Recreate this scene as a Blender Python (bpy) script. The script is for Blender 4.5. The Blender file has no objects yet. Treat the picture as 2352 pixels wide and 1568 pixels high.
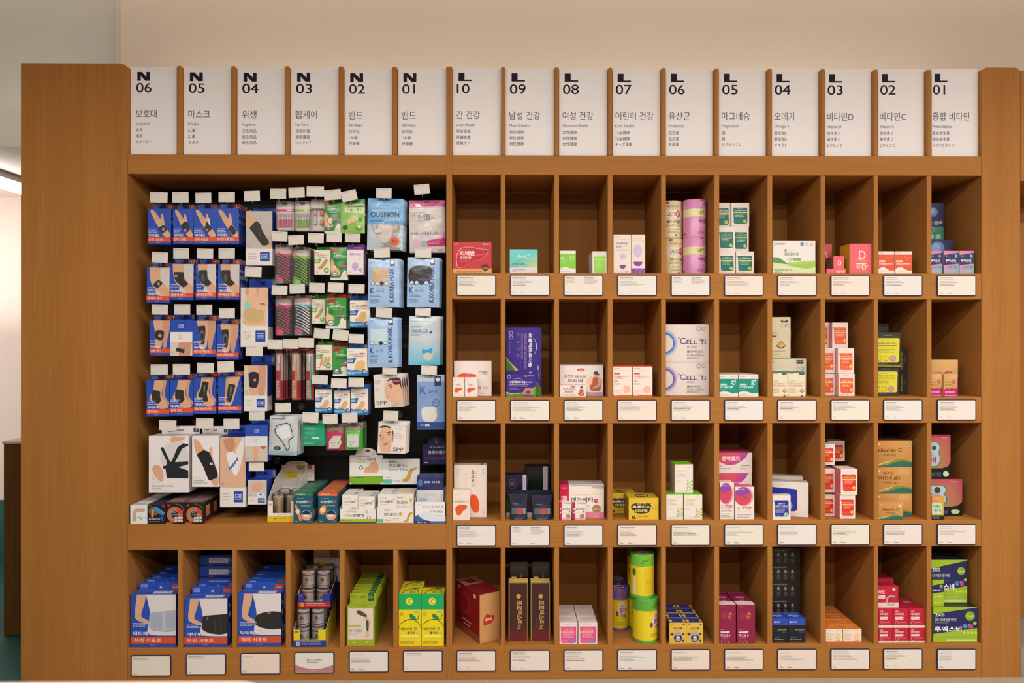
import bpy, bmesh, math, random
from mathutils import Vector, Matrix
random.seed(7)
S = bpy.context.scene
COL = S.collection
# ------------------------------------------------------------------ camera, light, exposure
D0 = 2.5                      # camera to shelf front (m)
F = D0 / 0.0015               # focal length in pixels of the 2352 px frame
EYE = 1.164
TH = math.atan(16 / F)        # slight turn to the right
cam_d = bpy.data.cameras.new('camera')
cam = bpy.data.objects.new('camera', cam_d)
COL.objects.link(cam)
cam.location = (0, -D0, EYE)
cam.rotation_euler = (math.pi / 2, 0, -TH)
cam_d.sensor_width = 36
cam_d.lens = F / 2352 * 36
cam_d.clip_start = 0.02
cam_d.dof.use_dof = True
cam_d.dof.focus_distance = 2.53
cam_d.dof.aperture_fstop = 2.3
S.camera = cam
S.view_settings.view_transform = 'Standard'
S.view_settings.look = 'None'
S.view_settings.exposure = 0.0
S.view_settings.gamma = 1
S.view_settings.use_curve_mapping = False
S.cycles.use_denoising = True
S.cycles.max_bounces = 6
S.cycles.transparent_max_bounces = 12
S.cycles.caustics_reflective = False
S.cycles.caustics_refractive = False

w = bpy.data.worlds.new('shop_ambience')
S.world = w
w.use_nodes = True
w.node_tree.nodes['Background'].inputs[0].default_value = (1.0, 0.93, 0.87, 1)
w.node_tree.nodes['Background'].inputs[1].default_value = 0.045


def line_light(name, y, z, power, length=6.5, width=0.05, tilt=48, x=1.5, col=(1.0, 0.94, 0.885)):
    l = bpy.data.lights.new(name, 'AREA')
    l.shape = 'RECTANGLE'
    l.size = length
    l.size_y = width
    l.energy = power
    l.color = col
    o = bpy.data.objects.new(name, l)
    COL.objects.link(o)
    o.location = (x, y, z)
    o.rotation_euler = (math.radians(tilt), 0, 0)
    return o


line_light('linear_lamp_near', -1.62, 2.30, 96, tilt=4)
line_light('linear_lamp_middle', -2.35, 2.25, 66, tilt=7)
line_light('linear_lamp_far', -3.73, 2.30, 62, tilt=16)
line_light('cabinet_top_cove_lamp', 0.12, 1.96, 2.6, width=0.04, tilt=140, x=0.0, length=4.2)
line_light('wall_fill_light', 0.02, 2.88, 8.2, width=0.05, tilt=20, x=-0.2, length=5.5)  # added fill, no real fixture: lifts the wall above the cabinet
line_light('passage_fill_down', 0.95, 1.92, 3.0, width=0.3, tilt=20, x=-2.8, length=0.8, col=(1.0, 0.95, 0.92))  # added fill beside the strip lamp, brightens the passage
line_light('passage_fill_side', 0.5, 1.0, 9, width=1.7, tilt=90, x=-2.9, length=0.6, col=(1.0, 0.93, 0.88))  # unseen added fill outside the frame, evens out the passage wall
line_light('passage_fill_up', 0.95, 1.2, 5.5, width=0.3, tilt=180, x=-2.9, length=0.6, col=(1.0, 0.95, 0.92))  # unseen added fill aimed upwards, brightens the passage ceiling


# ------------------------------------------------------------------ helpers
def P(px, py, Y=0.0):
    """photo pixel -> the point where its sight line meets the plane at depth Y"""
    a = (px - 1176) / F
    dx = math.sin(TH) + math.cos(TH) * a
    dy = math.cos(TH) - math.sin(TH) * a
    dz = (784 - py) / F
    t = (D0 + Y) / dy
    return Vector((t * dx, Y, EYE + t * dz))


def XW(px, Y=0.0):
    return P(px, 784, Y).x


def ZW(py, Y=0.0):
    return P(1160, py, Y).z


def s2l(c):
    return c / 12.92 if c <= 0.04045 else ((c + 0.055) / 1.055) ** 2.4


_hex = {}


def H(c):
    if isinstance(c, tuple):
        return c
    if c not in _hex:
        c2 = NAMED.get(c, c)
        _hex[c] = tuple(s2l(int(c2[i:i + 2], 16) / 255) for i in (0, 2, 4)) + (1.0,)
    return _hex[c]


NAMED = dict(w='efe9e4', k='1b1b1f', n='20265c', b='2c50b2', o='e0562c', s='d9ab86', sd='c08f6c', g='3c9a3f', gr='8d8a88',
             r='c8202f', y='f2d31e', cr='ead9b4', br='3b352f', lg='a6cf2c', pk='e2447e', lb='8fb6dd', tl='1a5c4e', gy='c9c4c0', bk='2a2a2c')


def new_mat(name):
    m = bpy.data.materials.new(name)
    m.use_nodes = True
    nt = m.node_tree
    return m, nt, nt.nodes['Principled BSDF']


def attr_mat(name, rough, spec=0.5, bump=0.0, bscale=30, coat=0.0, metal=0.0, stretch=(1, 1, 1)):
    """colour from the print on the object itself (attribute Col), procedural roughness and relief"""
    m, nt, b = new_mat(name)
    a = nt.nodes.new('ShaderNodeAttribute')
    a.attribute_name = 'Col'
    nt.links.new(a.outputs['Color'], b.inputs['Base Color'])
    b.inputs['Specular IOR Level'].default_value = spec
    b.inputs['Metallic'].default_value = metal
    b.inputs['Coat Weight'].default_value = coat
    b.inputs['Coat Roughness'].default_value = 0.08
    tc = nt.nodes.new('ShaderNodeTexCoord')
    mp = nt.nodes.new('ShaderNodeMapping')
    mp.inputs['Scale'].default_value = stretch
    nt.links.new(tc.outputs['Object'], mp.inputs['Vector'])
    n = nt.nodes.new('ShaderNodeTexNoise')
    n.inputs['Scale'].default_value = bscale
    n.inputs['Detail'].default_value = 3
    nt.links.new(mp.outputs['Vector'], n.inputs['Vector'])
    r = nt.nodes.new('ShaderNodeMapRange')
    r.inputs['To Min'].default_value = max(0.02, rough - 0.06)
    r.inputs['To Max'].default_value = rough + 0.06
    nt.links.new(n.outputs['Fac'], r.inputs['Value'])
    nt.links.new(r.outputs['Result'], b.inputs['Roughness'])
    if bump:
        bp = nt.nodes.new('ShaderNodeBump')
        bp.inputs['Strength'].default_value = bump
        bp.inputs['Distance'].default_value = 0.01
        nt.links.new(n.outputs['Fac'], bp.inputs['Height'])
        nt.links.new(bp.outputs['Normal'], b.inputs['Normal'])
    return m


CARD = attr_mat('printed_card', 0.42, 0.35)
FILM = attr_mat('glossy_film', 0.3, 0.5, bump=0.35, bscale=26, coat=0.22)
FOIL = attr_mat('metallic_foil', 0.3, 0.5, metal=0.75)
PLASTIC = attr_mat('printed_plastic', 0.28, 0.5)
PAPER = attr_mat('white_paper', 0.7, 0.2)


def wood(name, axis, base='b27a3f', dark='95612c'):
    m, nt, b = new_mat(name)
    g = nt.nodes.new('ShaderNodeNewGeometry')
    mp = nt.nodes.new('ShaderNodeMapping')
    sc = [150, 150, 150]
    sc[axis] = 2.2
    mp.inputs['Scale'].default_value = sc
    nt.links.new(g.outputs['Position'], mp.inputs['Vector'])
    n = nt.nodes.new('ShaderNodeTexNoise')
    n.inputs['Scale'].default_value = 1.6
    n.inputs['Detail'].default_value = 6
    n.inputs['Roughness'].default_value = 0.65
    nt.links.new(mp.outputs['Vector'], n.inputs['Vector'])
    mp2 = nt.nodes.new('ShaderNodeMapping')
    s2 = [16, 16, 16]
    s2[axis] = 0.5
    mp2.inputs['Scale'].default_value = s2
    nt.links.new(g.outputs['Position'], mp2.inputs['Vector'])
    n2 = nt.nodes.new('ShaderNodeTexNoise')
    n2.inputs['Scale'].default_value = 1.0
    n2.inputs['Detail'].default_value = 2
    nt.links.new(mp2.outputs['Vector'], n2.inputs['Vector'])
    mx = nt.nodes.new('ShaderNodeMath')
    mx.operation = 'MULTIPLY_ADD'
    mx.inputs[1].default_value = 0.65
    nt.links.new(n.outputs['Fac'], mx.inputs[0])
    mx2 = nt.nodes.new('ShaderNodeMath')
    mx2.operation = 'MULTIPLY'
    mx2.inputs[1].default_value = 0.35
    nt.links.new(n2.outputs['Fac'], mx2.inputs[0])
    nt.links.new(mx2.outputs[0], mx.inputs[2])
    cr = nt.nodes.new('ShaderNodeValToRGB')
    cr.color_ramp.elements[0].position = 0.26
    cr.color_ramp.elements[0].color = H(dark)
    cr.color_ramp.elements[1].position = 0.74
    cr.color_ramp.elements[1].color = H(base)
    nt.links.new(mx.outputs[0], cr.inputs['Fac'])
    nt.links.new(cr.outputs['Color'], b.inputs['Base Color'])
    b.inputs['Roughness'].default_value = 0.6
    b.inputs['Specular IOR Level'].default_value = 0.12
    bp = nt.nodes.new('ShaderNodeBump')
    bp.inputs['Strength'].default_value = 0.06
    bp.inputs['Distance'].default_value = 0.004
    nt.links.new(n.outputs['Fac'], bp.inputs['Height'])
    nt.links.new(bp.outputs['Normal'], b.inputs['Normal'])
    return m


OAKV = wood('oak_vertical_grain', 2)
OAKH = wood('oak_horizontal_grain', 0)
OAKD = wood('oak_dark_grain', 2, '6b4a22', '4d3212')  # darker brown oak of the passage counter


def plain(name, c, rough=0.6, metal=0.0, noise=0.04, scale=8, bump=0.0):
    m, nt, b = new_mat(name)
    g = nt.nodes.new('ShaderNodeNewGeometry')
    n = nt.nodes.new('ShaderNodeTexNoise')
    n.inputs['Scale'].default_value = scale
    n.inputs['Detail'].default_value = 4
    nt.links.new(g.outputs['Position'], n.inputs['Vector'])
    cr = nt.nodes.new('ShaderNodeValToRGB')
    c4 = H(c)
    cr.color_ramp.elements[0].color = tuple(v * (1 - noise) for v in c4[:3]) + (1,)
    cr.color_ramp.elements[1].color = tuple(min(1, v * (1 + noise)) for v in c4[:3]) + (1,)
    nt.links.new(n.outputs['Fac'], cr.inputs['Fac'])
    nt.links.new(cr.outputs['Color'], b.inputs['Base Color'])
    b.inputs['Roughness'].default_value = rough
    b.inputs['Metallic'].default_value = metal
    if bump:
        bp = nt.nodes.new('ShaderNodeBump')
        bp.inputs['Strength'].default_value = bump
        nt.links.new(n.outputs['Fac'], bp.inputs['Height'])
        nt.links.new(bp.outputs['Normal'], b.inputs['Normal'])
    return m


METAL = plain('bright_steel_wire', 'c8c2b8', 0.25, 1.0)


def clear_mat(name, tint=(1, 1, 1), haze=0.12, bump=0.0):
    m = bpy.data.materials.new(name)
    m.use_nodes = True
    nt = m.node_tree
    nt.nodes.clear()
    out = nt.nodes.new('ShaderNodeOutputMaterial')
    tr = nt.nodes.new('ShaderNodeBsdfTransparent')
    tr.inputs[0].default_value = tint + (1,)
    gl = nt.nodes.new('ShaderNodeBsdfGlossy')
    gl.inputs['Roughness'].default_value = 0.12
    df = nt.nodes.new('ShaderNodeBsdfDiffuse')
    df.inputs[0].default_value = (0.8, 0.8, 0.8, 1)
    fr = nt.nodes.new('ShaderNodeFresnel')
    fr.inputs[0].default_value = 1.28
    n = nt.nodes.new('ShaderNodeTexNoise')
    n.inputs['Scale'].default_value = 40
    if bump:
        bp = nt.nodes.new('ShaderNodeBump')
        bp.inputs['Strength'].default_value = bump
        bp.inputs['Distance'].default_value = 0.01
        nt.links.new(n.outputs['Fac'], bp.inputs['Height'])
        nt.links.new(bp.outputs['Normal'], gl.inputs['Normal'])
    m1 = nt.nodes.new('ShaderNodeMixShader')
    m1.inputs[0].default_value = haze
    m2 = nt.nodes.new('ShaderNodeMixShader')
    nt.links.new(tr.outputs[0], m1.inputs[1])
    nt.links.new(df.outputs[0], m1.inputs[2])
    nt.links.new(fr.outputs[0], m2.inputs[0])
    nt.links.new(m1.outputs[0], m2.inputs[1])
    nt.links.new(gl.outputs[0], m2.inputs[2])
    nt.links.new(m2.outputs[0], out.inputs['Surface'])
    return m


CLEAR = clear_mat('clear_plastic', haze=0.025, bump=0.25)
CUPMAT = clear_mat('clear_cup_plastic', haze=0.04)


class MB:
    """collects coloured faces; build() links them as one mesh object"""

    def __init__(s):
        s.v, s.f, s.c, s.m = [], [], [], []

    def face(s, pts, col, mi=0):
        i = len(s.v)
        s.v += [tuple(p) for p in pts]
        s.f.append(tuple(range(i, i + len(pts))))
        s.c.append(col)
        s.m.append(mi)

    def raw(s, verts, faces, col, mi=0):
        i = len(s.v)
        s.v += [tuple(p) for p in verts]
        for f in faces:
            s.f.append(tuple(i + k for k in f))
            s.c.append(col)
            s.m.append(mi)

    def box(s, x0, y0, z0, x1, y1, z1, col, top=None, side=None, mi=0, ch=0.0):
        """axis box, front is -y; ch chamfers every edge"""
        col = H(col)
        top = H(top) if top else col
        side = H(side) if side else col
        if ch <= 0:
            v = [(x, y, z) for z in (z0, z1) for y in (y0, y1) for x in (x0, x1)]
            for f, c in (((0, 1, 5, 4), col), ((3, 2, 6, 7), side), ((2, 0, 4, 6), side), ((1, 3, 7, 5), side), ((4, 5, 7, 6), top), ((2, 3, 1, 0), side)):
                s.face([v[k] for k in f], c, mi)
            return
        bm = bmesh.new()
        bmesh.ops.create_cube(bm, size=1)
        for v in bm.verts:
            v.co = Vector(((x0 + x1) / 2 + v.co.x * (x1 - x0), (y0 + y1) / 2 + v.co.y * (y1 - y0), (z0 + z1) / 2 + v.co.z * (z1 - z0)))
        bmesh.ops.bevel(bm, geom=list(bm.edges), offset=ch, segments=1, affect='EDGES', clamp_overlap=True)
        i = len(s.v)
        bm.verts.index_update()
        s.v += [tuple(v.co) for v in bm.verts]
        bm.normal_update()
        for f in bm.faces:
            n = f.normal
            c = top if n.z > 0.6 else (col if n.y < -0.6 else side)
            s.f.append(tuple(i + v.index for v in f.verts))
            s.c.append(c)
            s.m.append(mi)
        bm.free()

    def tube(s, pts, r, col, n=8, mi=0, closed=False):
        col = H(col)
        pts = [Vector(p) for p in pts]
        rings = []
        up = Vector((0, 0, 1))
        for k, p in enumerate(pts):
            a = pts[k - 1] if k else (pts[-1] if closed else p)
            b = pts[k + 1] if k + 1 < len(pts) else (pts[0] if closed else p)
            t = (b - a).normalized()
            u = t.cross(up)
            if u.length < 1e-3:
                u = t.cross(Vector((1, 0, 0)))
            u.normalize()
            w_ = u.cross(t).normalized()
            rings.append([p + u * (r * math.cos(2 * math.pi * j / n)) + w_ * (r * math.sin(2 * math.pi * j / n)) for j in range(n)])
        i = len(s.v)
        for rg in rings:
            s.v += [tuple(q) for q in rg]
        m = len(rings)
        for k in range(m if closed else m - 1):
            k2 = (k + 1) % m
            for j in range(n):
                j2 = (j + 1) % n
                s.f.append((i + k * n + j, i + k * n + j2, i + k2 * n + j2, i + k2 * n + j))
                s.c.append(col)
                s.m.append(mi)
        if not closed:
            s.f.append(tuple(i + j for j in range(n))[::-1])
            s.f.append(tuple(i + (m - 1) * n + j for j in range(n)))
            s.c += [col, col]
            s.m += [mi, mi]

    def lathe(s, prof, n=32, mi=0, cx=0.0, cy=0.0):
        """prof: (radius, z, colour of the band above)"""
        i = len(s.v)
        for r, z, c in prof:
            s.v += [(cx + r * math.sin(2 * math.pi * j / n), cy - r * math.cos(2 * math.pi * j / n), z) for j in range(n)]
        for k in range(len(prof) - 1):
            c = H(prof[k][2])
            for j in range(n):
                j2 = (j + 1) % n
                s.f.append((i + k * n + j, i + k * n + j2, i + (k + 1) * n + j2, i + (k + 1) * n + j))
                s.c.append(c)
                s.m.append(mi)
        if prof[0][0] > 1e-4:
            s.f.append(tuple(i + j for j in range(n))[::-1])
            s.c.append(H(prof[0][2]))
            s.m.append(mi)
        if prof[-1][0] > 1e-4:
            s.f.append(tuple(i + (len(prof) - 1) * n + j for j in range(n)))
            s.c.append(H(prof[-1][2]))
            s.m.append(mi)

    def mesh(s, name, mats, smooth=False):
        me = bpy.data.meshes.new(name)
        me.from_pydata(s.v, [], s.f)
        ca = me.color_attributes.new('Col', 'FLOAT_COLOR', 'CORNER')
        buf = []
        for f, c in zip(s.f, s.c):
            if isinstance(c, list):
                for q in c:
                    buf += q
            else:
                buf += list(c) * len(f)
        ca.data.foreach_set('color', buf)
        for m in (mats if isinstance(mats, (list, tuple)) else [mats]):
            me.materials.append(m)
        me.polygons.foreach_set('material_index', s.m)
        if smooth:
            me.polygons.foreach_set('use_smooth', [True] * len(s.f))
        me.update()
        return me

    def build(s, name, mats, parent=None, smooth=False, loc=None):
        o = bpy.data.objects.new(name, s.mesh(name, mats, smooth))
        COL.objects.link(o)
        if parent:
            o.parent = parent
        if loc is not None:
            o.location = loc
        return o


# ------------------------------------------------------------------ print on a surface
_txt = {}



def glyphs(s, bold):
    k = (s, bold)
    if k not in _txt:
        c = bpy.data.curves.new('lettering', 'FONT')
        c.body = s
        c.offset = bold * 0.6
        c.resolution_u = (6 if len(s) < 4 else 3) if len(s) < 8 and all(ord(q) < 256 for q in s) else 2
        o = bpy.data.objects.new('lettering', c)
        m = o.to_mesh()
        v = [(q.co.x, q.co.y) for q in m.vertices]
        f = [tuple(p.vertices) for p in m.polygons]
        o.to_mesh_clear()
        bpy.data.objects.remove(o)
        bpy.data.curves.remove(c)
        xs = [a for a, _ in v] or [0, 1]
        ys = [a for _, a in v] or [0, 1]
        x0, x1, y0, y1 = min(xs), max(xs), min(ys), max(ys)
        _txt[k] = ([((a - x0) / max(x1 - x0, 1e-6), 1 - (b - y0) / max(y1 - y0, 1e-6)) for a, b in v], f)
    return _txt[k]


def flat(o, u, v, nrm):
    """surface map of a flat face: o top left corner, u to its right edge, v to its bottom edge"""
    o, u, v, nrm = Vector(o), Vector(u), Vector(v), Vector(nrm)
    f = lambda a, b, h: o + u * a + v * b + nrm * h
    f.w, f.h, f.sub = u.length, v.length, 1
    return f


def wrap(R, z0, z1, span, cx=0.0, cy=0.0, mid=0.0):
    """surface map of a cylinder side; span = angle covered, centred on the front"""
    def f(a, b, h):
        t = mid + (a - 0.5) * span
        r = R + h
        return Vector((cx + r * math.sin(t), cy - r * math.cos(t), z1 + (z0 - z1) * b))
    f.w, f.h, f.sub = R * span, z1 - z0, 14
    return f


def pillow(wd, ht, bulge, z0=0.0, y=0.0):
    """surface map of a filled pouch front"""
    def f(a, b, h):
        q = max(0.0, 1 - (2 * a - 1) ** 2) ** 0.7 * max(0.0, 1 - (2 * b - 1) ** 4)
        rip = 0.0006 * math.sin(9 * a + 5 * b) * math.sin(13 * b)
        return Vector(((a - 0.5) * wd, y - bulge * q - h - rip, z0 + ht * (1 - b)))
    f.w, f.h, f.sub = wd, ht, 12
    return f


def cut(p, ax, t, sg):
    out = []
    for q, r in zip(p, p[1:] + p[:1]):
        dq, dr = sg * (q[ax] - t), sg * (r[ax] - t)
        if dq >= 0:
            out.append(q)
        if dq * dr < 0:
            f = dq / (dq - dr)
            out.append((q[0] + (r[0] - q[0]) * f, q[1] + (r[1] - q[1]) * f))
    return out


ORGANIC = set("""d8aa88 c9987a dcae92 c49a5a 35322f 2b2826 d3b98a d9ad74 e0b678 d0a274 dba07a dcaa90 c9a04a d8a888 e2552c e0582c b8202c f0d0c4 d8a282
b0604c dcae94 e3b890 27262a 2b2c2c aab4c8 a8c8d8 5a6a60 b3945e 4a7a34 5f8f4a a8c470 9cc04e d2dcae 4a3a34 cdc4bb 9d9690 2c3a3c 5c5a58 6a6866 2a2d36
e0b898 cfcac6 d6d3d6 dcd8da e9e6ea d9bd86 3e3a3c 2a78b8 7ab6d8 3c5044 e08a50 e0a080 2a3038 dcd6d6 dcdad6 3a3018 cc4a64 c04a8a d05468 9a5aa0 7a8a34 2f6a5c
d8c070 c9ae78 b82468 c04a7a b82a34 c4d8a8 4a4a78 3a68a8 d4dce4 cfcbc0""".split())


FLESH = set('d8aa88 c9987a dcae92 c49a5a e3b890 d8a282 e2552c e0582c b8202c f0d0c4 dcae94 d9ad74 e0b678 e0b898 d9bd86 cfcac6 d6d3d6 dcd8da e9e6ea 3e3a3c 3a3018'.split())


def soften(p, most):
    """rounds the corners of a printed shape, except where it runs off the edge of its face"""
    for _ in range(2):
        out = []
        n = len(p)
        for i in range(n):
            a, b, c = p[i - 1], p[i], p[(i + 1) % n]
            if b[0] <= 0 or b[0] >= 1 or b[1] <= 0 or b[1] >= 1:
                out.append(b)
            else:
                for e in (a, c):
                    t = min(.25, most / (math.hypot(e[0] - b[0], e[1] - b[1]) + 1e-6))
                    out.append((b[0] + (e[0] - b[0]) * t, b[1] + (e[1] - b[1]) * t))
        p = out
    return p


def inside(p):
    """the part of a printed shape that lies on its face"""
    for ax in (0, 1):
        if min(q[ax] for q in p) < 0:
            p = cut(p, ax, 0.0, 1)
        if p and max(q[ax] for q in p) > 1:
            p = cut(p, ax, 1.0, -1)
        if len(p) < 3:
            return []
    return p


def cells(pts, n):
    """a polygon cut along a grid, so that its print can follow a curved surface"""
    res = []
    xs, ys = [p[0] for p in pts], [p[1] for p in pts]
    for i in range(math.floor(min(xs) * n), math.ceil(max(xs) * n)):
        s = cut(cut(pts, 0, i / n, 1), 0, (i + 1) / n, -1)
        if len(s) < 3:
            continue
        for j in range(math.floor(min(ys) * n), math.ceil(max(ys) * n)):
            c = cut(cut(s, 1, j / n, 1), 1, (j + 1) / n, -1)
            if len(c) > 2 and abs(area(c)) > 1e-7:
                res.append(c)
    return res


def prt(mb, M, ops, base=0.00015, step=0.00006, mi=0):
    h = base if M.sub == 1 else 0.0003
    st = step if M.sub == 1 else 0.00008
    asp = M.w / M.h
    for q in ops:
        k, a = q[0], q[1:]
        if k == 'R':
            x0, y0, x1, y1, c = a
            n1 = max(1, round(M.sub * abs(x1 - x0) + 0.4)) if M.sub > 1 else 1
            n2 = max(1, round(M.sub * abs(y1 - y0) + 0.4)) if M.sub in (8, 12) else 1
            for i in range(n1):
                for j in range(n2):
                    xa, xb = x0 + (x1 - x0) * i / n1, x0 + (x1 - x0) * (i + 1) / n1
                    ya, yb = y0 + (y1 - y0) * j / n2, y0 + (y1 - y0) * (j + 1) / n2
                    mb.face([M(xa, yb, h), M(xb, yb, h), M(xb, ya, h), M(xa, ya, h)], H(c), mi)
        elif k == 'GR':     # printed colour blend: top left, top right, bottom right, bottom left
            x0, y0, x1, y1 = a[:4]
            c1, c2, c3, c4 = (H(c) for c in a[4:])
            n = 1 if M.sub == 1 else 12
            bl = lambda p, r: tuple((c1[i] * (1 - p) + c2[i] * p) * (1 - r) + (c4[i] * (1 - p) + c3[i] * p) * r for i in range(4))
            for i in range(n):
                for j in range(n):
                    q = [((i + u) / n, (j + v) / n) for u, v in ((0, 1), (1, 1), (1, 0), (0, 0))]
                    mb.face([M(x0 + (x1 - x0) * u, y0 + (y1 - y0) * v, h) for u, v in q], [bl(u, v) for u, v in q], mi)
        elif k in 'PE':
            if k == 'P':
                pts, c = a
                if c in ORGANIC:
                    pts = soften(pts, 9 if c in FLESH else .035)
            else:
                cx, cy, rx, ry, c = a
                ry = ry if ry else rx * asp
                pts = [(cx + rx * math.cos(2 * math.pi * i / 20), cy + ry * math.sin(2 * math.pi * i / 20)) for i in range(20)]
            if area(pts) > 0:
                pts = pts[::-1]
            pts = inside(pts)
            if len(pts) < 3:
                continue
            for pc in ([pts] if M.sub == 1 else cells(pts, 12)):
                mb.face([M(x, y, h) for x, y in pc], H(c), mi)
        elif k == 'O':      # ring
            cx, cy, r, wd, c = a
            n = 22
            for i in range(n):
                t0, t1 = 2 * math.pi * i / n, 2 * math.pi * (i + 1) / n
                g = lambda rr, t: (cx + rr * math.cos(t), cy - rr * asp * math.sin(t))
                q = inside([g(r - wd, t0), g(r, t0), g(r, t1), g(r - wd, t1)])
                if len(q) > 2:
                    mb.face([M(x, y, h) for x, y in q], H(c), mi)
        elif k == 'L':      # stroke through points
            pts, wd, c = a
            for (xa, ya), (xb, yb) in zip(pts, pts[1:]):
                dx, dy = (xb - xa) * asp, yb - ya
                l = math.hypot(dx, dy) or 1
                nx, ny = -dy / l * wd / asp / 2 * asp, dx / l * wd / 2 * asp
                mb.face([M(xa + nx, ya + ny, h), M(xb + nx, yb + ny, h), M(xb - nx, yb - ny, h), M(xa - nx, ya - ny, h)], H(c), mi)
        elif k in 'TV':     # text fitted to a rectangle; V reads upwards, a sixth value of -1 reads downwards
            s, x0, y0, x1, y1, c = a[:6]
            bold = a[6] if len(a) > 6 else 0.0
            wide = bold > 0 and any(q in s for q in 'MW4')
            vs, fs = glyphs(s, 0.0 if wide else bold)
            if k == 'T':
                vv = [M(x0 + (x1 - x0) * p, y0 + (y1 - y0) * r, h) for p, r in vs]
            elif len(a) > 7:
                vv = [M(x1 - (x1 - x0) * r, y0 + (y1 - y0) * p, h) for p, r in vs]
            else:
                vv = [M(x0 + (x1 - x0) * r, y1 - (y1 - y0) * p, h) for p, r in vs]
            mb.raw(vv, fs, H(c), mi)
            if wide:        # heavier strokes: the same glyphs set twice more, a hair to each side
                u = (M(x1, y0, h) - M(x0, y0, h)) * 0.05 / max(1, len(s)) if k == 'T' else (M(x0, y1, h) - M(x0, y0, h)) * 0.05 / max(1, len(s))
                e = (M(.5, .5, h + 1) - M(.5, .5, h)).normalized() * 0.00002
                mb.raw([p + u * .6 + e for p in vv], fs, H(c), mi)
                mb.raw([p - u * .6 + e * 2 for p in vv], fs, H(c), mi)
        elif k == 'G':      # rows of print too small to read
            x0, y0, x1, y1, n, c = a
            rr = random.Random(int(x0 * 1000 + y0 * 77777 + n))
            for i in range(n):
                ya = y0 + (y1 - y0) * i / n
                yb = ya + (y1 - y0) / n * 0.46
                x = x0
                end = x1 - (x1 - x0) * rr.random() * 0.35
                ch = (yb - ya) / asp
                while x < end:
                    l = min(ch * rr.uniform(.5, 1.2), end - x)
                    mb.face([M(x, yb, h), M(x + l, yb, h), M(x + l, ya, h), M(x, ya, h)], H(c), mi)
                    x += l + ch * (0.3 if rr.random() < .8 else 0.9)
        h += st


def area(p):
    return sum(a[0] * b[1] - b[0] * a[1] for a, b in zip(p, p[1:] + p[:1])) / 2


# ------------------------------------------------------------------ things
USED = {}


def tag(o, label, cat, group=None):
    o['label'] = label
    o['category'] = cat
    if group:
        o['group'] = group
    USED.setdefault(label, []).append((o.name, group))
    return o


def clone(root, loc, label, group=None, rot=None):
    r = root.copy()
    COL.objects.link(r)
    r.location = loc
    if rot is not None:
        r.rotation_euler = rot
    for ch in list(root.children):
        c = ch.copy()
        COL.objects.link(c)
        c.parent = r
        for g in ch.children:
            d = g.copy()
            COL.objects.link(d)
            d.parent = c
    if group is None and 'group' in root:
        group = root['group']
    tag(r, label, root['category'], group)
    return r


def empty(name, loc, rz=0.0):
    o = bpy.data.objects.new(name, None)
    COL.objects.link(o)
    o.location = loc
    o.rotation_euler = (0, 0, rz)
    o.empty_display_size = 0.02
    return o


ORD = ['frontmost', 'second', 'third', 'fourth', 'fifth', 'sixth', 'seventh', 'eighth', 'ninth', 'tenth', 'eleventh', 'twelfth']


def structure(o):
    o['kind'] = 'structure'
    return o
# ------------------------------------------------------------------ the setting
def slab(name, x0, y0, z0, x1, y1, z1, mat):
    mb = MB()
    mb.box(x0, y0, z0, x1, y1, z1, 'w')
    return structure(mb.build(name, mat))


WALL = plain('beige_wall_paint', 'e8d9c3', 0.8, noise=0.03, scale=3, bump=0.02)
WALLG = plain('grey_green_wall_paint', 'd6d2c4', 0.8, noise=0.03, scale=3)
PINK = plain('pale_pink_wall_paint', 'd8c6ba', 0.8, noise=0.03, scale=2)
TEAL = plain('teal_floor_paint', '0c4f46', 0.55, noise=0.2, scale=5)
STONE = plain('beige_stone_tile', 'a89a86', 0.5, noise=0.12, scale=40)
CEIL = plain('off_white_ceiling_paint', 'd6c8b8', 0.8)

xc = XW(277, 0.36)
xf = XW(70)
slab('floor', xf, -6, -0.05, 6, 1.5, 0.0, STONE)
slab('floor_teal', -6, -1.2, -0.05, xf, 3.0, 0.0, TEAL)
slab('floor_entry', -6, -6, -0.05, xf, -1.2, 0.0, STONE)
slab('wall_back', xc, 0.36, 0.0, 6, 0.46, 2.95, WALL)
slab('wall_left', -6, 0.40, ZW(340, 0.4), xc - 0.005, 0.46, 2.95, WALLG)
slab('trim_corner', xc - 0.03, 0.385, ZW(340, 0.4), xc - 0.002, 0.40, 2.95, WALL)
slab('ceiling', -6, -4.5, 2.95, 6, 0.5, 3.0, CEIL)
slab('ceiling_passage', -6, 0.46, ZW(340, 0.4), xc - 0.1, 2.6, ZW(340, 0.4) + 0.05, CEIL)
slab('wall_passage', -6, 1.41, 0.317, xc, 1.46, 2.1, PINK)
slab('wall_dado', -6, 1.40, 0.0, xc, 1.46, 0.317, TEAL)

# grout line in the stone floor, just in front of the plinth
mb = MB()
mb.box(XW(1118), -0.6, 0.0, XW(1119.5), -0.005, 0.0006, 'd9cfc0')
structure(mb.build('floor_joint', PAPER))

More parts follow.
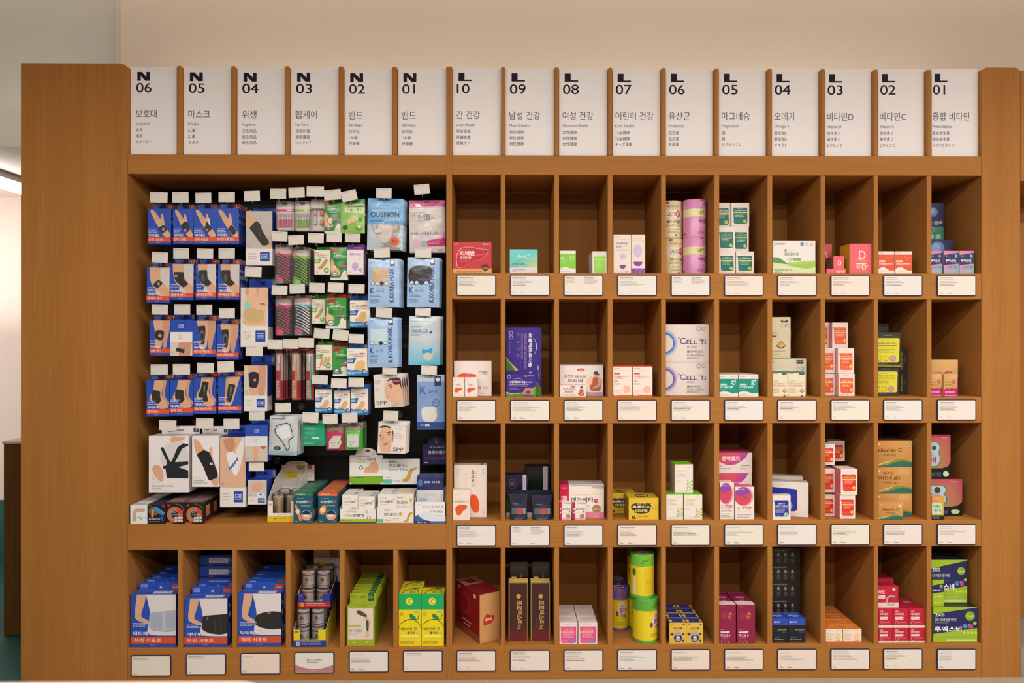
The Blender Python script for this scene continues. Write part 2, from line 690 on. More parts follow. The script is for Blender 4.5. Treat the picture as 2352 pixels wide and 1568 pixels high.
# lit passage beyond: ceiling strip lamp and a low wooden counter
LED = bpy.data.materials.new('led_tube_glow')
LED.use_nodes = True
_b = LED.node_tree.nodes['Principled BSDF']
_b.inputs['Base Color'].default_value = (1, 1, 1, 1)
_b.inputs['Emission Color'].default_value = (0.93, 0.95, 1, 1)
_b.inputs['Emission Strength'].default_value = 20
lamp = empty('ceiling_strip_lamp', (-2.30, 0.85, ZW(340, 0.4) - 0.03))
tag(lamp, 'glowing white strip lamp on the passage ceiling beyond the wooden end panel', 'lamp')
mb = MB()
mb.box(-0.05, -0.35, 0.0, 0.03, 0.18, 0.03, 'b9b0a8')
mb.build('housing', PLASTIC, lamp)
mb = MB()
mb.box(-0.035, -0.34, -0.035, 0.018, 0.17, 0.0, 'w', ch=0.008)
mb.build('tube', LED, lamp)

cz = ZW(1012, 0.39)
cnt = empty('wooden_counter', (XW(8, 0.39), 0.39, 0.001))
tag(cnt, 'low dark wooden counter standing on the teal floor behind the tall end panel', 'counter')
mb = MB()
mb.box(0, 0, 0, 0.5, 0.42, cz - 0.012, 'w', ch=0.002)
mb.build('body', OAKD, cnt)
mb = MB()
mb.box(-0.004, -0.004, cz - 0.011, 0.5, 0.424, cz, 'd2ab8e', ch=0.002)
mb.build('worktop', CARD, cnt)

# blurred table edge close to the camera
TABLE = plain('cream_laminate', 'cdb6a8', 0.45)
ty, tz = -1.30, EYE - (1561 - 784) / F * 1.2
tx1 = P(622, 1560, ty).x
tbl = empty('display_table', (tx1 - 0.75, ty - 0.35, 0))
tag(tbl, 'cream display table with a rounded corner, out of focus close to the camera', 'table')


def rounded_slab(mb, x0, x1, z0, z1, y0, y1, r, col, n=6, axis='y', shell=False):
    """rounded rectangle extruded: axis y = outline in x,z ; axis z = outline in x,y (y0,y1 used as the outline)"""
    col = H(col)
    a0, a1, b0, b1 = (x0, x1, z0, z1) if axis == 'y' else (x0, x1, y0, y1)
    pts = []
    for cx, cy, st in ((a1 - r, b1 - r, 0), (a0 + r, b1 - r, 90), (a0 + r, b0 + r, 180), (a1 - r, b0 + r, 270)):
        for i in range(n + 1):
            t = math.radians(st + 90 * i / n)
            pts.append((cx + r * math.cos(t), cy + r * math.sin(t)))
    if axis == 'y':
        fr = [(a, y0, b) for a, b in pts]
        bk = [(a, y1, b) for a, b in pts]
    else:
        fr = [(a, b, z1) for a, b in pts]
        bk = [(a, b, z0) for a, b in pts]
    m = len(pts)
    flip = axis == 'y'
    i = len(mb.v)
    mb.v += fr + bk
    mb.f.append(tuple(range(i, i + m)))
    mb.c.append(col)
    mb.m.append(0)
    if not shell:
        mb.f.append(tuple(range(i + m, i + 2 * m))[::-1])
        mb.c.append(col)
        mb.m.append(0)
    for k in range(m):
        k2 = (k + 1) % m
        mb.f.append((i + k, i + m + k, i + m + k2, i + k2))
        mb.c.append(col)
        mb.m.append(0)


mb = MB()
rounded_slab(mb, -0.75, 0.75, tz - 0.04, tz, -0.35, 0.35, 0.05, 'w', axis='z')
mb.build('table_top', TABLE, tbl)
mb = MB()
mb.box(-0.6, -0.25, 0, 0.6, 0.25, tz - 0.04, 'w', ch=0.004)
mb.build('pedestal', TABLE, tbl)

# ------------------------------------------------------------------ cabinets
DEP = 0.30
Z = {k: ZW(v) for k, v in dict(top=152, sb=356, r0=401, s1=627, r1=687, s2=912, r2=972, s3=1196, r3=1257, s4=1482, nb=1202, nr=1261, n4=1486).items()}
Lx = [1038 + 122.35 * i for i in range(10)]           # opening lefts L10..L01
Lx = [1038, 1161, 1284, 1407, 1529.6, 1652, 1774, 1896, 2017, 2140]
Lr = [1150, 1273, 1396, 1518.6, 1641, 1763, 1885, 2007, 2129, 2254]
BAY = {}
for i in range(10):
    BAY['L%02d' % (10 - i)] = (XW(Lx[i]), XW(Lr[i]))
Nx = [293.5, 419, 543, 667, 791, 914]
Nr = [408, 533, 656, 780, 903, 1025]
for i in range(6):
    BAY['N%02d' % (6 - i)] = (XW(Nx[i]), XW(Nr[i]))
BAY['NB'] = (XW(293.5), XW(1025))


def part(name, parent, x0, x1, z0, z1, y0=0.0, y1=DEP, mat=None, ch=0.0008):
    mb = MB()
    mb.box(x0, y0, z0, x1, y1, z1, 'w', ch=ch)
    return mb.build(name, mat or OAKV, parent)


def column(name, xa, xb, ztop, label, rr=0.02, both=False):
    mb = MB()
    n = 5
    pts = [(xa, 0.0), (xb, 0.0)]
    pts += [(xb - rr + rr * math.cos(math.radians(90 * i / n)), ztop - rr + rr * math.sin(math.radians(90 * i / n))) for i in range(n + 1)]
    if both:
        pts += [(xa + rr + rr * math.cos(math.radians(90 + 90 * i / n)), ztop - rr + rr * math.sin(math.radians(90 + 90 * i / n))) for i in range(n + 1)]
    else:
        pts += [(xa, ztop)]
    m = len(pts)
    mb.face([(x, 0, z) for x, z in pts], H('w'))
    mb.face([(x, DEP, z) for x, z in pts][::-1], H('w'))
    for k in range(m):
        a, b = pts[k], pts[(k + 1) % m]
        mb.face([(a[0], 0, a[1]), (a[0], DEP, a[1]), (b[0], DEP, b[1]), (b[0], 0, b[1])], H('w'))
    o = mb.build(name, OAKV)
    tag(o, label, 'panel')
    return o


xL0, xL1 = XW(48), XW(293)
column('cabinet_end_column', xL0, xL1, ZW(150), 'broad plain oak end column beside the N 06 sign, rounded at its inner top corner')
column('cabinet_end_column', XW(2254.5), XW(2343), ZW(151), 'narrow plain oak end column beside the L 01 sign, rounded at both top corners', both=True)
# next unit, of which only a sliver shows
nxt = empty('neighbour_shelf_unit', (XW(2344), 0, 0))
tag(nxt, 'sliver of another oak shelf unit beyond the narrow end column', 'cabinet')
part('rail', nxt, 0.0, 0.5, ZW(413), ZW(151) - 0.01, mat=OAKH)
part('back_panel', nxt, 0.0, 0.5, 0.1, ZW(413), DEP - 0.02, DEP)
part('plinth', nxt, 0.0, 0.5, 0.0, 0.1, mat=plain('grey_plinth', '8d857c', 0.6))
part('side_panel', nxt, 0.48, 0.5, 0.1, ZW(413) - 0.001, y1=DEP - 0.021)

# N unit ------------------------------------------------------------
nu = empty('display_cabinet', (0, 0, 0))
tag(nu, 'oak display cabinet with a black pegboard bay below the six N signs', 'cabinet')
xa, xb, xm = XW(293.3), XW(1025), XW(1031.3)
part('side_panel', nu, xb, xm, 0, ZW(153))
part('rail', nu, xa, xb, Z['r0'], Z['sb'], mat=OAKH)
part('shelf', nu, xa, xb, Z['nr'], Z['nb'], mat=OAKH)
part('plinth_rail', nu, xa, xb, 0.0, Z['n4'], mat=OAKH)
part('back_panel', nu, xa, xb, Z['n4'], Z['nr'], DEP - 0.012, DEP)
for i in range(5):
    part('divider', nu, XW(Nr[i]), XW(Nx[i + 1]), Z['n4'], Z['nr'], 0.0005, DEP - 0.0125)
    part('sign_divider', nu, XW(Nr[i] - 2.5), XW(Nx[i + 1] - 3), Z['sb'], ZW(153), 0.0, 0.06, ch=0.003)
PEG, nt, b = new_mat('black_pegboard_with_holes')
g = nt.nodes.new('ShaderNodeNewGeometry')
sx = nt.nodes.new('ShaderNodeSeparateXYZ')
nt.links.new(g.outputs['Position'], sx.inputs[0])
acc = []
for ax in ('X', 'Z'):
    m1 = nt.nodes.new('ShaderNodeMath')
    m1.operation = 'MODULO'
    m1.inputs[1].default_value = 0.0135
    ad = nt.nodes.new('ShaderNodeMath')
    ad.operation = 'ADD'
    ad.inputs[1].default_value = 10
    nt.links.new(sx.outputs[ax], ad.inputs[0])
    nt.links.new(ad.outputs[0], m1.inputs[0])
    sb = nt.nodes.new('ShaderNodeMath')
    sb.operation = 'SUBTRACT'
    sb.inputs[1].default_value = 0.00675
    nt.links.new(m1.outputs[0], sb.inputs[0])
    pw = nt.nodes.new('ShaderNodeMath')
    pw.operation = 'MULTIPLY'
    nt.links.new(sb.outputs[0], pw.inputs[0])
    nt.links.new(sb.outputs[0], pw.inputs[1])
    acc.append(pw)
su = nt.nodes.new('ShaderNodeMath')
nt.links.new(acc[0].outputs[0], su.inputs[0])
nt.links.new(acc[1].outputs[0], su.inputs[1])
lt = nt.nodes.new('ShaderNodeMath')
lt.operation = 'LESS_THAN'
lt.inputs[1].default_value = 0.0019 ** 2
nt.links.new(su.outputs[0], lt.inputs[0])
mx = nt.nodes.new('ShaderNodeMix')
mx.data_type = 'RGBA'
mx.inputs[6].default_value = H('060607')
mx.inputs[7].default_value = H('2e2a26')
nt.links.new(lt.outputs[0], mx.inputs[0])
nt.links.new(mx.outputs[2], b.inputs['Base Color'])
b.inputs['Roughness'].default_value = 0.55
PEGY = 0.262
part('pegboard', nu, xa, xb, Z['nb'], Z['r0'], PEGY, PEGY + 0.012, mat=PEG)

# L unit ------------------------------------------------------------
lu = empty('display_cabinet', (0, 0, 0))
tag(lu, 'oak pigeonhole cabinet with forty open compartments below the ten L signs', 'cabinet')
xa2, xb2 = XW(1038), XW(2254)
part('side_panel', lu, xm + 0.0008, xa2, 0, ZW(153))
for k, (lo, hi) in enumerate((('r0', 'sb'), ('r1', 's1'), ('r2', 's2'), ('r3', 's3'))):
    part('rail' if k == 0 else 'shelf', lu, xa2, xb2, Z[lo], Z[hi], mat=OAKH)
part('plinth_rail', lu, xa2, xb2, 0.0, Z['s4'], mat=OAKH)
part('back_panel', lu, xa2, xb2, Z['s4'], Z['r0'], DEP, DEP + 0.012)
for i in range(9):
    for lo, hi in (('s1', 'r0'), ('s2', 'r1'), ('s3', 'r2'), ('s4', 'r3')):
        part('divider', lu, XW(Lr[i]), XW(Lx[i + 1]), Z[lo], Z[hi], 0.0005, DEP)
    part('sign_divider', lu, XW(Lr[i] + 0.8), XW(Lx[i + 1] - 0.5), Z['sb'], ZW(153 + 0.4 * i), 0.0, 0.06, ch=0.003)

# ------------------------------------------------------------------ signs
SG = [('N', '06', '보호대', 'Supports', '护具', '護具', 'サポーター'), ('N', '05', '마스크', 'Masks', '口罩', '口罩', 'マスク'),
      ('N', '04', '위생', 'Hygiene', '卫生用品', '衛生用品', '衛生用品'), ('N', '03', '립케어', 'Lip Care', '润唇护理', '潤唇護理', 'リップケア'),
      ('N', '02', '밴드', 'Bandage', '创可贴', 'OK繃', '絆創膏'), ('N', '01', '밴드', 'Bandage', '创可贴', 'OK繃', '絆創膏'),
      ('L', '10', '간 건강', 'Liver Health', '肝脏健康', '肝臟健康', '肝臓ケア'), ('L', '09', '남성 건강', "Men's Health", '男性健康', '男性健康', '男性健康'),
      ('L', '08', '여성 건강', "Women's Health", '女性健康', '女性健康', '女性健康'), ('L', '07', '어린이 건강', "Kids' Health", '儿童健康', '兒童健康', 'キッズ健康'),
      ('L', '06', '유산균', 'Probiotics', '益生菌', '益生菌', '乳酸菌'), ('L', '05', '마그네슘', 'Magnesium', '镁', '鎂', 'マグネシウム'),
      ('L', '04', '오메가', 'Omega-3', '欧米伽3', '歐米伽3', 'オメガ3'), ('L', '03', '비타민D', 'Vitamin D', '维生素 D', '維生素 D', 'ビタミン D'),
      ('L', '02', '비타민C', 'Vitamin C', '维生素 C', '維生素 C', 'ビタミン C'), ('L', '01', '종합 비타민', 'Multivitamins', '复合维生素', '綜合維生素', 'マルチビタミン')]
# photo pixels: board left, right, top; text left; widths of number, korean, english, three CJK rows
SX = [(295, 406, 154, 308), (421, 531, 155, 432), (545, 655, 156, 556), (668, 778, 156, 679), (791, 903, 157, 801), (914, 1026, 157, 923),
      (1038, 1150, 156, 1047), (1161, 1273, 157, 1170), (1284, 1395, 157.5, 1292), (1407, 1517, 158, 1413.5), (1529, 1640, 158, 1536), (1651, 1762, 158, 1658),
      (1773, 1884, 158.5, 1779), (1895, 2006, 159, 1900), (2017, 2127, 158.5, 2021), (2140, 2252, 158, 2142)]
KW = [50, 50, 33, 49, 33, 33, 55, 71, 71, 88, 50, 66, 49, 63, 63, 89]
EW = [34, 24, 30, 30, 32, 32, 43, 46, 58, 43, 35, 41, 34, 34, 34, 47]
CW = [(16, 16, 39), (16, 16, 23), (33, 33, 33), (33, 33, 36), (25, 20, 25), (25, 20, 25), (33, 33, 32), (33, 33, 33), (33, 33, 33), (33, 33, 38),
      (24, 24, 24), (8, 8, 45), (29, 29, 27), (32, 32, 36), (32, 32, 36), (41, 41, 52)]
for i, sg in enumerate(SG):
    x0p, x1p, ytp, tx = SX[i]
    Ys = 0.018
    x0, x1 = XW(x0p, Ys), XW(x1p, Ys)
    zt, zb = P((x0p + x1p) / 2, ytp, Ys).z, ZW(356, 0.0) + 0.0004
    ne = i < 6
    lo = XW(293) if i == 0 else (XW(1038) if i == 6 else (XW(Nx[i] - 3) if ne else XW(Lx[i - 6] - .5)))
    hi = xb if i == 5 else (XW(2254.5) if i == 15 else (XW(Nr[i] - 2.5) if ne else XW(Lr[i - 6] + .8)))
    x0, x1 = max(x0, lo + .0006), min(x1, hi - .0006)
    wd, ht = x1 - x0, zt - zb
    mb = MB()
    mb.box(0, 0, 0, wd, 0.012, ht, 'e9e6e6', ch=0.0006)
    M = flat((0, 0, ht), (wd, 0, 0), (0, 0, -ht), (0, -1, 0))
    pw_, ph_ = x1p - x0p, 356 - ytp
    X = lambda p: (p - x0p) / pw_
    Yy = lambda p: (p - ytp) / ph_
    ink, ink2 = '1d1b26', '57525a'
    ops = []
    t0 = tx + (4 if sg[0] == 'N' else 7)
    a, b_ = Yy(ytp + 11), Yy(ytp + (31.5 if sg[0] == 'N' else 30))
    if sg[0] == 'N':
        l, r = X(tx + 3.5), X(tx + 33.5)
        q = (r - l)
        ops += [('P', [(l, a), (l + q * .36, a), (l + q * .73, a + (b_ - a) * .56), (l + q * .72, a), (r, a), (r, b_), (l + q * .64, b_), (l + q * .27, a + (b_ - a) * .44), (l + q * .28, b_), (l, b_)], ink)]
    else:
        l, r = X(tx + 5), X(tx + 36)
        q = r - l
        ops += [('P', [(l, a), (l + q * .45, a), (l + q * .45, a + (b_ - a) * .82), (r, a + (b_ - a) * .82), (r, b_), (l, b_)], ink)]
    ops += [('T', sg[1], X(tx + 1), Yy(ytp + 36), X(tx + (30.5 if '1' in sg[1] else 37.5)), Yy(ytp + 58), ink, 0.012),
            ('T', sg[2], X(tx), Yy(ytp + 97.5), X(tx + KW[i]), Yy(ytp + 116), ink2),
            ('T', sg[3], X(tx), Yy(ytp + 125.5), X(tx + EW[i]), Yy(ytp + (134 if any(c in 'gpy' for c in sg[3]) else 132.5)), ink2, -0.004)]
    for k in range(3):
        yk = ytp + 140 + 13.4 * k
        ops += [('T', sg[4 + k], X(tx), Yy(yk), X(tx + CW[i][k]), Yy(yk + 8), ink2)]
    prt(mb, M, ops)
    o = mb.build('sign_panel', PAPER, loc=(x0, Ys, zb))
    tag(o, 'white category sign reading %s %s, %s' % (sg[0], sg[1], sg[3].replace("'", '')), 'sign', 'category signs along the cabinet top')


# ------------------------------------------------------------------ price cards on the rails
def price_card(px, py, place, seed, kind=0):
    root = empty('price_card', (XW(px), -0.0002, ZW(py)))
    root.location.z -= 0.0
    tag(root, 'white price card in a navy frame ' + place, 'price card', 'framed price cards on the shelf rails')
    wd, ht = 91 * .0015, 48 * .0015
    mb = MB()
    rounded_slab(mb, 0, wd, -ht, 0, -0.004, 0.0, 0.006, '2b2a4a')
    mb.build('frame', PLASTIC, root)
    mb = MB()
    rr = random.Random(seed)
    e, f = 0.0036, 0.003
    cc = rr.choice(['e2dad2', 'e0dcd8', 'e5d8ce', 'e1dcd0'])
    rounded_slab(mb, e, wd - e, -ht + f, -f, -0.0046, -0.0041, 0.003, cc)
    M = flat((e, -0.0046, -f), (wd - 2 * e, 0, 0), (0, 0, -(ht - 2 * f)), (0, -1, 0))
    dk, md = '6a6668', 'a8a29c'
    if kind == 2:      # restock notice with a rose wave
        pts = [(0, .62)] + [(i / 16, .62 + .22 * math.sin(math.pi * i / 16)) for i in range(17)] + [(1, .62), (1, .985), (0, .985)]
        prt(mb, M, [('P', pts, 'b5807f'), ('G', .30, .34, .72, .58, 2, 'a08c88'), ('G', .4, .9, .62, .95, 1, 'efe4e0')])
    else:
        w1 = rr.uniform(.3, .48)
        ops = [('G', .04, .08, .04 + w1, .15, 1, dk), ('G', .04, .17, .04 + w1 * 1.1, .22, 1, md)]
        if kind != 1:
            ops += [('G', .04, .28, rr.uniform(.5, .78), .40, 2, md), ('G', .04, .41, rr.uniform(.4, .8), .55, rr.choice([2, 3, 3]), dk if rr.random() < .5 else md)]
        if kind == 3:
            ops = [('G', .04, .08, .26, .15, 1, dk), ('G', .04, .16, .3, .40, 4, md), ('G', .52, .08, .88, .15, 1, dk), ('G', .52, .17, .92, .45, 5, md), ('G', .52, .9, .63, .95, 1, dk)]
        ops += [('G', .04, .83, .11, .87, 1, md), ('G', .04, .9, .18, .95, 1, dk)]
        if kind == 0 and rr.random() < .6:
            ops += [('G', .25, .83, .32, .87, 1, md), ('G', .25, .9, .4, .95, 1, dk)]
        prt(mb, M, ops)
    mb.build('card', PAPER, root)


ROWS = [('top', 631), ('second', 918), ('third', 1205), ('bottom', 1491.5)]
for r, (rn, py) in enumerate(ROWS):
    for i in range(10):
        px = Lx[i] + 10.5
        yy = py + (1.5 if i > 8 and r == 3 else 0)
        price_card(px, yy, 'below the %s compartment of bay L %02d' % (rn, 10 - i), r * 10 + i, 3 if (r, i) in ((0, 2), (0, 4), (2, 1)) else 0)
for i, (px, py) in enumerate(((302, 1500), (428, 1497), (553, 1496), (677, 1494), (802, 1492.5), (926, 1491.5))):
    price_card(px, py, 'below the bottom compartment of bay N %02d' % (6 - i), 50 + i, 2 if i == 3 else (1 if i in (0, 1, 2, 5) else 0))
# ------------------------------------------------------------------ product builders
SHELF = dict(s1=Z['s1'], s2=Z['s2'], s3=Z['s3'], s4=Z['s4'], nb=Z['nb'], n4=Z['n4'])


def frame_px(x0, x1, yt, base, Y, bay=None, fit=True, ybot=None):
    """photo bounds of a front face at depth Y -> centre x, base z, width, height"""
    if bay and fit:
        lo, hi = BAY[bay]
        while x0 > 1160 and XW(x0, Y) < lo + 0.0012 and Y < 0.16:
            Y += 0.004
        while x1 < 1160 and XW(x1, Y) > hi - 0.0012 and Y < 0.16:
            Y += 0.004
    ym = (yt + (ybot if isinstance(ybot, (int, float)) else yt)) / 2
    a, b = P(x0, ym, Y).x, P(x1, ym, Y).x
    if bay:
        lo, hi = BAY[bay]
        sh = max(0, lo + 0.001 - a) - max(0, b - hi + 0.001)
        a += sh
        b += sh
    zt = P((x0 + x1) / 2, yt, Y).z
    zb = SHELF[base] + 0.0004 if isinstance(base, str) else (base[1] + 0.0004 if isinstance(base, tuple) else P((x0 + x1) / 2, base, Y).z)
    return (a + b) / 2, zb, b - a, zt - zb, Y


def carton_mesh(name, wd, ht, d, cf='w', front=(), cs=None, ct=None, top=(), side=(), mat=None, ch=0.0007):
    mb = MB()
    mb.box(-wd / 2, 0, 0, wd / 2, d, ht, cf, top=ct, side=cs or cf, ch=ch)
    prt(mb, flat((-wd / 2, 0, ht), (wd, 0, 0), (0, 0, -ht), (0, -1, 0)), front)
    tp = list(top) + [('L', [(.04, .12), (.96, .12)], .02, '9a928c')]
    prt(mb, flat((-wd / 2, d, ht), (wd, 0, 0), (0, -d, 0), (0, 0, 1)), tp)
    if side:
        prt(mb, flat((wd / 2, 0, ht), (0, d, 0), (0, 0, -ht), (1, 0, 0)), side)
        prt(mb, flat((-wd / 2, d, ht), (0, -d, 0), (0, 0, -ht), (-1, 0, 0)), side)
    return mb.mesh(name, mat or CARD)


def obj(name, me, loc, rz=0.0, roll=0.0, pitch=0.0, parent=None):
    o = bpy.data.objects.new(name, me)
    COL.objects.link(o)
    o.location = loc
    o.rotation_euler = (pitch, roll, rz)
    if parent:
        o.parent = parent
    return o


def row(root, n, dy, label, place='from the front', dx=0.0, start=0, jit=0.0):
    """tags root and copies it n-1 times towards the back"""
    root['label'] = label if n == 1 else '%s, %s' % (label, ORD[start] if start == 0 else ORD[start] + ' ' + place)
    USED.setdefault(root['label'], []).append((root.name, root.get('group')))
    out = [root]
    for i in range(1, n):
        l = root.location
        out.append(clone(root, (l.x + dx * i + jit * random.uniform(-1, 1), l.y + dy * i, l.z), '%s, %s %s' % (label, ORD[i + start], place)))
    return out


def pre(o, cat, group):
    o['category'] = cat
    if group:
        o['group'] = group


def box(name, cat, label, x0, x1, yt, base, Y, d, front=(), cf='w', cs=None, ct=None, top=(), side=(), bay=None, n=1, dy=None, group=None,
        rz=0.0, roll=0.0, mat=None, place='from the front', zoff=0.0, fit=True, jit=0.0, start=0):
    cx, zb, wd, ht, Y = frame_px(x0, x1, yt, base, Y, bay, fit)
    if zoff:
        ht -= zoff
        zb += zoff
    me = carton_mesh(name, wd, ht, d, cf, front, cs, ct, top, side, mat)
    o = obj(name, me, (cx, Y, zb), rz, roll)
    pre(o, cat, group)
    o['dim'] = (wd, ht, d)
    return row(o, n, dy or d + 0.002, label, place, jit=jit, start=start)


def dup(o, label, dx=0.0, dy=0.0, dz=0.0, rz=None):
    l = o.location
    return clone(o, (l.x + dx, l.y + dy, l.z + dz), label, rot=(0, 0, rz) if rz is not None else None)


def hangbox(name, cat, label, x0, x1, yt, yb, Y, d, front, cf='b', tab=(12, 2, 2), tabops=(), tabc=None, cs=None, ct=None, n=1, dy=None, group=None,
            roll=0.0, mat=None, bay='NB', top=(), side=(), place='on its hook', fit=False):
    """carton with a hang tab rising from its back edge; tab = height, inset left, inset right in pixels"""
    cx, zb, wd, ht, Y = frame_px(x0, x1, yt, yb, Y, bay, fit, yb)
    me = carton_mesh(name, wd, ht, d, cf, front, cs or cf, ct, top, side, mat)
    o = obj(name, me, (cx, Y, zb), 0, roll)
    pre(o, cat, group)
    mb = MB()
    th, il, ir = tab[0] * .0015, tab[1] * .0015, tab[2] * .0015
    a, b = -wd / 2 + il, wd / 2 - ir
    mb.box(a, d - 0.0012, ht - 0.002, b, d - 0.0002, ht + th, tabc or cf, ch=0.0002)
    prt(mb, flat((a, d - 0.0012, ht + th), (b - a, 0, 0), (0, 0, -th), (0, -1, 0)), tabops)
    mb.build('hang_tab', mat or CARD, o)
    o['dim'] = (wd, ht, d)
    return row(o, n, dy or d + 0.002, label, place)


def pouch(name, cat, label, x0, x1, yt, yb, Y, art, cf='w', back=None, n=1, dy=0.008, dx=0.0, group=None, roll=0.0, bulge=0.006, mat=None, hole=True, bay='NB', yaw=0.0):
    cx, zb, wd, ht, Y = frame_px(x0, x1, yt, yb, Y, bay, False, yb)
    M = pillow(wd, ht, bulge, 0.0)
    mb = MB()
    n1, n2 = 10, 12
    for i in range(n1):
        for j in range(n2):
            q = [M((i + a) / n1, (j + b) / n2, 0) for a, b in ((0, 1), (1, 1), (1, 0), (0, 0))]
            mb.face(q, H(cf))
            r = [Vector((p.x, -p.y * 0.5 + 0.0012, p.z)) for p in q][::-1]
            mb.face(r, H(back or cf))
    for (xa, za), (xb, zb2) in (((-.5, 0), (.5, 0)), ((.5, 0), (.5, 1)), ((.5, 1), (-.5, 1)), ((-.5, 1), (-.5, 0))):
        mb.face([(xa * wd, 0, za * ht), (xa * wd, 0.0012, za * ht), (xb * wd, 0.0012, zb2 * ht), (xb * wd, 0, zb2 * ht)][::-1], H(cf))
    ops = list(art)
    if hole:
        ops.append(('R', .44, .022, .56, .034, '1d1d22'))
    prt(mb, M, ops)
    o = mb.build(name, mat or FILM, smooth=False, loc=(cx, Y, zb))
    o.rotation_euler = (0, roll, yaw)
    pre(o, cat, group)
    return row(o, n, dy, label, 'on its hook', dx=dx, jit=0.002)


NHOOK = 0


def hook(short, x0, x1, y0, y1, tilt=0.0, seed=0, Y=0.03, drop=5):
    global NHOOK
    NHOOK += 1
    cx = (x0 + x1) / 2
    c = P(cx, y1, Y)
    root = empty('peg_hook', (c.x, Y, c.z))
    tag(root, 'price tag on the hook of the ' + short, 'peg hook', 'peg hooks with price tags')
    zh = -drop * .0015
    mb = MB()
    L = PEGY - Y
    mb.tube([(0, L - .0008, zh + 0.004), (0, L * 0.6, zh + 0.001), (0, 0.016, zh), (0, 0.006, zh + 0.003), (0, 0.0024, 0.004)], 0.0013, 'w', 6)
    mb.tube([(0.006, L - .0008, zh + 0.012), (0.0045, L * 0.5, zh + 0.012), (0.003, 0.01, 0.006), (0.001, 0.0026, 0.006)], 0.0009, 'w', 6)
    for r in (0.012, 0.008):
        mb.tube([(r * math.cos(math.radians(t)), L - 0.006 - 0.004 * math.sin(math.radians(t)), zh + 0.008 + r * math.sin(math.radians(t))) for t in range(-20, 201, 20)], 0.0012, 'w', 5)
    mb.box(-0.008, L - 0.004, zh - 0.006, 0.008, L - .0006, zh + 0.012, 'w')
    mb.build('wire', METAL, root)
    wd = (x1 - x0) * .0015 * (D0 + Y) / D0
    ht = (y1 - y0) * .0015 * (D0 + Y) / D0
    mb = MB()
    rr = random.Random(NHOOK)
    mb.box(-wd / 2, 0, 0, wd / 2, 0.0018, ht, rr.choice(['d6d0c8', 'd0cdc4', 'd9d2ca']), ch=0.0004)
    prt(mb, flat((-wd / 2, 0, ht), (wd, 0, 0), (0, 0, -ht), (0, -1, 0)),
        [('G', .06, .08, rr.uniform(.7, .98), .14, 1, '6d6a68'), ('G', .06, .17, .6, .22, 1, 'a5a19c'), ('G', .06, .88, .22, .94, 1, '5a5654')])
    t = mb.build('price_tag', PAPER, root)
    t.rotation_euler = (0, math.radians(tilt), 0)


def lathe_obj(name, prof, loc, mat, n=36, smooth=True, parent=None, prints=()):
    mb = MB()
    mb.lathe(prof, n)
    for M, ops in prints:
        prt(mb, M, ops)
    o = mb.build(name, mat, parent, False, loc)
    if smooth:
        o.data.polygons.foreach_set('use_smooth', [True] * len(o.data.polygons))
        o.data.set_sharp_from_angle(angle=math.radians(40))
    return o


# ------------------------------------------------------------------ printed pictures
SK, SK2 = 'd8aa88', 'b98a68'
HAND = [('P', [(.10, .07), (.15, .03), (.23, .05), (.32, .09), (.46, .22), (.55, .31), (.57, .16), (.62, .13), (.67, .2), (.72, .38), (.72, .46), (.87, .60), (.98, .70), (.99, .80), (.75, .80), (.62, .68), (.48, .53), (.33, .38), (.18, .18)], SK),
        ('L', [(.17, .06), (.36, .30)], .008, SK2), ('L', [(.25, .08), (.42, .29)], .008, SK2), ('L', [(.33, .12), (.47, .30)], .008, SK2), ('L', [(.12, .1), (.3, .33)], .008, SK2)]
ELBOW = [('P', [(.60, 0), (1, 0), (1, .8), (.40, .8), (.40, .60)], 'cfcac6'), ('P', [(.12, 0), (.60, 0), (.58, .25), (.66, .42), (.98, .62), (1, .66), (1, .88), (.78, .80), (.5, .66), (.28, .55), (.15, .38)], SK)]
KNEE = [('P', [(.66, 0), (1, 0), (.98, .3), (.88, .5), (.82, .8), (.66, .8), (.64, .5), (.68, .28)], 'c9987a'), ('P', [(.16, 0), (.66, 0), (.68, .28), (.63, .5), (.60, .8), (.24, .8), (.32, .5), (.26, .28)], SK)]
FOOT = [('P', [(.72, 0), (.9, 0), (.78, .4), (.9, .55), (1, .6), (1, .7), (.68, .5)], 'c9987a'), ('P', [(.36, 0), (.78, 0), (.66, .32), (.7, .5), (.96, .68), (.94, .78), (.5, .8), (.44, .62), (.16, .58), (.12, .46), (.3, .3)], SK)]
CALF = [('P', [(.36, 0), (.5, 0), (.42, .4), (.36, .8), (.26, .8), (.32, .3)], 'c9987a'), ('P', [(.5, 0), (.97, 0), (.82, .3), (.6, .8), (.36, .8), (.42, .3)], SK)]


def drmed(pic, title, tw):
    return list(pic) + [('G', .04, .56, .44, .69, 3, 'c9d2ee'), ('T', '닥터메드', .05, .705, .52, .785, 'w', .035), ('R', 0, .80, 1, .918, 'o'),
                        ('T', title, .06, .82, .06 + tw, .898, 'f3ddd2', .02), ('G', .36, .945, .62, .965, 1, 'c9d2ee')]


def drtab(size, wide=False, c='c9663c'):
    x = .58 if wide else .66
    return [('R', .08, .25, .36, .32, 'a9b8e2'), ('T', 'Dr.MED', .08, .40, .36, .65, 'a9b8e2', .02), ('R', .08, .72, .36, .79, 'a9b8e2'), ('R', .44, .4, .55, .6, '14204f'),
            ('R', x, .08, .98, .92, c), ('T', size, .86 - .06 * len(size), .25, .93, .75, 'f0d8c8', .02), ('G', x + .03, .45, .74, .7, 1, 'f0d8c8')]


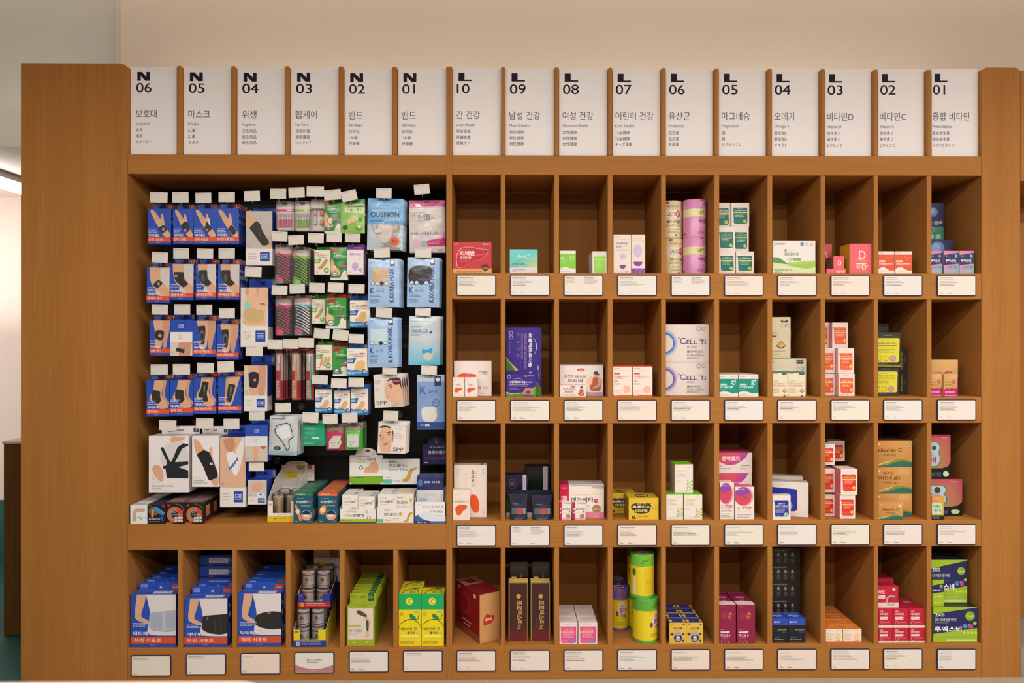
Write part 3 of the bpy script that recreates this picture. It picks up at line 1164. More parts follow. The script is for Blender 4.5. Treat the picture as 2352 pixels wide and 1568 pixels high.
LOGO = lambda x0, y0, x1, y1: [('R', x0, y0, x1, y1, '2148a8'), ('R', x0 + (x1 - x0) * .14, y0 + (y1 - y0) * .26, x1 - (x1 - x0) * .14, y0 + (y1 - y0) * .30, 'dfe4f2'),
                               ('T', 'Dr.MED', x0 + (x1 - x0) * .14, y0 + (y1 - y0) * .38, x1 - (x1 - x0) * .14, y0 + (y1 - y0) * .62, 'dfe4f2', .02),
                               ('R', x0 + (x1 - x0) * .14, y0 + (y1 - y0) * .70, x1 - (x1 - x0) * .14, y0 + (y1 - y0) * .74, 'dfe4f2')]


def greybox(pic, split, model, bg='bdb7b2'):
    return [('R', 0, 0, 1, split, bg)] + list(pic) + [('O', .11, split - .06, .055, .012, 'a8686a'), ('R', 0, split, 1, 1, 'e3ded9'), ('T', model, .1, split + (1 - split) * .26, .36, split + (1 - split) * .36, '8d8886'),
                                                     ('G', .1, split + (1 - split) * .44, .42, split + (1 - split) * .7, 2, 'b1aca8')] + LOGO(.54, split + (1 - split) * .2, .9, split + (1 - split) * .76)


gtab = [('R', .42, .3, .58, .6, '14204f'), ('R', .84, .15, .98, .85, '77706c'), ('T', 'U', .885, .3, .935, .7, 'c9c0b4')]
# ------------------------------------------------------------------ hanging goods, bay with the pegboard
BR = '35322f'
G1 = 'blue support boxes on the pegboard'
band = lambda pts, logo=None: [('P', pts, BR)] + ([('R', logo[0], logo[1], logo[0] + .12, logo[1] + .08, '8f8f96')] if logo else [])
A1 = drmed(HAND + band([(.47, .53), (.70, .445), (.87, .59), (.64, .70)], (.62, .535)), '손목 스트랩', .58)
A2 = drmed(HAND + band([(.40, .46), (.60, .35), (.74, .38), (.86, .62), (.6, .70)], (.55, .57)), '손목 스트랩', .58)
A3 = drmed(HAND + [('R', .62, .28, .75, .5, 'd9d6d4')] + band([(.48, .58), (.62, .33), (.70, .46), (.86, .56), (.60, .70)], (.55, .56)), '손목 서포트', .60)
A4 = drmed(HAND + band([(.50, .56), (.70, .45), (.92, .66), (.74, .77)]), '테이핑 손목 밴드', .72)
B1 = drmed(ELBOW + band([(.26, .50), (.50, .34), (.72, .44), (.46, .61)], (.46, .42)), '팔꿈치 밴드', .62)
B2 = drmed(ELBOW + band([(.16, .22), (.60, .22), (.60, .42), (.80, .55), (.58, .66), (.30, .52), (.17, .38)], (.2, .29)), '팔꿈치 밴드', .62)
tp = [('P', [(.26, .36), (.38, .24), (.46, .40), (.36, .52)], '5c5a58')]
B3 = drmed(ELBOW + [('P', [(.14, .17), (.58, .16), (.58, .40), (.80, .54), (.58, .64), (.26, .52), (.16, .38)], '2c3a3c')] + tp, '테이핑팔꿈치밴드', .80)
B4 = drmed(ELBOW + band([(.14, .17), (.58, .16), (.58, .40), (.80, .54), (.58, .64), (.26, .52), (.16, .38)]) + tp, '테이핑팔꿈치밴드', .80)
C1 = drmed(KNEE + band([(.28, .30), (.40, .27), (.68, .28), (.72, .36), (.68, .52), (.56, .57), (.30, .53)]) + [('E', .51, .43, .09, 0, 'c98e6a')], '무릎 밴드', .50)
C3 = drmed(KNEE + band([(.20, .16), (.54, .14), (.55, .3), (.50, .66), (.32, .68), (.30, .4)]) + [('E', .4, .42, .11, .16, '6a6866'), ('E', .4, .44, .07, .11, BR)], '테이핑무릎밴드', .76)
D1 = drmed(FOOT + band([(.28, .26), (.62, .30), (.60, .46), (.66, .56), (.5, .66), (.26, .58), (.22, .42)]), '발목 밴드', .48)
D3 = drmed(FOOT + band([(.40, .10), (.70, .14), (.58, .44), (.66, .66), (.5, .68), (.18, .50), (.32, .34)]) + [('P', [(.44, .2), (.54, .22), (.46, .56)], '6a6866')], '테이핑발목밴드', .76)
D4 = drmed(CALF + band([(.46, .18), (.78, .22), (.56, .70), (.34, .68), (.42, .36)]) + [('P', [(.52, .25), (.66, .27), (.5, .6)], '6a6866')], '테이핑종아리밴드', .80)
C2 = LOGO(.34, .08, .66, .28) + [('R', 0, .34, 1, .62, 'e6e2de'), ('G', .38, .42, .62, .54, 3, 'a8a4a0'), ('R', 0, .62, 1, 1, 'd3cdc6'), ('P', [(.32, .62), (1, .62), (.92, .8), (.9, 1), (.4, 1), (.36, .8)], 'c9987a'),
                                 ('P', [(.28, .77), (.66, .82), (.62, .93), (.26, .87)], '33343c'), ('O', .12, .92, .06, .012, 'a8686a')]
SD = [('G', .3, .15, .7, .3, 1, 'c9d2ee'), ('R', .25, .32, .75, .42, 'c9c4bc'), ('R', .3, .55, .55, .85, '8c9bd0')]
for lb, sh, x0, x1, yt, yb, art, sz, n in (
        ('blue box picturing a hand with a dark strap round its wrist', 'blue wrist strap box in the upper corner', 339, 392, 479, 561.5, A1, 'U', 3),
        ('blue box picturing a hand with a black thumb-loop wrist wrap', 'blue thumb-loop wrist wrap box', 397.5, 443.8, 479.5, 560.5, A2, 'M', 2),
        ('blue box picturing a hand with a white thumb splint', 'blue thumb splint box', 444.5, 496, 479, 561, A3, 'U', 2),
        ('blue box picturing a hand with a tapered black wrist band', 'blue tapered wrist band box', 496.5, 549, 478.5, 560.5, A4, 'L', 4),
        ('blue box picturing an arm with a narrow forearm strap', 'blue forearm strap box', 336.5, 389, 613.5, 696, B1, 'U', 2),
        ('blue box picturing an elbow in a dark sleeve with square patch', 'blue elbow sleeve box with square patch', 389.5, 444, 606, 689, B2, 'U', 2),
        ('blue box picturing an elbow in a teal-black taping sleeve', 'blue teal-sleeve elbow box', 449.5, 496.5, 606.5, 688, B3, 'M', 2),
        ('blue box picturing an elbow in a grey-black taping sleeve', 'blue grey-sleeve elbow box', 500, 549.5, 606.5, 688, B4, 'XL', 4),
        ('blue box picturing a knee band with a round kneecap hole', 'blue open-kneecap band box', 343.5, 390.3, 735.5, 817, C1, 'U', 2),
        ('blue box picturing a standing knee in a long taping sleeve', 'blue long knee sleeve box', 443, 496, 736, 819, C3, 'XL', 3),
        ('blue box hung lower, picturing a long taping knee sleeve', 'blue knee sleeve box hung lower', 497, 548, 744.5, 826, C3, 'XL', 2),
        ('blue box picturing a foot in black ankle band beside the wood', 'blue ankle band box beside the wood', 336.5, 389, 873, 956.5, D1, 'M', 2),
        ('blue box picturing a foot in black ankle band, second along', 'blue ankle band box, second along', 389.5, 443, 871.5, 954, D1, 'L', 2),
        ('blue box picturing a foot in a long grey taping ankle sleeve', 'blue ankle taping sleeve box', 444.5, 496.5, 866, 950.5, D3, 'L', 3),
        ('blue box picturing a lower leg in a calf sleeve', 'blue calf sleeve box', 501, 554, 865, 949, D4, 'S', 3)):
    hangbox('support_box', 'box', lb, x0, x1, yt, yb, 0.06, 0.021, art, tab=(13, 4, 1), tabops=drtab(sz, len(sz) > 1, random.choice(['c9663c', 'd4552c', 'bf6a44'])), cs='24409a', n=n, group=G1, roll=math.radians(random.uniform(-.6, .6)), side=SD)
hangbox('support_box', 'box', 'blue and white box with a blank white label over a knee strap picture', 391, 442, 734, 817, 0.058, 0.021, C2, tab=(13, 5, 0), tabops=gtab, n=1, group=G1)

for sh, x0, x1, y0, y1, t in (
        ('blue wrist strap box at the upper corner', 344, 384, 441, 465, 2), ('blue thumb-loop wrist wrap box', 396, 433, 441, 465, -1), ('blue thumb splint box', 449, 485, 442, 466, -1), ('blue tapered wrist band box', 502, 539, 441, 464, 0),
        ('tall box picturing a long black wrist brace', 561, 597, 438, 462, -2), ('blue forearm strap box', 348, 384.5, 579, 603, 3), ('blue elbow box with the square patch', 398, 434, 570, 594, 0), ('blue teal-sleeve elbow box', 452, 489, 571, 594, 1), ('blue grey-sleeve elbow box', 502, 539, 570, 594, 0),
        ('tall neck collar box', 562, 600, 612, 636, 2), ('blue open-kneecap band box', 348, 385, 699, 722.5, 1), ('blue box with the blank white label', 400, 436.5, 698.5, 722.5, 0), ('blue long knee sleeve box', 451, 487, 699.5, 723, 0), ('blue knee sleeve box hung lower', 503, 539, 707.5, 731, 0),
        ('tall knee support box', 564, 603, 795, 817.5, 1), ('blue ankle band box beside the wood', 346, 385, 836.5, 860, 0), ('blue ankle band box second along', 397, 436, 836, 860, 0), ('blue ankle taping sleeve box', 452.5, 491, 833, 856.5, 1), ('blue calf sleeve box', 500, 538, 829.5, 854.5, -2),
        ('large white posture strap box', 365, 404, 965, 988, 2), ('white box picturing a black wrist brace', 450, 489, 960.5, 984, 1), ('tall box picturing a toe separator', 513.5, 549.5, 961.5, 985, 0), ('narrow box picturing bare feet', 572, 608, 942.5, 965.5, 0), ('small box picturing a heel cushion', 571.5, 606.5, 1062, 1082, 0)):
    hook(sh, x0, x1, y0, y1, t)

# tall grey-pictured boxes
G2 = 'tall boxes with photo fronts on the pegboard'
wr = [('P', [(.0, .0), (.12, .02), (.36, .16), (.44, .26), (.5, .1), (.56, .14), (.62, .4), (.92, .6), (.98, .69), (.72, .69), (.3, .38), (.0, .26)], SK), ('P', [(.12, .31), (.40, .17), (.56, .24), (.62, .36), (.90, .58), (.80, .63), (.62, .64), (.34, .44)], '2b2826'), ('E', .55, .42, .05, .06, '4a3530')]
hangbox('brace_box', 'box', 'tall blue box picturing a long black wrist brace on grey', 564.5, 625.5, 485, 609.5, 0.06, 0.05, greybox(wr, .69, 'DR-W021'), tab=(12, 6, -6), tabops=gtab, group=G2, cs='223a90', side=[('R', 0, .69, 1, 1, 'd8d3cf')])
nk = [('P', [(.14, 0), (.98, 0), (1, .3), (.9, .42), (.96, .72), (0, .72), (.06, .5), (.2, .3)], 'e0b898'), ('P', [(.2, .30), (.5, .36), (.82, .40), (.78, .44), (.4, .40)], 'c99a7c'), ('P', [(.68, .27), (.80, .255), (.92, .28), (.78, .30)], 'b5605a'), ('P', [(.56, .0), (.66, .0), (.60, .2)], 'caa080'), ('E', .24, .06, .06, .07, 'c99a7c'),
      ('P', [(.10, .40), (.28, .33), (.84, .42), (.86, .56), (.60, .60), (.26, .58), (.08, .48)], 'c9ae78'), ('P', [(0, .52), (.3, .72), (0, .72)], 'e6e2de'), ('E', .24, .30, .13, 0, '8fcfc6')]
hangbox('collar_box', 'box', 'tall blue box picturing a chin above a beige neck collar', 553, 616, 660, 796.5, 0.06, 0.052, greybox(nk, .65, 'DR-122-1', 'd3cdc6'), tab=(22, 8, -9), tabops=gtab, group=G2, cs='223a90', ct='2f52b4', side=[('R', 0, .66, 1, 1, 'd8d3cf')])
kn = [('P', [(.34, 0), (.96, 0), (.92, .5), (.82, .72), (.60, .72), (.56, .3)], 'c9987a'), ('P', [(.16, 0), (.62, 0), (.64, .3), (.56, .72), (.24, .72), (.2, .4)], SK), ('P', [(.18, .16), (.44, .13), (.64, .17), (.62, .38), (.54, .50), (.22, .48), (.20, .3)], '2a2d36'), ('E', .46, .32, .06, 0, 'c98e6a')]
hangbox('support_box', 'box', 'tall blue box picturing a navy open knee support', 561, 614, 839, 944, 0.06, 0.052, greybox(kn, .66, 'DR-K010', 'cfc6b8'), tab=(24, 5, -8), tabops=gtab, group=G2, cs='223a90', ct='2f52b4', side=[('R', 0, .68, 1, 1, 'd8d3cf')])
ps = [('P', [(.52, .11), (.58, 0), (.93, .02), (.9, .06), (.7, .1)], SK), ('P', [(.26, .42), (.36, .2), (.55, .1), (.99, .08), (.99, .75), (.44, .74), (.40, .60)], 'd6d3d6'), ('P', [(.10, .52), (.30, .50), (.40, .74), (.30, .84), (.08, .62)], SK),
      ('P', [(.29, .21), (.36, .19), (.54, .46), (.58, .44), (.72, .2), (.86, .13), (.99, .14), (.99, .17), (.84, .22), (.66, .46), (.99, .45), (.99, .50), (.74, .55), (.99, .61), (.99, .75), (.46, .74), (.42, .58), (.36, .57), (.36, .53), (.44, .52), (.46, .46)], '252a30'),
      ('T', 'Posture Corrective', .08, .86, .62, .895, '6d6868'), ('T', 'Control', .08, .905, .30, .935, '6d6868'), ('T', 'DR-B101', .08, .80, .24, .82, 'a39e9e'), ('O', .13, .73, .05, .01, 'b5b0b0')]
hangbox('posture_box', 'box', 'large white box picturing black posture straps over a white shirt', 341.5, 433.5, 1001, 1131, 0.045, 0.07, ps, cf='e8e2e2', tab=(18, 9, -6), tabops=[('R', .42, .45, .58, .62, '8a8585'), ('R', .84, .25, .97, .8, '38343a'), ('T', 'S', .885, .36, .925, .68, 'd8d4d4', .02)], group=G2, cs='dcd6d6')
wb = [('P', [(.06, .08), (.10, .05), (.18, .06), (.32, .14), (.46, .28), (.64, .36), (.66, .24), (.72, .2), (.76, .24), (.74, .4), (.98, .72), (.99, .98), (.80, .98), (.66, .86), (.40, .5), (.14, .34), (.08, .2)], SK), ('P', [(.16, .36), (.44, .27), (.66, .32), (.72, .42), (.96, .73), (.94, .82), (.62, .88), (.40, .58)], '27262a'), ('R', .66, .52, .77, .57, 'c9c9c9'),
      ('T', 'Wrist Hand', .07, .855, .44, .89, '6d6868'), ('T', 'Motion Control', .07, .905, .56, .935, '6d6868'), ('T', 'DR-W201', .07, .81, .28, .83, 'a39e9e')]
hangbox('brace_box', 'box', 'white box picturing a hand in a black wrist brace', 441, 503, 1001, 1118, 0.04, 0.06, wb, cf='e6e3e2', tab=(18, 8, -6), tabops=[('R', .42, .45, .58, .62, '8a8585'), ('R', .84, .25, .98, .8, '38343a'), ('T', 'L', .89, .36, .93, .68, 'd8d4d4', .02)], group=G2, cs='d8d3d6')
tz_ = [('R', 0, 0, 1, .7, 'd9b094'), ('P', [(.6, .2), (.9, 0), (1, 0), (1, .1), (.75, .5)], 'e4e0dc'), ('P', [(.12, .04), (.5, 0), (.6, .1), (.5, .2), (.36, .22), (.2, .16)], 'c58f6c'), ('P', [(.2, .22), (.55, .20), (.70, .30), (.74, .46), (.64, .56), (.52, .52), (.36, .42)], 'e9e6ea')]
for i in range(5):
    tz_.append(('E', .37 + .075 * i, .445 - .016 * i - .004 * i * i, .035, .03, '4a74c4'))
hangbox('separator_box', 'box', 'tall blue-backed box picturing a white toe separator on skin', 505.5, 564, 1003.5, 1164, 0.045, 0.055, greybox(tz_, .72, 'DR-A034', 'd9b094'), tab=(24, 7, -5), tabops=gtab, group=G2, cs='223a90', ct='2f52b4', side=[('R', 0, .72, 1, 1, 'd8d3cf')])
ft = LOGO(.36, .08, .68, .24) + [('R', 0, .30, 1, .58, 'dcdde0'), ('G', .38, .38, .62, .48, 3, 'b0acb0'), ('R', 0, .58, 1, 1, 'cdbfb2'), ('P', [(.34, .58), (.60, .58), (.56, .82), (.6, .98), (.34, .98), (.38, .8)], SK), ('P', [(.68, .58), (.95, .58), (.84, .66), (.74, .64)], 'b5605a'), ('O', .1, .92, .05, .012, 'a8686a')]
hangbox('insole_box', 'box', 'narrow blue-topped box picturing bare feet, beside the mask bag', 563, 614.5, 976, 1060, 0.04, 0.05, ft, tab=(10, 4, 0), tabops=gtab, group=G2, cs='223a90')
hl = greybox([('P', [(.3, .1), (.75, .06), (.82, .3), (.6, .5), (.1, .46)], SK), ('E', .66, .60, .2, .08, 'e4e4e6'), ('E', .68, .60, .08, .035, '3a5fb4')], .68, 'DR-A012', 'c8c2bd')
hangbox('heel_box', 'box', 'small blue box picturing a heel on a white gel cushion', 569.5, 612.5, 1102, 1158, 0.05, 0.055, hl, tab=(18, 6, -10), tabops=gtab, group=G2, cs='223a90', ct='2f52b4')

# ------------------------------------------------------------------ right half of the pegboard
for sh, x0, x1, y0, y1, t in (
        ('pink interdental brush pack', 620.5, 657, 433, 456.5, 0), ('lime interdental brush pack', 663, 700, 430, 454, -2), ('orange and pink earplug pack', 704, 743.5, 428, 451, 1), ('green finger plaster pack on the upper row', 745, 784, 435, 459, -5), ('lime waterproof plaster pack', 787, 822, 437, 461, -13),
        ('pale blue jaw mask pouch', 864, 899, 432, 455, 1), ('pink-topped clear plaster bag', 952, 987.5, 423, 446, -5),
        ('pink and teal floss pick pack', 624, 659.5, 531.5, 554, 2), ('lime floss pick pack', 662.5, 698.5, 540, 562, -3), ('cream plaster box on the second row', 707, 743, 535.5, 558, 2), ('green plaster pack on the second row', 749, 784.5, 535.5, 556, 1), ('purple child plaster box', 792, 827.5, 536.5, 556.5, 1),
        ('blue mask pouch with a beige mask', 858.5, 895.5, 568.5, 591, -2), ('blue mask pouch with a charcoal mask', 953, 990.5, 569, 591, 0),
        ('all-pink floss pick pack', 623.5, 659.5, 655.5, 677, 2), ('white and blue floss pick pack', 665.5, 700.5, 652, 674, -2), ('cream plaster box on the third row', 709.5, 745, 649.5, 672, 2), ('green plaster box on the third row', 752.5, 788, 649, 671.5, 2), ('blue-topped plaster box on the third row', 800, 837, 652.5, 674, 1),
        ('cream plaster box on the fourth row', 720, 756, 754.5, 777, 5), ('green plaster box on the fourth row', 763, 799, 757, 781, 6), ('blue plaster box on the fourth row', 800.5, 835.5, 767, 788.5, 2), ('blue mask pouch with a white mask', 862.5, 899.5, 706, 729, 4), ('clear bag of bird-beak masks', 954, 989, 707, 725, 2),
        ('magenta toothbrush pack', 614.5, 648.5, 780, 801.5, 1), ('orange toothbrush pack', 650, 684.5, 778.5, 800.5, 1), ('mint toothbrush pack', 685.5, 721, 776, 798, 1),
        ('blue plaster box nearest the toothbrushes', 716, 752, 861, 882, 3), ('middle blue plaster box of the fifth row', 760, 795.5, 869, 891, 3), ('last blue plaster box of the fifth row', 800, 836, 867, 888.5, 1), ('serum patch pack with a profile face', 878, 911.5, 844, 859.5, 2), ('flat blue mask bag', 967, 1003, 839.5, 860, 2),
        ('silver mask bag', 632, 668, 925, 947, -1), ('green mint strip packet', 694, 730.5, 947, 970.5, 3), ('magenta floss pack', 741, 775.5, 951, 973, -2), ('bright green floss pack', 785, 821, 948, 970.5, -1), ('serum patch pack with a frontal face', 880, 914.5, 943.5, 966, 2)):
    hook(sh, x0, x1, y0, y1, t)


def blister(name, label, x0, x1, yt, yb, Y, cardops, content, cf='e8ded6', d=0.014, n=1, dy=None, group=None, b0=.0, b1=1.0, roll=0.0):
    cx, zb, wd, ht, Y = frame_px(x0, x1, yt, yb, Y, 'NB', False, yb)
    mb = MB()
    mb.box(-wd / 2, d, 0, wd / 2, d + 0.001, ht, cf, ch=0.0002)
    prt(mb, flat((-wd / 2, d, ht), (wd, 0, 0), (0, 0, -ht), (0, -1, 0)), cardops)
    o = mb.build(name, CARD, loc=(cx, Y, zb))
    o.rotation_euler = (0, roll, 0)
    pre(o, 'pack', group)
    content(o, wd, ht, d)
    mb = MB()
    rounded_slab(mb, -wd / 2 + .001, wd / 2 - .001, ht * (1 - b1) + .001, ht * (1 - b0) - .001, 0.0, d - 0.0003, 0.005, 'w', shell=True)
    mb.build('blister', CLEAR, o)
    return row(o, n, dy or d + 0.003, label, 'on its hook')


def brushes(col, k=5):
    def f(o, wd, ht, d):
        for i in range(k):
            mb = MB()
            x = (-.33 + .66 * i / (k - 1)) * wd
            mb.tube([(x, d * .5, ht * .12), (x, d * .5, ht * .38)], wd * .055, col, 8)
            mb.tube([(x, d * .5, ht * .38), (x, d * .5, ht * .44)], wd * .065, 'ead9d6', 8)
            mb.tube([(x, d * .5, ht * .44), (x, d * .5, ht * .60)], wd * .045, 'b9b4b4', 8)
            mb.build('interdental_brush', PLASTIC, o)
    return f


def picks(c1, c2, k=9):
    def f(o, wd, ht, d):
        for i in range(k):
            z = ht * (.10 + .58 * i / (k - 1))
            mb = MB()
            a, b = (-wd * .40, d * .5, z + ht * .13), (wd * .0, d * .5, z + ht * .06)
            mb.tube([a, b], wd * .028, c1, 6)
            mb.tube([b, (wd * .40, d * .5, z - ht * .05)], wd * .04, c2, 6)
            mb.build('floss_pick', PLASTIC, o)
    return f


GB = 'clear blister packs on the pegboard'
for lb, x0, x1, yt, yb, c, c2 in (('clear pack of pink interdental brushes', 634, 672.5, 462, 527.5, 'd8507e', 'e0487c'), ('clear pack of lime interdental brushes', 676.5, 712, 461.5, 528.5, '86c23e', '9cc84e')):
    blister('interdental_pack', lb, x0, x1, yt, yb, 0.06, [('R', 0, .25, 1, .34, c2), ('G', .12, .12, .7, .2, 2, 'b59aa0'), ('R', .3, .02, .6, .09, '6a6462'), ('R', .55, .265, .9, .32, 'f0e4e0')], brushes(c), n=2, group=GB, d=.016)


def plugs(o, wd, ht, d):
    for x, z, c, l in ((-.17, .48, 'e3a0a0', .13), (-.17, .22, 'd9d2cc', .2), (.27, .5, 'e08a4c', .1), (.27, .2, 'e08a4c', .1)):
        r = wd * .11
        lathe_obj('ear_plug', [(r * .9, 0, c), (r, ht * .02, c), (r * .9, ht * l, c), (r * .6, ht * (l + .05), c), (.0, ht * (l + .06), c)], (x * wd, d * .45, z * ht), PLASTIC, 14, True, o)


blister('earplug_pack', 'grey card with pink and orange foam earplugs', 711.5, 744.5, 456, 529.5, 0.055, [('T', '3M', .07, .02, .3, .065, 'c8342c', .03), ('G', .07, .10, .8, .19, 2, '9a9492'), ('R', .45, .03, .58, .05, '55504e')], plugs, cf='d6cec8', n=1, group=GB, b0=.3, d=.018)

GREENB = [('P', [(.0, .16), (.14, .05), (.5, .03), (.52, .12), (.2, .16)], 'b02a26'), ('T', '스킨케어', .17, .23, .72, .32, 'e8efe0', .03), ('T', '플러스', .74, .26, .96, .32, 'd0e4c8', .02), ('T', '써지', .17, .17, .36, .215, 'e8efe0', .02), ('O', .62, .16, .09, .02, 'a9c98a'), ('R', .25, .36, .9, .41, '1b4a38'), ('G', .3, .37, .85, .40, 1, 'd0e4c8')]
GFING = [('P', [(.0, .40), (.06, .36), (.2, .46), (.42, .62), (.56, .76), (.5, .84), (.2, .84), (0, .80)], 'e3b890'), ('E', .36, .60, .14, .09, 'efd0ae'), ('O', .4, .62, .24, .03, '2c5a48')]
GTAIL = [('R', .55, .56, 1, .61, 'd8604a'), ('R', .55, .62, 1, .67, '2a6a9a'), ('P', [(.7, .80), (.86, .70), (1, .74), (1, .93), (.6, .93)], 'dfdcd0'), ('E', .26, .83, .17, 0, '34507c'), ('E', .26, .83, .13, 0, 'e8e4e0'), ('R', .15, .82, .37, .86, 'c85a40'), ('R', 0, .93, 1, 1, 'e6e4dc')]
pouch('plaster_pack', 'pack', 'green plaster pack picturing a fingertip, on the upper row', 745.5, 783, 460, 536, 0.06, GREENB + GFING + GTAIL, cf='3a9442', bulge=.003, n=2, dy=.012, group='plaster packs on the pegboard', mat=PLASTIC)
pouch('plaster_pack', 'pack', 'lime plaster pack picturing a pierced beige plaster', 782.5, 838, 457, 536, 0.055, [('R', 0, 0, 1, .13, '3c7a34'), ('R', .28, .20, .95, .25, '5a4a5c'), ('P', [(.16, .26), (1, .24), (1, .42), (.16, .40)], 'c4dca0'), ('T', '서울', .26, .27, .5, .36, '3a5a2a', .02), ('T', '연고', .66, .26, .92, .35, '3a4a2a', .02),
      ('P', [(.28, .60), (.62, .48), (.72, .52), (.74, .60), (.40, .73), (.28, .70)], 'd9bd86'), ('L', [(.4, .57), (.44, .68)], .01, 'a98a56'), ('L', [(.48, .55), (.52, .66)], .01, 'a98a56'), ('L', [(.56, .52), (.6, .63)], .01, 'a98a56'), ('E', .2, .66, .06, .07, '6ab8b0'), ('E', .19, .83, .11, .07, '4d4a44'), ('E', .76, .83, .14, .08, '7a9a3a'), ('E', .78, .81, .08, .04, 'dfe0d0'), ('E', .82, .6, .07, .05, '5a7a3a')], cf='8cc04e', bulge=.003, group='plaster packs on the pegboard', mat=PLASTIC)
# pale blue jaw mask pouch
DUS = [('R', 0, .51, 1, 1, 'b7c8d2'), ('P', [(.08, .51), (.92, .51), (.92, .66), (.84, .74), (.66, .93), (.92, .95), (.92, 1), (.2, 1), (.5, .92), (.3, .78), (.16, .62)], '9d9690'), ('P', [(.12, .51), (.72, .51), (.74, .66), (.60, .84), (.50, .88), (.36, .84), (.2, .64)], 'cdc4bb'),
       ('P', [(.24, .51), (.32, .51), (.30, .58), (.22, .61)], 'a9a099'), ('P', [(.22, .68), (.42, .66), (.40, .69), (.28, .71)], '9a7a74'), ('P', [(.74, .52), (.84, .51), (.84, .58), (.76, .62)], 'c4b8ad'), ('L', [(.16, .62), (.36, .85), (.52, .89), (.66, .80), (.74, .60)], .012, '7e92a0'),
       ('T', 'OUSNON', .09, .27, .89, .365, '1f2c50', .035), ('G', .06, .19, .55, .22, 1, '35587c'), ('T', '메디엔비', .76, .175, .92, .20, '20406a'), ('G', .08, .42, .5, .455, 2, '28486e'), ('R', .48, .45, .58, .48, '58626a'), ('G', .62, .44, .92, .49, 2, '4878a4'), ('E', .78, .83, .125, 0, 'e2603a'), ('G', .71, .80, .86, .86, 2, '7a2a20')]
pouch('mask_pouch', 'pouch', 'pale blue jaw mask pouch picturing a grey lower face', 843, 925, 456, 574, 0.05, DUS, cf='6aa9da', n=5, dy=.013, dx=.0015, roll=math.radians(1.0), group='mask pouches on the pegboard')
PKT = [('R', 0, 0, 1, .115, 'b43474'), ('P', [(.16, .06), (.3, .07), (.36, .12), (.2, .12)], 'e6c4d4'), ('R', 0, .115, 1, .14, 'c98aa8'), ('T', '메디', .11, .27, .22, .32, 'c04a5a', .02), ('T', '하이덤', .24, .27, .58, .38, '2c2a30', .03), ('T', '반창고', .60, .32, .76, .37, '8a8486'), ('G', .12, .24, .6, .265, 1, '77727a'), ('G', .2, .39, .55, .405, 1, 'a09a9c'),
       ('P', [(.06, .74), (.38, .66), (.44, .62), (.94, .62), (1, .62), (1, .72), (.5, .80), (.5, .93), (.02, .93)], 'cfc9cc'), ('P', [(.5, .775), (1, .70), (1, .88), (.46, .885), (.5, .83)], 'c02a72'), ('G', .54, .80, .98, .86, 2, 'f0d0e0'), ('P', [(.70, .76), (1, .58), (1, .72)], 'd88ab0'), ('E', .21, .82, .12, 0, 'd8b8c4'), ('E', .42, .83, .09, 0, '8fb0c0'), ('R', .32, .85, .52, .88, 'c9a890')]
PKT += [('R', .05 + .045 * i, .60 + .012 * (i % 3), .065 + .045 * i, .66 + .01 * (i % 2), '7a7678') for i in range(19)] + [('T', '일동제약', .8, .945, .98, .97, '8a2a3c')]
pouch('plaster_bag', 'bag', 'clear plaster bag with a magenta header and band', 941, 1022.5, 460, 580, 0.05, PKT, cf='d0c9c4', n=2, dy=.02, group=None, roll=math.radians(-.8))

# floss packs
for lb, x0, x1, yt, yb, c1, c2, hd, blob, n in (('floss pick pack with pink picks and a teal corner', 631, 668, 561, 650, 'c66a86', 'd0587a', 'd8506a', '4ab0a4', 1), ('floss pick pack with lime picks', 672, 707.5, 567, 654.5, '78b83c', '8cc84a', '9ccc5a', '8cd06a', 6),
                                              ('floss pick pack with all-pink picks', 632, 667.5, 679, 770, 'c0607c', 'd04a78', 'e05a78', 'e0587a', 2), ('floss pick pack with white picks and a blue disc', 675, 713, 678, 770, 'c8d4dc', 'ece8e2', '58aed0', '4aa8d4', 3)):
    blister('floss_pick_pack', lb, x0, x1, yt, yb, 0.06, [('R', 0, .22, 1, .29, hd), ('R', .3, .0, .68, .06, '6f6864'), ('R', .1, .03, .25, .09, 'd88a88'), ('R', .74, .03, .9, .09, 'd88a88'), ('G', .1, .12, .8, .2, 2, 'b0a29c'), ('R', .0, .29, 1, 1, '5c5654'), ('P', [(0, .76), (.3, .8), (.46, .9), (.40, 1), (0, 1)], blob), ('E', .22, .89, .2, 0, 'e0587a' if c1 != '78b83c' else '8cd06a')], picks(c1, c2), cf='e2d2c8', n=n, dy=.020, group=GB, d=.017)
# plaster cartons
BEIGE = lambda c, kid=0: [('T', '써지+', .06, .10, .30, .145, '4a4038', .02), ('T', '스킨케어', .09, .18, .60, .27, '5a4a3a', .015), ('T', '플러스', .63, .20, .90, .26, '8a7a66'), ('R', .28, .29, .8, .31, '9a8a76'), ('P', [(0, .37), (.46, .35), (.34, .55), (0, .55)], c), ('G', .03, .38, .34, .52, 3, 'e6f0da')]
GRC = [('E', .76, .83, .16, 0, '4a9a4c'), ('E', .76, .83, .09, 0, 'c4dca8'), ('T', '40', .12, .88, .24, .93, 'b06a4a')]
STRIP = [('P', [(.62, .42), (.72, .36), (.84, .38), (.86, .46), (.52, .76), (.36, .80), (.22, .78), (.24, .70), (.40, .64)], 'b3945e'), ('P', [(.44, .60), (.54, .54), (.60, .62), (.50, .68)], 'c4a670')]
TB = [('R', .4, .3, .6, .6, '1d3a20')]
GC = 'plaster boxes on the pegboard'
hangbox('plaster_box', 'box', 'cream plaster box with a curved tan strip, second row', 722, 758.5, 574, 630, 0.06, 0.014, BEIGE('6aa84e') + STRIP + GRC, cf='e6dccb', tab=(8, 3, 0), tabc='3f8a3a', tabops=TB, n=2, group=GC)
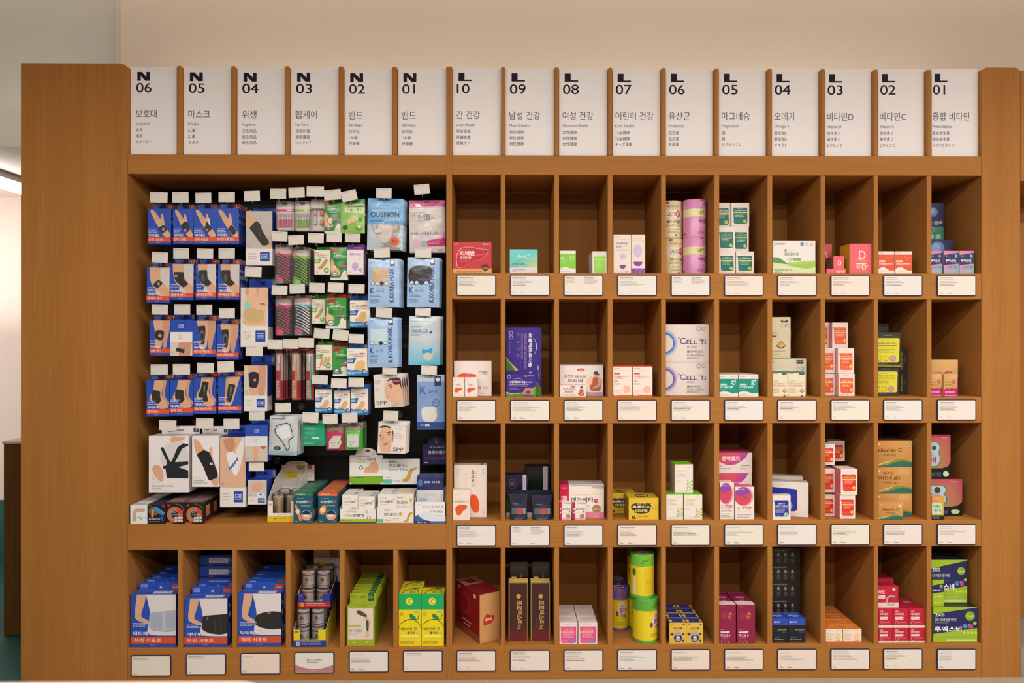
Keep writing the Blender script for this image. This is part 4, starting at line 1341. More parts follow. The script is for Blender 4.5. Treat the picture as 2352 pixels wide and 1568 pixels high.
pouch('plaster_pack', 'pack', 'green plaster pack picturing a finger joint, second row', 759.5, 797.5, 567, 643, 0.065, GREENB + [('P', [(.04, .36), (.14, .36), (.26, .60), (.5, .66), (.6, .8), (.5, .88), (.1, .88), (0, .66)], 'e3b890'), ('E', .24, .62, .1, .06, 'efd0ae')] + GTAIL, cf='3a9442', bulge=.003, n=2, dy=.012, group='plaster packs on the pegboard', mat=PLASTIC)
hangbox('plaster_box', 'box', 'purple-topped white box of child plasters', 797, 835, 573, 630, 0.055, 0.014, [('T', '바로케어밴드', .14, .14, .86, .24, '7a4a9a', .02), ('G', .08, .05, .3, .08, 1, 'b0a0b8'), ('E', .5, .68, .2, .17, 'c9a4d2'), ('G', .74, .3, .9, .42, 2, 'c0b0c8'), ('G', .08, .9, .3, .94, 1, '9a80a8'), ('R', .72, .80, .78, .86, '7a4a9a'), ('R', .84, .74, .88, .92, '9a80a8')], cf='e6dee0', tab=(13, 0, 0), tabc='7a3c9c', tabops=[('T', '바로케어밴드', .35, .45, .85, .75, 'e0d0ea'), ('R', .42, .1, .56, .25, '38184c')], cs='6e3690', n=4, group=GC)
hangbox('plaster_box', 'box', 'cream plaster box with a curved tan strip, third row', 717, 747.3, 686, 743, 0.07, 0.014, BEIGE('6aa84e') + STRIP + GRC, cf='e6dccb', tab=(8, 3, 0), tabc='3f8a3a', tabops=TB, n=2, group=GC)
hangbox('plaster_box', 'box', 'green plaster box picturing a pointing finger, third row', 748, 795, 684, 754, 0.05, 0.012, GREENB + [('P', [(.06, .30), (.12, .29), (.16, .46), (.30, .58), (.40, .62), (.40, .84), (.04, .84), (.0, .62), (.08, .5)], 'e3b890'), ('E', .26, .46, .13, .1, '2f7a3c'), ('P', [(.72, .72), (.86, .56), (.92, .60), (.8, .84), (.66, .86)], 'e6e0cc')] + GTAIL, cf='3a9442', tab=(9, 2, 2), tabc='a83228', tabops=TB, n=4, dy=.02, group=GC)
BLOB = [('P', [(.52, .48), (.64, .40), (.82, .44), (.84, .56), (.80, .70), (.6, .84), (.42, .80), (.28, .78), (.24, .68), (.42, .64)], 'd9ad74')]
WAVE = [('P', [(0, .76), (.2, .80), (.45, .78), (1, .86), (1, 1), (0, 1)], '2a78b8'), ('P', [(0, .84), (.4, .86), (1, .82), (1, .9), (0, .94)], '7ab6d8'), ('E', .84, .86, .13, 0, '2456a0'), ('E', .86, .85, .08, 0, 'd9b080'), ('T', '108', .08, .91, .2, .95, 'd8e8f0'), ('T', '12', .26, .91, .36, .95, 'd8e8f0')]
PKB = [('R', .62, .16, .86, .2, 'd0606a')]
hangbox('plaster_box', 'box', 'blue-waved plaster box with a moulded beige patch, third row', 803.5, 849, 689.5, 752, 0.065, 0.016, BEIGE('2a62b0') + PKB + BLOB + WAVE, cf='e8e0d4', tab=(11, 0, 0), tabc='2358a8', tabops=TB, cs='1f4c9c', n=2, group=GC)
hangbox('plaster_box', 'box', 'cream plaster box with three tan strips, fourth row', 725.5, 763, 792, 849.5, 0.06, 0.014, BEIGE('6aa84e') + [('P', [(.26 + .2 * i, .72), (.34 + .2 * i, .50), (.46 + .2 * i, .46), (.48 + .2 * i, .54), (.38 + .2 * i, .80), (.28 + .2 * i, .86), (.22 + .2 * i, .80)], 'c4a472') for i in range(3)] + GRC, cf='e6dccb', tab=(8, 3, 0), tabc='5a9a3a', tabops=TB, n=2, group=GC)
hangbox('plaster_box', 'box', 'green plaster box with a white tape strip, fourth row', 764.5, 799, 796, 863.5, 0.065, 0.014, GREENB + [('P', [(.6, .60), (.9, .50), (.96, .60), (.8, .78), (.6, .84), (.52, .76)], 'e6e0cc')] + GTAIL, cf='3a9442', tab=(9, 2, 2), tabc='a83228', tabops=TB, n=2, group=GC)
OVAL = [('P', [(.54, .46), (.70, .42), (.86, .46), (.90, .58), (.86, .72), (.80, .84), (.62, .90), (.44, .84), (.38, .74), (.42, .56)], 'e0b678')]
hangbox('plaster_box', 'box', 'blue-waved plaster box with a big oval patch, fourth row', 797, 844, 800, 862.5, 0.05, 0.016, BEIGE('2a62b0') + PKB + OVAL + WAVE, cf='e8e0d4', tab=(10, 3, 0), tabc='2d68b8', tabops=[('R', .82, .2, .94, .8, 'e0908a')] + TB, cs='1f4c9c', n=2, group=GC)
PAD = [('P', [(.56, .50), (.70, .44), (.84, .50), (.80, .64), (.66, .80), (.46, .84), (.24, .80), (.22, .74), (.42, .70), (.5, .6)], 'd9ad74')]
for lb, x0, x1, yt, yb, n in (('blue-waved plaster box nearest the toothbrushes, fifth row', 723.5, 762.5, 893.5, 947.5, 2), ('blue-waved plaster box in the middle of the fifth row', 768, 804, 896, 950, 1), ('blue-waved plaster box at the end of the fifth row', 806, 845, 892.5, 952.5, 4)):
    hangbox('plaster_box', 'box', lb, x0, x1, yt, yb, 0.06, 0.016, BEIGE('2a62b0') + PKB + PAD + WAVE, cf='e6e0d8', tab=(9, 2, 0), tabc='2358a8', tabops=TB, cs='1f4c9c', n=n, group=GC)

# mask pouches
KM = lambda mask: [('GR', 0, 0, 1, .1, 'a6c6e6', 'a6c6e6', '9bbfe4', '9bbfe4')] + mask + [('R', .70, .03, .86, .155, '24427e'), ('E', .78, .075, .06, 0, 'e4e8ee'), ('L', [(.75, .06), (.81, .09)], .01, '24427e'), ('V', 'K.KOREA MASK', .69, .20, .83, .90, '28407c', .03), ('R', .08, .055, .22, .085, '7ea4cc')] + \
    [q for i in range(4) for q in ([('E', .15 + .15 * i, .515, .066, 0, '24386e' if i == 2 else 'cfdcec'), ('O', .15 + .15 * i, .515, .066, .010, '2c4478')])] + [('T', 'K', .07, .60, .20, .715, '2a55b0', .04), ('T', '마스크', .27, .635, .52, .70, '6a86b0', .0), ('R', .27, .60, .52, .612, '9ab4d4'), ('G', .07, .75, .44, .80, 2, '6a8ab8'), ('G', .07, .84, .40, .94, 3, '6a8ab8')]
GM = 'mask pouches on the pegboard'
pouch('mask_pouch', 'pouch', 'light blue mask pouch showing a beige mask', 846, 917, 594, 705, 0.045, KM([('P', [(.10, .20), (.66, .20), (.64, .46), (.7, .55), (.40, .56), (.10, .52)], 'cdb08e')]), cf='a3c3e6', n=5, dy=.014, dx=.002, group=GM)
pouch('mask_pouch', 'pouch', 'light blue mask pouch showing a charcoal mask', 934.5, 1008.5, 591, 705, 0.045, KM([('P', [(.06, .24), (.26, .16), (.74, .17), (.78, .30), (.70, .56), (.46, .54), (.10, .56), (.02, .40)], '3e3a3c')]), cf='a3c3e6', n=4, dy=.016, dx=.001, group=GM, roll=math.radians(.8))
pouch('mask_pouch', 'pouch', 'light blue mask pouch showing a white mask', 845.5, 914, 729, 843, 0.045, KM([('P', [(.08, .24), (.66, .22), (.64, .46), (.66, .54), (.10, .52)], 'c4d8e0')]), cf='9dbfe4', n=4, dy=.014, dx=.003, group=GM, roll=math.radians(-.8))
BB = [('GR', 0, .52, 1, 1, 'b7cdd8', 'b9ced8', '58bcd8', '6cc2da'), ('R', 0, .10, 1, .115, 'b8c8d0'), ('G', .10, .21, .50, .26, 1, '4a82b4'), ('T', '가슴마스크', .09, .27, .60, .345, '3c74a8', .02), ('E', .70, .325, .045, 0, '2a62a4'), ('G', .08, .37, .45, .41, 2, '8aa4b4'), ('P', [(.46, .72), (.60, .66), (.76, .70), (.80, .80), (.70, .90), (.58, .92), (.46, .84)], 'cfcbc0'), ('P', [(.44, .67), (.58, .69), (.76, .64), (.74, .76), (.60, .74), (.44, .78)], '3a9ed4')]
pouch('mask_bag', 'bag', 'clear and turquoise bag of bird-beak masks', 938, 1010.5, 726, 838, 0.045, BB, cf='c3d0d6', n=4, dy=.016, dx=.002, group=GM, roll=math.radians(.8))
KF = [('R', 0, 0, 1, .125, 'b9c6d8'), ('R', .64, .03, .88, .2, '28406e'), ('E', .76, .09, .07, 0, 'dfe4ea'), ('T', 'K', .12, .215, .34, .355, '2a4a90', .0), ('T', '마스크', .44, .28, .74, .345, '35569c', .015), ('O', .70, .515, .13, .016, '3a5a98'), ('G', .6, .50, .8, .525, 1, '3a5a98'), ('P', [(.16, .62), (.30, .58), (.62, .58), (.74, .62), (.74, .78), (.62, .86), (.32, .86), (.18, .80)], 'dcdad6'), ('L', [(.34, .6), (.36, .85)], .008, 'bcbab8'), ('L', [(.5, .6), (.5, .85)], .008, 'bcbab8'), ('O', .82, .68, .12, .02, '7f9ccc'), ('R', 0, .865, 1, .985, '2a4c94'), ('T', '대형', .12, .905, .26, .935, 'dfe4ea'), ('R', .3, .90, .46, .94, 'c4cede')]
pouch('mask_bag', 'bag', 'flat blue bag with a pleated white mask, beside the divider', 957.5, 1021, 860, 986, 0.05, KF, cf='7fa0d0', n=1, group=GM, bulge=.004)
SF = [('GR', .36, .12, 1, 1, 'cfc2bc', 'd8cdc8', 'd8c4b8', 'e0d4cc'), ('P', [(.44, .2), (.6, .12), (.96, .14), (.98, .5), (.86, .3), (.6, .24)], '4a3a34'), ('P', [(.36, .56), (.40, .40), (.46, .22), (.66, .18), (.86, .26), (.98, .44), (.98, .86), (.70, .95), (.6, .84), (.46, .78), (.42, .66)], 'dcae92'), ('P', [(.5, .34), (.62, .30), (.64, .33), (.52, .36)], '6a4a3c'), ('P', [(.54, .39), (.66, .37), (.62, .42)], '5a4a46'), ('P', [(.40, .68), (.50, .67), (.46, .72)], 'b86a60'), ('P', [(.6, .95), (.98, .76), (.98, 1), (.6, 1)], 'c9b5a4'),
      ('E', .8, .22, .13, 0, '4a3038'), ('R', .69, .2, .91, .24, 'd0606a'), ('G', .05, .19, .36, .22, 1, 'c07a70'), ('G', .05, .25, .3, .28, 1, 'b0a8a4'), ('G', .05, .4, .2, .5, 3, 'c9c4c0'), ('T', 'SPP', .08, .80, .44, .915, '4a4240', -.01), ('R', 0, 0, 1, .10, 'dcd4d0')]
pouch('serum_pack', 'pack', 'white serum patch pack picturing a face in profile', 861, 926, 859, 935, 0.05, SF, cf='ddd6d0', n=4, dy=.022, dx=.004, group='serum patch packs on the pegboard', roll=math.radians(-2.5), bulge=.003, mat=PLASTIC)
SF2 = [('P', [(0, .2), (.16, .12), (.42, .14), (.56, .30), (.54, .7), (.50, .2)], '4a3a34'), ('P', [(.04, .36), (.16, .16), (.38, .18), (.52, .32), (.54, .52), (.48, .72), (.44, .86), (.54, .96), (.14, .98), (.10, .84), (.02, .62)], 'dcae92'), ('P', [(.30, .33), (.46, .30), (.46, .33), (.32, .36)], '5a4034'), ('P', [(.32, .40), (.44, .38), (.40, .43)], '4a3c38'), ('P', [(.04, .44), (.12, .42), (.10, .47)], '4a3c38'), ('P', [(.18, .36), (.22, .58), (.12, .60)], 'caa088'), ('P', [(.18, .70), (.38, .66), (.34, .73), (.22, .74)], 'b5645c'), ('G', .60, .2, .9, .26, 1, 'b8aea8'), ('G', .60, .34, .94, .56, 4, 'd0b4b0'), ('T', 'SPP', .56, .80, .92, .92, '5a504e', -.01), ('R', 0, 0, 1, .12, 'dcd6d4')]
pouch('serum_pack', 'pack', 'white serum patch pack picturing a face seen from the front', 867, 931, 968.5, 1041, 0.05, SF2, cf='e0dad6', n=3, dy=.022, dx=.004, group='serum patch packs on the pegboard', roll=math.radians(2.0), bulge=.003, mat=PLASTIC)
# toothbrushes
def brush(c):
    def f(o, wd, ht, d):
        mb = MB()
        mb.tube([(wd * .1, d * .5, ht * .03), (wd * .1, d * .5, ht * .3), (wd * .1, d * .45, ht * .6)], wd * .13, c, 8)
        mb.tube([(wd * .1, d * .45, ht * .6), (wd * .1, d * .5, ht * .88)], wd * .09, c, 8)
        mb.box(-wd * .12, d * .2, ht * .72, wd * .06, d * .7, ht * .88, 'e6e0da')
        mb.build('toothbrush', PLASTIC, o)
    return f


for lb, x0, c, n in (('toothbrush pack with a magenta brush', 632.5, 'c0307a', 7), ('toothbrush pack with an orange brush', 669.5, 'e89a44', 6), ('toothbrush pack with a mint brush', 702.5, '4ab89c', 5)):
    blister('toothbrush_pack', lb, x0, x0 + 15.5, 802, 919, 0.05, [('R', 0, 0, 1, .08, 'a03a3a'), ('R', 0, .42, .45, .62, 'c02a34'), ('R', .0, .96, 1, 1, 'c83a40'), ('V', 'TUTTIMELO', .08, .64, .42, .95, 'c04a4a', .02), ('R', .55, .62, 1, .96, 'c02a34')], brush(c), cf='e2cbc2', n=n, dy=.0175, group='red toothbrush packs on the pegboard', d=.013)
# bags and packets of the lowest peg row
SB = [('L', [(.20, .36), (.28, .24), (.62, .17), (.74, .22), (.86, .52), (.70, .62), (.74, .80), (.66, .88), (.50, .66), (.24, .46), (.20, .36)], .03, '2c3040'), ('P', [(.24, .36), (.60, .22), (.70, .26), (.78, .50), (.5, .60), (.30, .44)], 'dfe0e0'), ('G', .10, .06, .56, .11, 1, '4a5058'), ('E', .31, .82, .13, .045, '3a3e46'), ('T', '80', .25, .80, .34, .84, 'd8dcde', .02), ('GR', 0, .88, 1, 1, 'a6bcc8', 'a6bcc8', '8fb0c0', '8fb0c0')]
pouch('mask_bag', 'bag', 'shiny silver bag with a navy-edged mask, under the toothbrushes', 617, 682, 955, 1045, 0.05, SB, cf='c0c8cc', n=4, dy=.022, dx=.002, group=GM, roll=math.radians(2))
AQ = [('T', 'AQUAMINT', .10, .28, .60, .36, '8fd0b8', .01), ('G', .10, .22, .4, .25, 1, '8fd0b8'), ('G', .10, .40, .7, .56, 3, '78c0a8'), ('R', .42, .64, .76, .72, 'c4e4d8'), ('G', .10, .62, .3, .72, 2, '78c0a8'), ('R', 0, .82, 1, .825, '6ab89c'), ('T', 'AQUAMINT', .06, .86, .56, .94, '9cd8c0', .01)]
pouch('mint_packet', 'packet', 'emerald green mint strip packet', 694.5, 745, 966.5, 1023.5, 0.055, AQ, cf='2a9c78', bulge=.004, n=2, dy=.02, mat=PLASTIC, roll=math.radians(1))


def flosscase(kind):
    def f(o, wd, ht, d):
        mb = MB()
        if kind:
            rounded_slab(mb, -wd * .34, wd * .34, ht * .12, ht * .62, d * .15, d * .95, wd * .1, 'e6ece0')
            prt(mb, flat((-wd * .34, d * .15, ht * .62), (wd * .68, 0, 0), (0, 0, -ht * .5), (0, -1, 0)), [('G', .2, .1, .7, .16, 1, '8aa87a'), ('G', .15, .5, .8, .7, 3, '9ac88a'), ('R', .2, .8, .4, .86, '6ac05a')])
        else:
            mb.raw([(x * wd, y, z * ht) for y in (d * .2, d * .9) for x, z in ((-.34, .08), (.2, .08), (.38, .3), (.30, .42), (.36, .56), (-.1, .56), (-.34, .36))],
                   [(0, 1, 2, 3, 4, 5, 6), (13, 12, 11, 10, 9, 8, 7)] + [(k, k + 7, (k + 1) % 7 + 7, (k + 1) % 7) for k in range(7)], H('ece4e2'))
            prt(mb, flat((-wd * .34, d * .2, ht * .5), (wd * .6, 0, 0), (0, 0, -ht * .4), (0, -1, 0)), [('E', .95, .5, .16, 0, 'c8d84a'), ('G', .15, .45, .75, .6, 1, 'd0407a'), ('G', .3, .7, .6, .8, 1, 'e07a9a')])
        mb.build('floss_case', PLASTIC, o)
    return f


FT = lambda c: [('R', 0, .24, 1, 1, c), ('R', .36, 0, .7, .12, '8a827c'), ('R', .1, .05, .26, .14, 'c85a4c'), ('R', .78, .05, .92, .13, 'd09a8a'), ('G', .05, .28, .5, .31, 1, 'f0d4dc'), ('T', '치실', .66, .27, .92, .32, 'f4e4e4', .02)]
blister('floss_pack', 'clear pack with a white dispenser on magenta card', 748.5, 789, 975, 1035, 0.055, FT('d42a5a'), flosscase(0), cf='bcae9e', n=2, group=GB, d=.016)
blister('floss_pack', 'clear pack with a white dispenser on bright green card', 791.5, 829, 974, 1034.5, 0.05, FT('58c848'), flosscase(1), cf='bcae9e', n=5, dy=.022, group=GB, d=.016)
# ------------------------------------------------------------------ goods standing on shelves
def top(o):
    return ('z', o.location.z + o['dim'][1])


def header_card(parent, hx0, hx1, hyt, hyb, Y, cf, ops, arch=None, thick=0.0012):
    r = parent.location
    a, b = P(hx0, hyt, Y).x - r.x, P(hx1, hyt, Y).x - r.x
    zt, zb = P((hx0 + hx1) / 2, hyt, Y).z - r.z, P((hx0 + hx1) / 2, hyb, Y).z - r.z
    pts = [(0, 1)]
    if arch:
        a0, a1, sh = arch
        pts += [(0, sh + .02), (.02, sh), (a0, sh)] + [((a0 + a1) / 2 - (a1 - a0) / 2 * math.cos(math.pi * i / 12), sh * (1 - math.sin(math.pi * i / 12) ** .8)) for i in range(1, 12)] + [(a1, sh), (.98, sh), (1, sh + .02)]
    else:
        pts += [(0, .02), (.02, 0), (.98, 0), (1, .02)]
    pts += [(1, 1)]
    y = Y - r.y
    mb = MB()
    q = [(a + (b - a) * u, zt + (zb - zt) * v) for u, v in pts]
    m = len(q)
    mb.face([(x, y, z) for x, z in q][::-1] if area(pts) < 0 else [(x, y, z) for x, z in q], H(cf))
    mb.face([(x, y + thick, z) for x, z in q], H(cf))
    for i in range(m):
        (x0, z0), (x1, z1) = q[i], q[(i + 1) % m]
        mb.face([(x0, y, z0), (x0, y + thick, z0), (x1, y + thick, z1), (x1, y, z1)], H(cf))
    prt(mb, flat((a, y, zt), (b - a, 0, 0), (0, 0, zb - zt), (0, -1, 0)), ops)
    return mb.build('header_card', CARD, parent)


def tray(name, label, x0, x1, yl, base, Y, d, ops, cf, inside='dcd6ce', back=1.6, bay='NB', group=None, notch=None, side=None):
    cx, zb, wd, ht, Y = frame_px(x0, x1, yl, base, Y, bay, False)
    mb = MB()
    t = 0.0011
    mb.box(-wd / 2, 0, 0, wd / 2, d, t, inside)
    if notch:
        n0, n1, nh = notch
        for xa, xb, h in ((-.5, n0 - .5, 1), (n0 - .5, n1 - .5, nh), (n1 - .5, .5, 1)):
            mb.box(xa * wd, 0, t, xb * wd, t, ht * h, cf)
    else:
        mb.box(-wd / 2, 0, t, wd / 2, t, ht, cf)
    mb.box(-wd / 2, d - t, t, wd / 2, d, ht * back, inside)
    c = H(side or cf)
    for s in (-1, 1):
        x, xi = s * wd / 2, s * (wd / 2 - t)
        o_ = [(x, 0, t), (x, d, t), (x, d, ht * back), (x, d * .5, ht * (1 + (back - 1) * .7)), (x, 0, ht)]
        i_ = [(xi, p[1], p[2]) for p in o_]
        mb.face(o_ if s > 0 else o_[::-1], c)
        mb.face(i_[::-1] if s > 0 else i_, H(inside))
        for k in range(5):
            a, b = k, (k + 1) % 5
            mb.face([o_[a], i_[a], i_[b], o_[b]], H(inside))
    prt(mb, flat((-wd / 2, 0, ht), (wd, 0, 0), (0, 0, -ht), (0, -1, 0)), ops)
    o = mb.build(name, CARD, loc=(cx, Y, zb))
    tag(o, label, 'tray', group)
    o['dim'] = (wd, ht, d)
    return o


def cup(label, x, y, z, r, h, lab=('e8e4e0', 'b83a50', '8a5a4a'), roll='cfc0b4', group='bandage cups in display trays'):
    """clear cup around a rolled bandage with a printed band"""
    root = empty('bandage_cup', (x, y, z))
    tag(root, label, 'cup', group)
    Mw = wrap(r * .93, h * .12, h * .80, 2.4)
    lathe_obj('bandage_roll', [(r * .90, 0.001, roll), (r * .90, h * .10, lab[0]), (r * .90, h * .82, roll), (r * .90, h * .86, roll), (r * .3, h * .87, 'a88058'), (0, h * .86, 'a88058')], (0, 0, 0), CARD, 24, True, root,
              [(Mw, [('R', 0, 0, 1, .10, lab[1]), ('R', 0, .92, 1, 1, lab[1]), ('E', .45, .42, .07, .16, lab[2]), ('E', .56, .46, .06, .14, 'b89060'), ('G', .3, .68, .7, .84, 2, '6a6470'), ('G', .1, .2, .24, .7, 4, '9a94a0'), ('G', .74, .2, .9, .7, 4, '9a94a0')])])
    mb = MB()
    mb.lathe([(r * .97, 0.0006, 'w'), (r, h * .05, 'w'), (r, h * .93, 'w'), (r * 1.02, h * .95, 'w'), (r * .9, h, 'w'), (0.0, h, 'w')], 24)
    mb.build('cup', CUPMAT, root, True)
    return root


# --- tape boxes at the foot of the pegboard bay
GT = 'tape boxes at the foot of the pegboard bay'
box('tape_box', 'box', 'white tape box printed with a beige strip and green pulse line', 299, 338, 1160, 'nb', 0.006, 0.048, [('P', [(.16, .86), (.16, .40), (.24, .24), (.40, .18), (.86, .18), (.86, .34), (.44, .36), (.34, .44), (.33, .86)], 'c9a898'), ('L', [(0, .68), (.5, .68), (.56, .58), (.64, .76), (.70, .64), (.74, .68), (1, .68)], .035, '5aa890')], cf='e6e6e4', ct='e4dcd8', top=[('G', .1, .25, .9, .8, 3, '8a8886')], bay='NB', n=5, group=GT)
box('tape_box', 'box', 'dark tape box with crossed blue kinesiology strips', 339.5, 380, 1157.5, 'nb', 0.003, 0.05, [('E', .35, .35, .3, .22, '8a5a2c'), ('P', [(.18, .62), (.26, .26), (.36, .28), (.28, .66)], 'c9a45a'), ('P', [(.24, .22), (.46, .12), (.96, .42), (.92, .52), (.5, .34)], '4a9ad4'), ('P', [(.24, .22), (.40, .18), (.92, .50), (.84, .58), (.4, .34)], '3a86c8'), ('T', '파워테이핑', .06, .68, .70, .80, 'd0ccc8', .03), ('T', 'Y', .74, .62, .90, .84, '3aa0dc', .03), ('G', .06, .86, .9, .92, 1, 'b0b0b0'), ('R', .8, .06, .96, .12, 'b03a34'), ('R', .05, .06, .2, .1, '3a7a3a')], cf='202030', ct='2c3048', bay='NB', n=4, group=GT)
RB = [('E', .46, .58, .42, 0, 'd06a3a'), ('E', .46, .58, .32, 0, '9a8478'), ('E', .46, .58, .18, 0, '2a2a2c'), ('P', [(.56, .3), (.9, .38), (.86, .6), (.6, .52)], 'd0443a'), ('G', .36, .46, .6, .52, 1, 'e4e0dc'), ('G', .36, .54, .86, .66, 1, '9a9490')] + [('R', .46 + .15 * i, .68 + .13 * j, .58 + .15 * i, .78 + .13 * j, 'd8cdc4') for i in range(3) for j in range(2)] + [('R', .08, .10, .2, .2, 'b82e2a'), ('R', 0, .93, .34, 1, 'd0502c'), ('L', [(.5, .07), (.8, .16), (.92, .34)], .02, '9a9a3a')]
o1 = box('tape_box', 'box', 'black tape box with an orange ring, beside the dark strip box', 381.5, 425, 1152.5, 'nb', 0.006, 0.062, RB, cf='26241f', ct='6a5a54', top=[('G', .08, .1, .92, .85, 5, 'c4b0a8'), ('R', .06, .86, .94, .95, 'b04a44')], side=[('R', .25, .2, .75, .7, 'c47a50'), ('R', 0, .92, 1, 1, 'c03a2a')], bay='NB', n=3, group=GT)
o2 = box('tape_box', 'box', 'black orange-ringed tape box at the open end of its block', 426, 469, 1152.5, 'nb', 0.006, 0.062, RB, cf='26241f', ct='6a5a54', top=[('G', .08, .1, .92, .85, 5, 'c4b0a8'), ('R', .06, .86, .94, .95, 'b04a44')], side=[('R', .25, .2, .75, .7, 'c47a50'), ('R', 0, .92, 1, 1, 'c03a2a')], bay='NB', n=3, group=GT)

# --- counter displays at the foot of the pegboard bay
t1 = tray('display_tray', 'white and yellow counter tray of clear bandage cups with a tip header', 614, 676, 1150, 'nb', 0.03, 0.17, [('R', 0, .72, 1, 1, 'd9bf2e'), ('T', '7.5cm x 4.5m', .3, .60, .72, .68, 'b0a898'), ('R', .24, .82, .30, .88, 'b05a2a'), ('G', .34, .80, .78, .9, 1, '8a7a2a'), ('T', 'MH', .06, .12, .16, .22, 'c05a6a', .02)], 'e8e0d6', notch=(.2, .88, .42), back=2.2)
header_card(t1, 647, 722, 1058, 1104, 0.198, 'd9d0c8', [('R', 0, .20, 1, .55, 'c4b4aa'), ('P', [(0, .20), (.4, .24), (.5, .5), (.3, .9), (0, .9)], 'd0b4a4'), ('P', [(.44, .24), (.74, .22), (.76, .42), (.50, .46)], '8a7a3a'), ('E', .76, .34, .06, .1, 'c9bc94'), ('P', [(.78, .2), (.94, .2), (.94, .42), (.80, .44)], '9c4a44'), ('T', '가위가 필요없는', .26, .06, .62, .11, '6a4a48'), ('T', '자가접착밴드', .28, .13, .70, .185, '8a5a58', .02), ('P', [(.14, .58), (.3, .50), (.48, .56), (.5, .8), (.3, .9), (.14, .84)], 'd8bc2a'), ('T', 'Tip', .2, .56, .32, .66, '3a342a', .02), ('G', .2, .7, .46, .84, 2, '6a5a2a'), ('O', .67, .78, .04, .014, '3a3a44'), ('G', .74, .74, .96, .82, 2, '8a8688')], arch=(.12, .80, .20))
rr_ = .0345
for k, (px, yy, lab) in enumerate(((630, 0.075, 'clear cup with a tan bandage roll, front of the yellow-edged tray'), (660, 0.082, 'clear cup with a label strip, front row beside the green box row'), (632, 0.146, 'clear cup with a bandage roll behind another in the yellow-edged tray'), (661.5, 0.150, 'clear cup furthest back in the yellow-edged tray'))):
    cup(lab, t1.location.x + (-.0222 if px < 640 else .0222), yy + 0.002, SHELF['nb'] + 0.002, rr_ * .61, .088, ('c9a878', 'c9b08a', 'b8905a'))
TIN = lambda c, blob: [('R', 0, 0, 1, .105, c), ('G', .14, .035, .84, .075, 1, 'e0e8dc'), ('G', .2, .18, .74, .21, 1, 'a8c4c8'), ('T', '티눈밴드', .14, .25, .80, .345, 'e4ece8', .035), ('E', .87, .285, .06, 0, 'b84a3a'), ('G', .4, .42, .94, .46, 1, 'b8d0d0')] + blob + [('E', .68, .74, .27, 0, '16364c'), ('O', .68, .74, .27, .02, 'c9d4d4'), ('P', [(.42, .72), (.56, .70), (.68, .74), (.82, .70), (.94, .74), (.88, .86), (.68, .91), (.48, .86)], 'e0a080'), ('E', .68, .76, .16, .04, 'e8dcd0'), ('G', .06, .93, .36, .97, 1, 'c0d4d8'), ('G', .78, .93, .94, .96, 1, 'a8c4c8')]
TB1 = [('P', [(.06, .40), (.16, .36), (.22, .52), (.34, .60), (.34, .68), (.44, .86), (.40, .94), (.32, .94), (.22, .72), (.12, .66), (.14, .56)], 'e08a50'), ('E', .23, .61, .12, 0, 'f0cfa0')]
TB2 = [('P', [(.10, .52), (.26, .40), (.40, .42), (.44, .54), (.38, .66), (.24, .74), (.10, .70), (.06, .60)], 'e08a50'), ('E', .25, .57, .14, 0, 'f0cfa0')]
GTN = 'corn plaster boxes at the foot of the pegboard bay'
TS = [('R', 0, .02, 1, .1, '2a6a5a'), ('E', .5, .25, .3, .06, 'b84a3a'), ('G', .1, .4, .9, .46, 1, 'b8d0d0'), ('E', .5, .7, .44, .16, 'e0a080')]
box('corn_plaster_box', 'box', 'teal corn plaster box with green top', 674, 718, 1131.5, 'nb', 0.012, 0.0195, TIN('2f7a5c', TB1), cf='1d5a70', cs='1c5064', ct='2c6a58', top=[('G', .1, .3, .9, .6, 1, 'a8c8b4')], side=TS, bay='NB', n=11, dy=.0225, group=GTN)
box('corn_plaster_box', 'box', 'teal corn plaster box with orange top', 730.5, 774.5, 1131.5, 'nb', 0.014, 0.0195, TIN('d8683a', TB2), cf='1d5a70', cs='1c5064', ct='d8683a', top=[('G', .1, .3, .9, .6, 1, 'e8c0a0')], side=TS, bay='NB', n=11, dy=.0225, group=GTN)
NEO = lambda fig: [('T', '네오케어밴드', .12, .12, .55, .165, '8a8890'), ('T', 'Neo', .12, .20, .42, .30, 'a8b84a', .02), ('T', 'care', .42, .215, .84, .30, '5a5868', .02), ('O', .90, .18, .06, .015, '7a9a3a'), ('O', .22, .62, .10, .02, '8a8a94'), ('G', .12, .35, .6, .40, 1, 'b0aca8')] + fig
FIG1 = [('P', [(.36, .72), (.36, .60), (.52, .58), (.54, .48), (.74, .46), (.92, .48), (.94, .80), (.86, .88), (.1, .92), (.1, .84)], 'd0a274'), ('L', [(.64, .48), (.64, .86)], .01, 'b08458')]
FIG2 = [('P', [(.50, .60), (.54, .50), (.70, .49), (.76, .58), (.74, .90), (.66, .96), (.50, .94), (.46, .86)], 'dba07a')]
FIG3 = [('P', [(.30, .94), (.34, .64), (.46, .52), (.70, .50), (.82, .62), (.88, .94)], 'dcaa90')]
GN = 'white plaster boxes in counter trays'
t2 = tray('display_tray', 'white counter tray with a green foot line, holding two rows of plaster boxes', 780, 864, 1169, 'nb', 0.010, 0.12, [('T', '네오케어밴드', .17, .10, .48, .24, '8a8890'), ('T', 'Neo', .17, .32, .38, .54, 'a8b84a', .02), ('T', 'care', .38, .36, .68, .54, '4a4860', .02), ('O', .80, .62, .055, .012, '35406a'), ('O', .74, .2, .04, .01, '8aa04a'), ('R', 0, .70, 1, .93, '9abc3a'), ('R', 0, .93, 1, 1, '3a4468'), ('G', .03, .76, .34, .88, 1, '4a5a1a')], 'e6e2de', back=1.5)
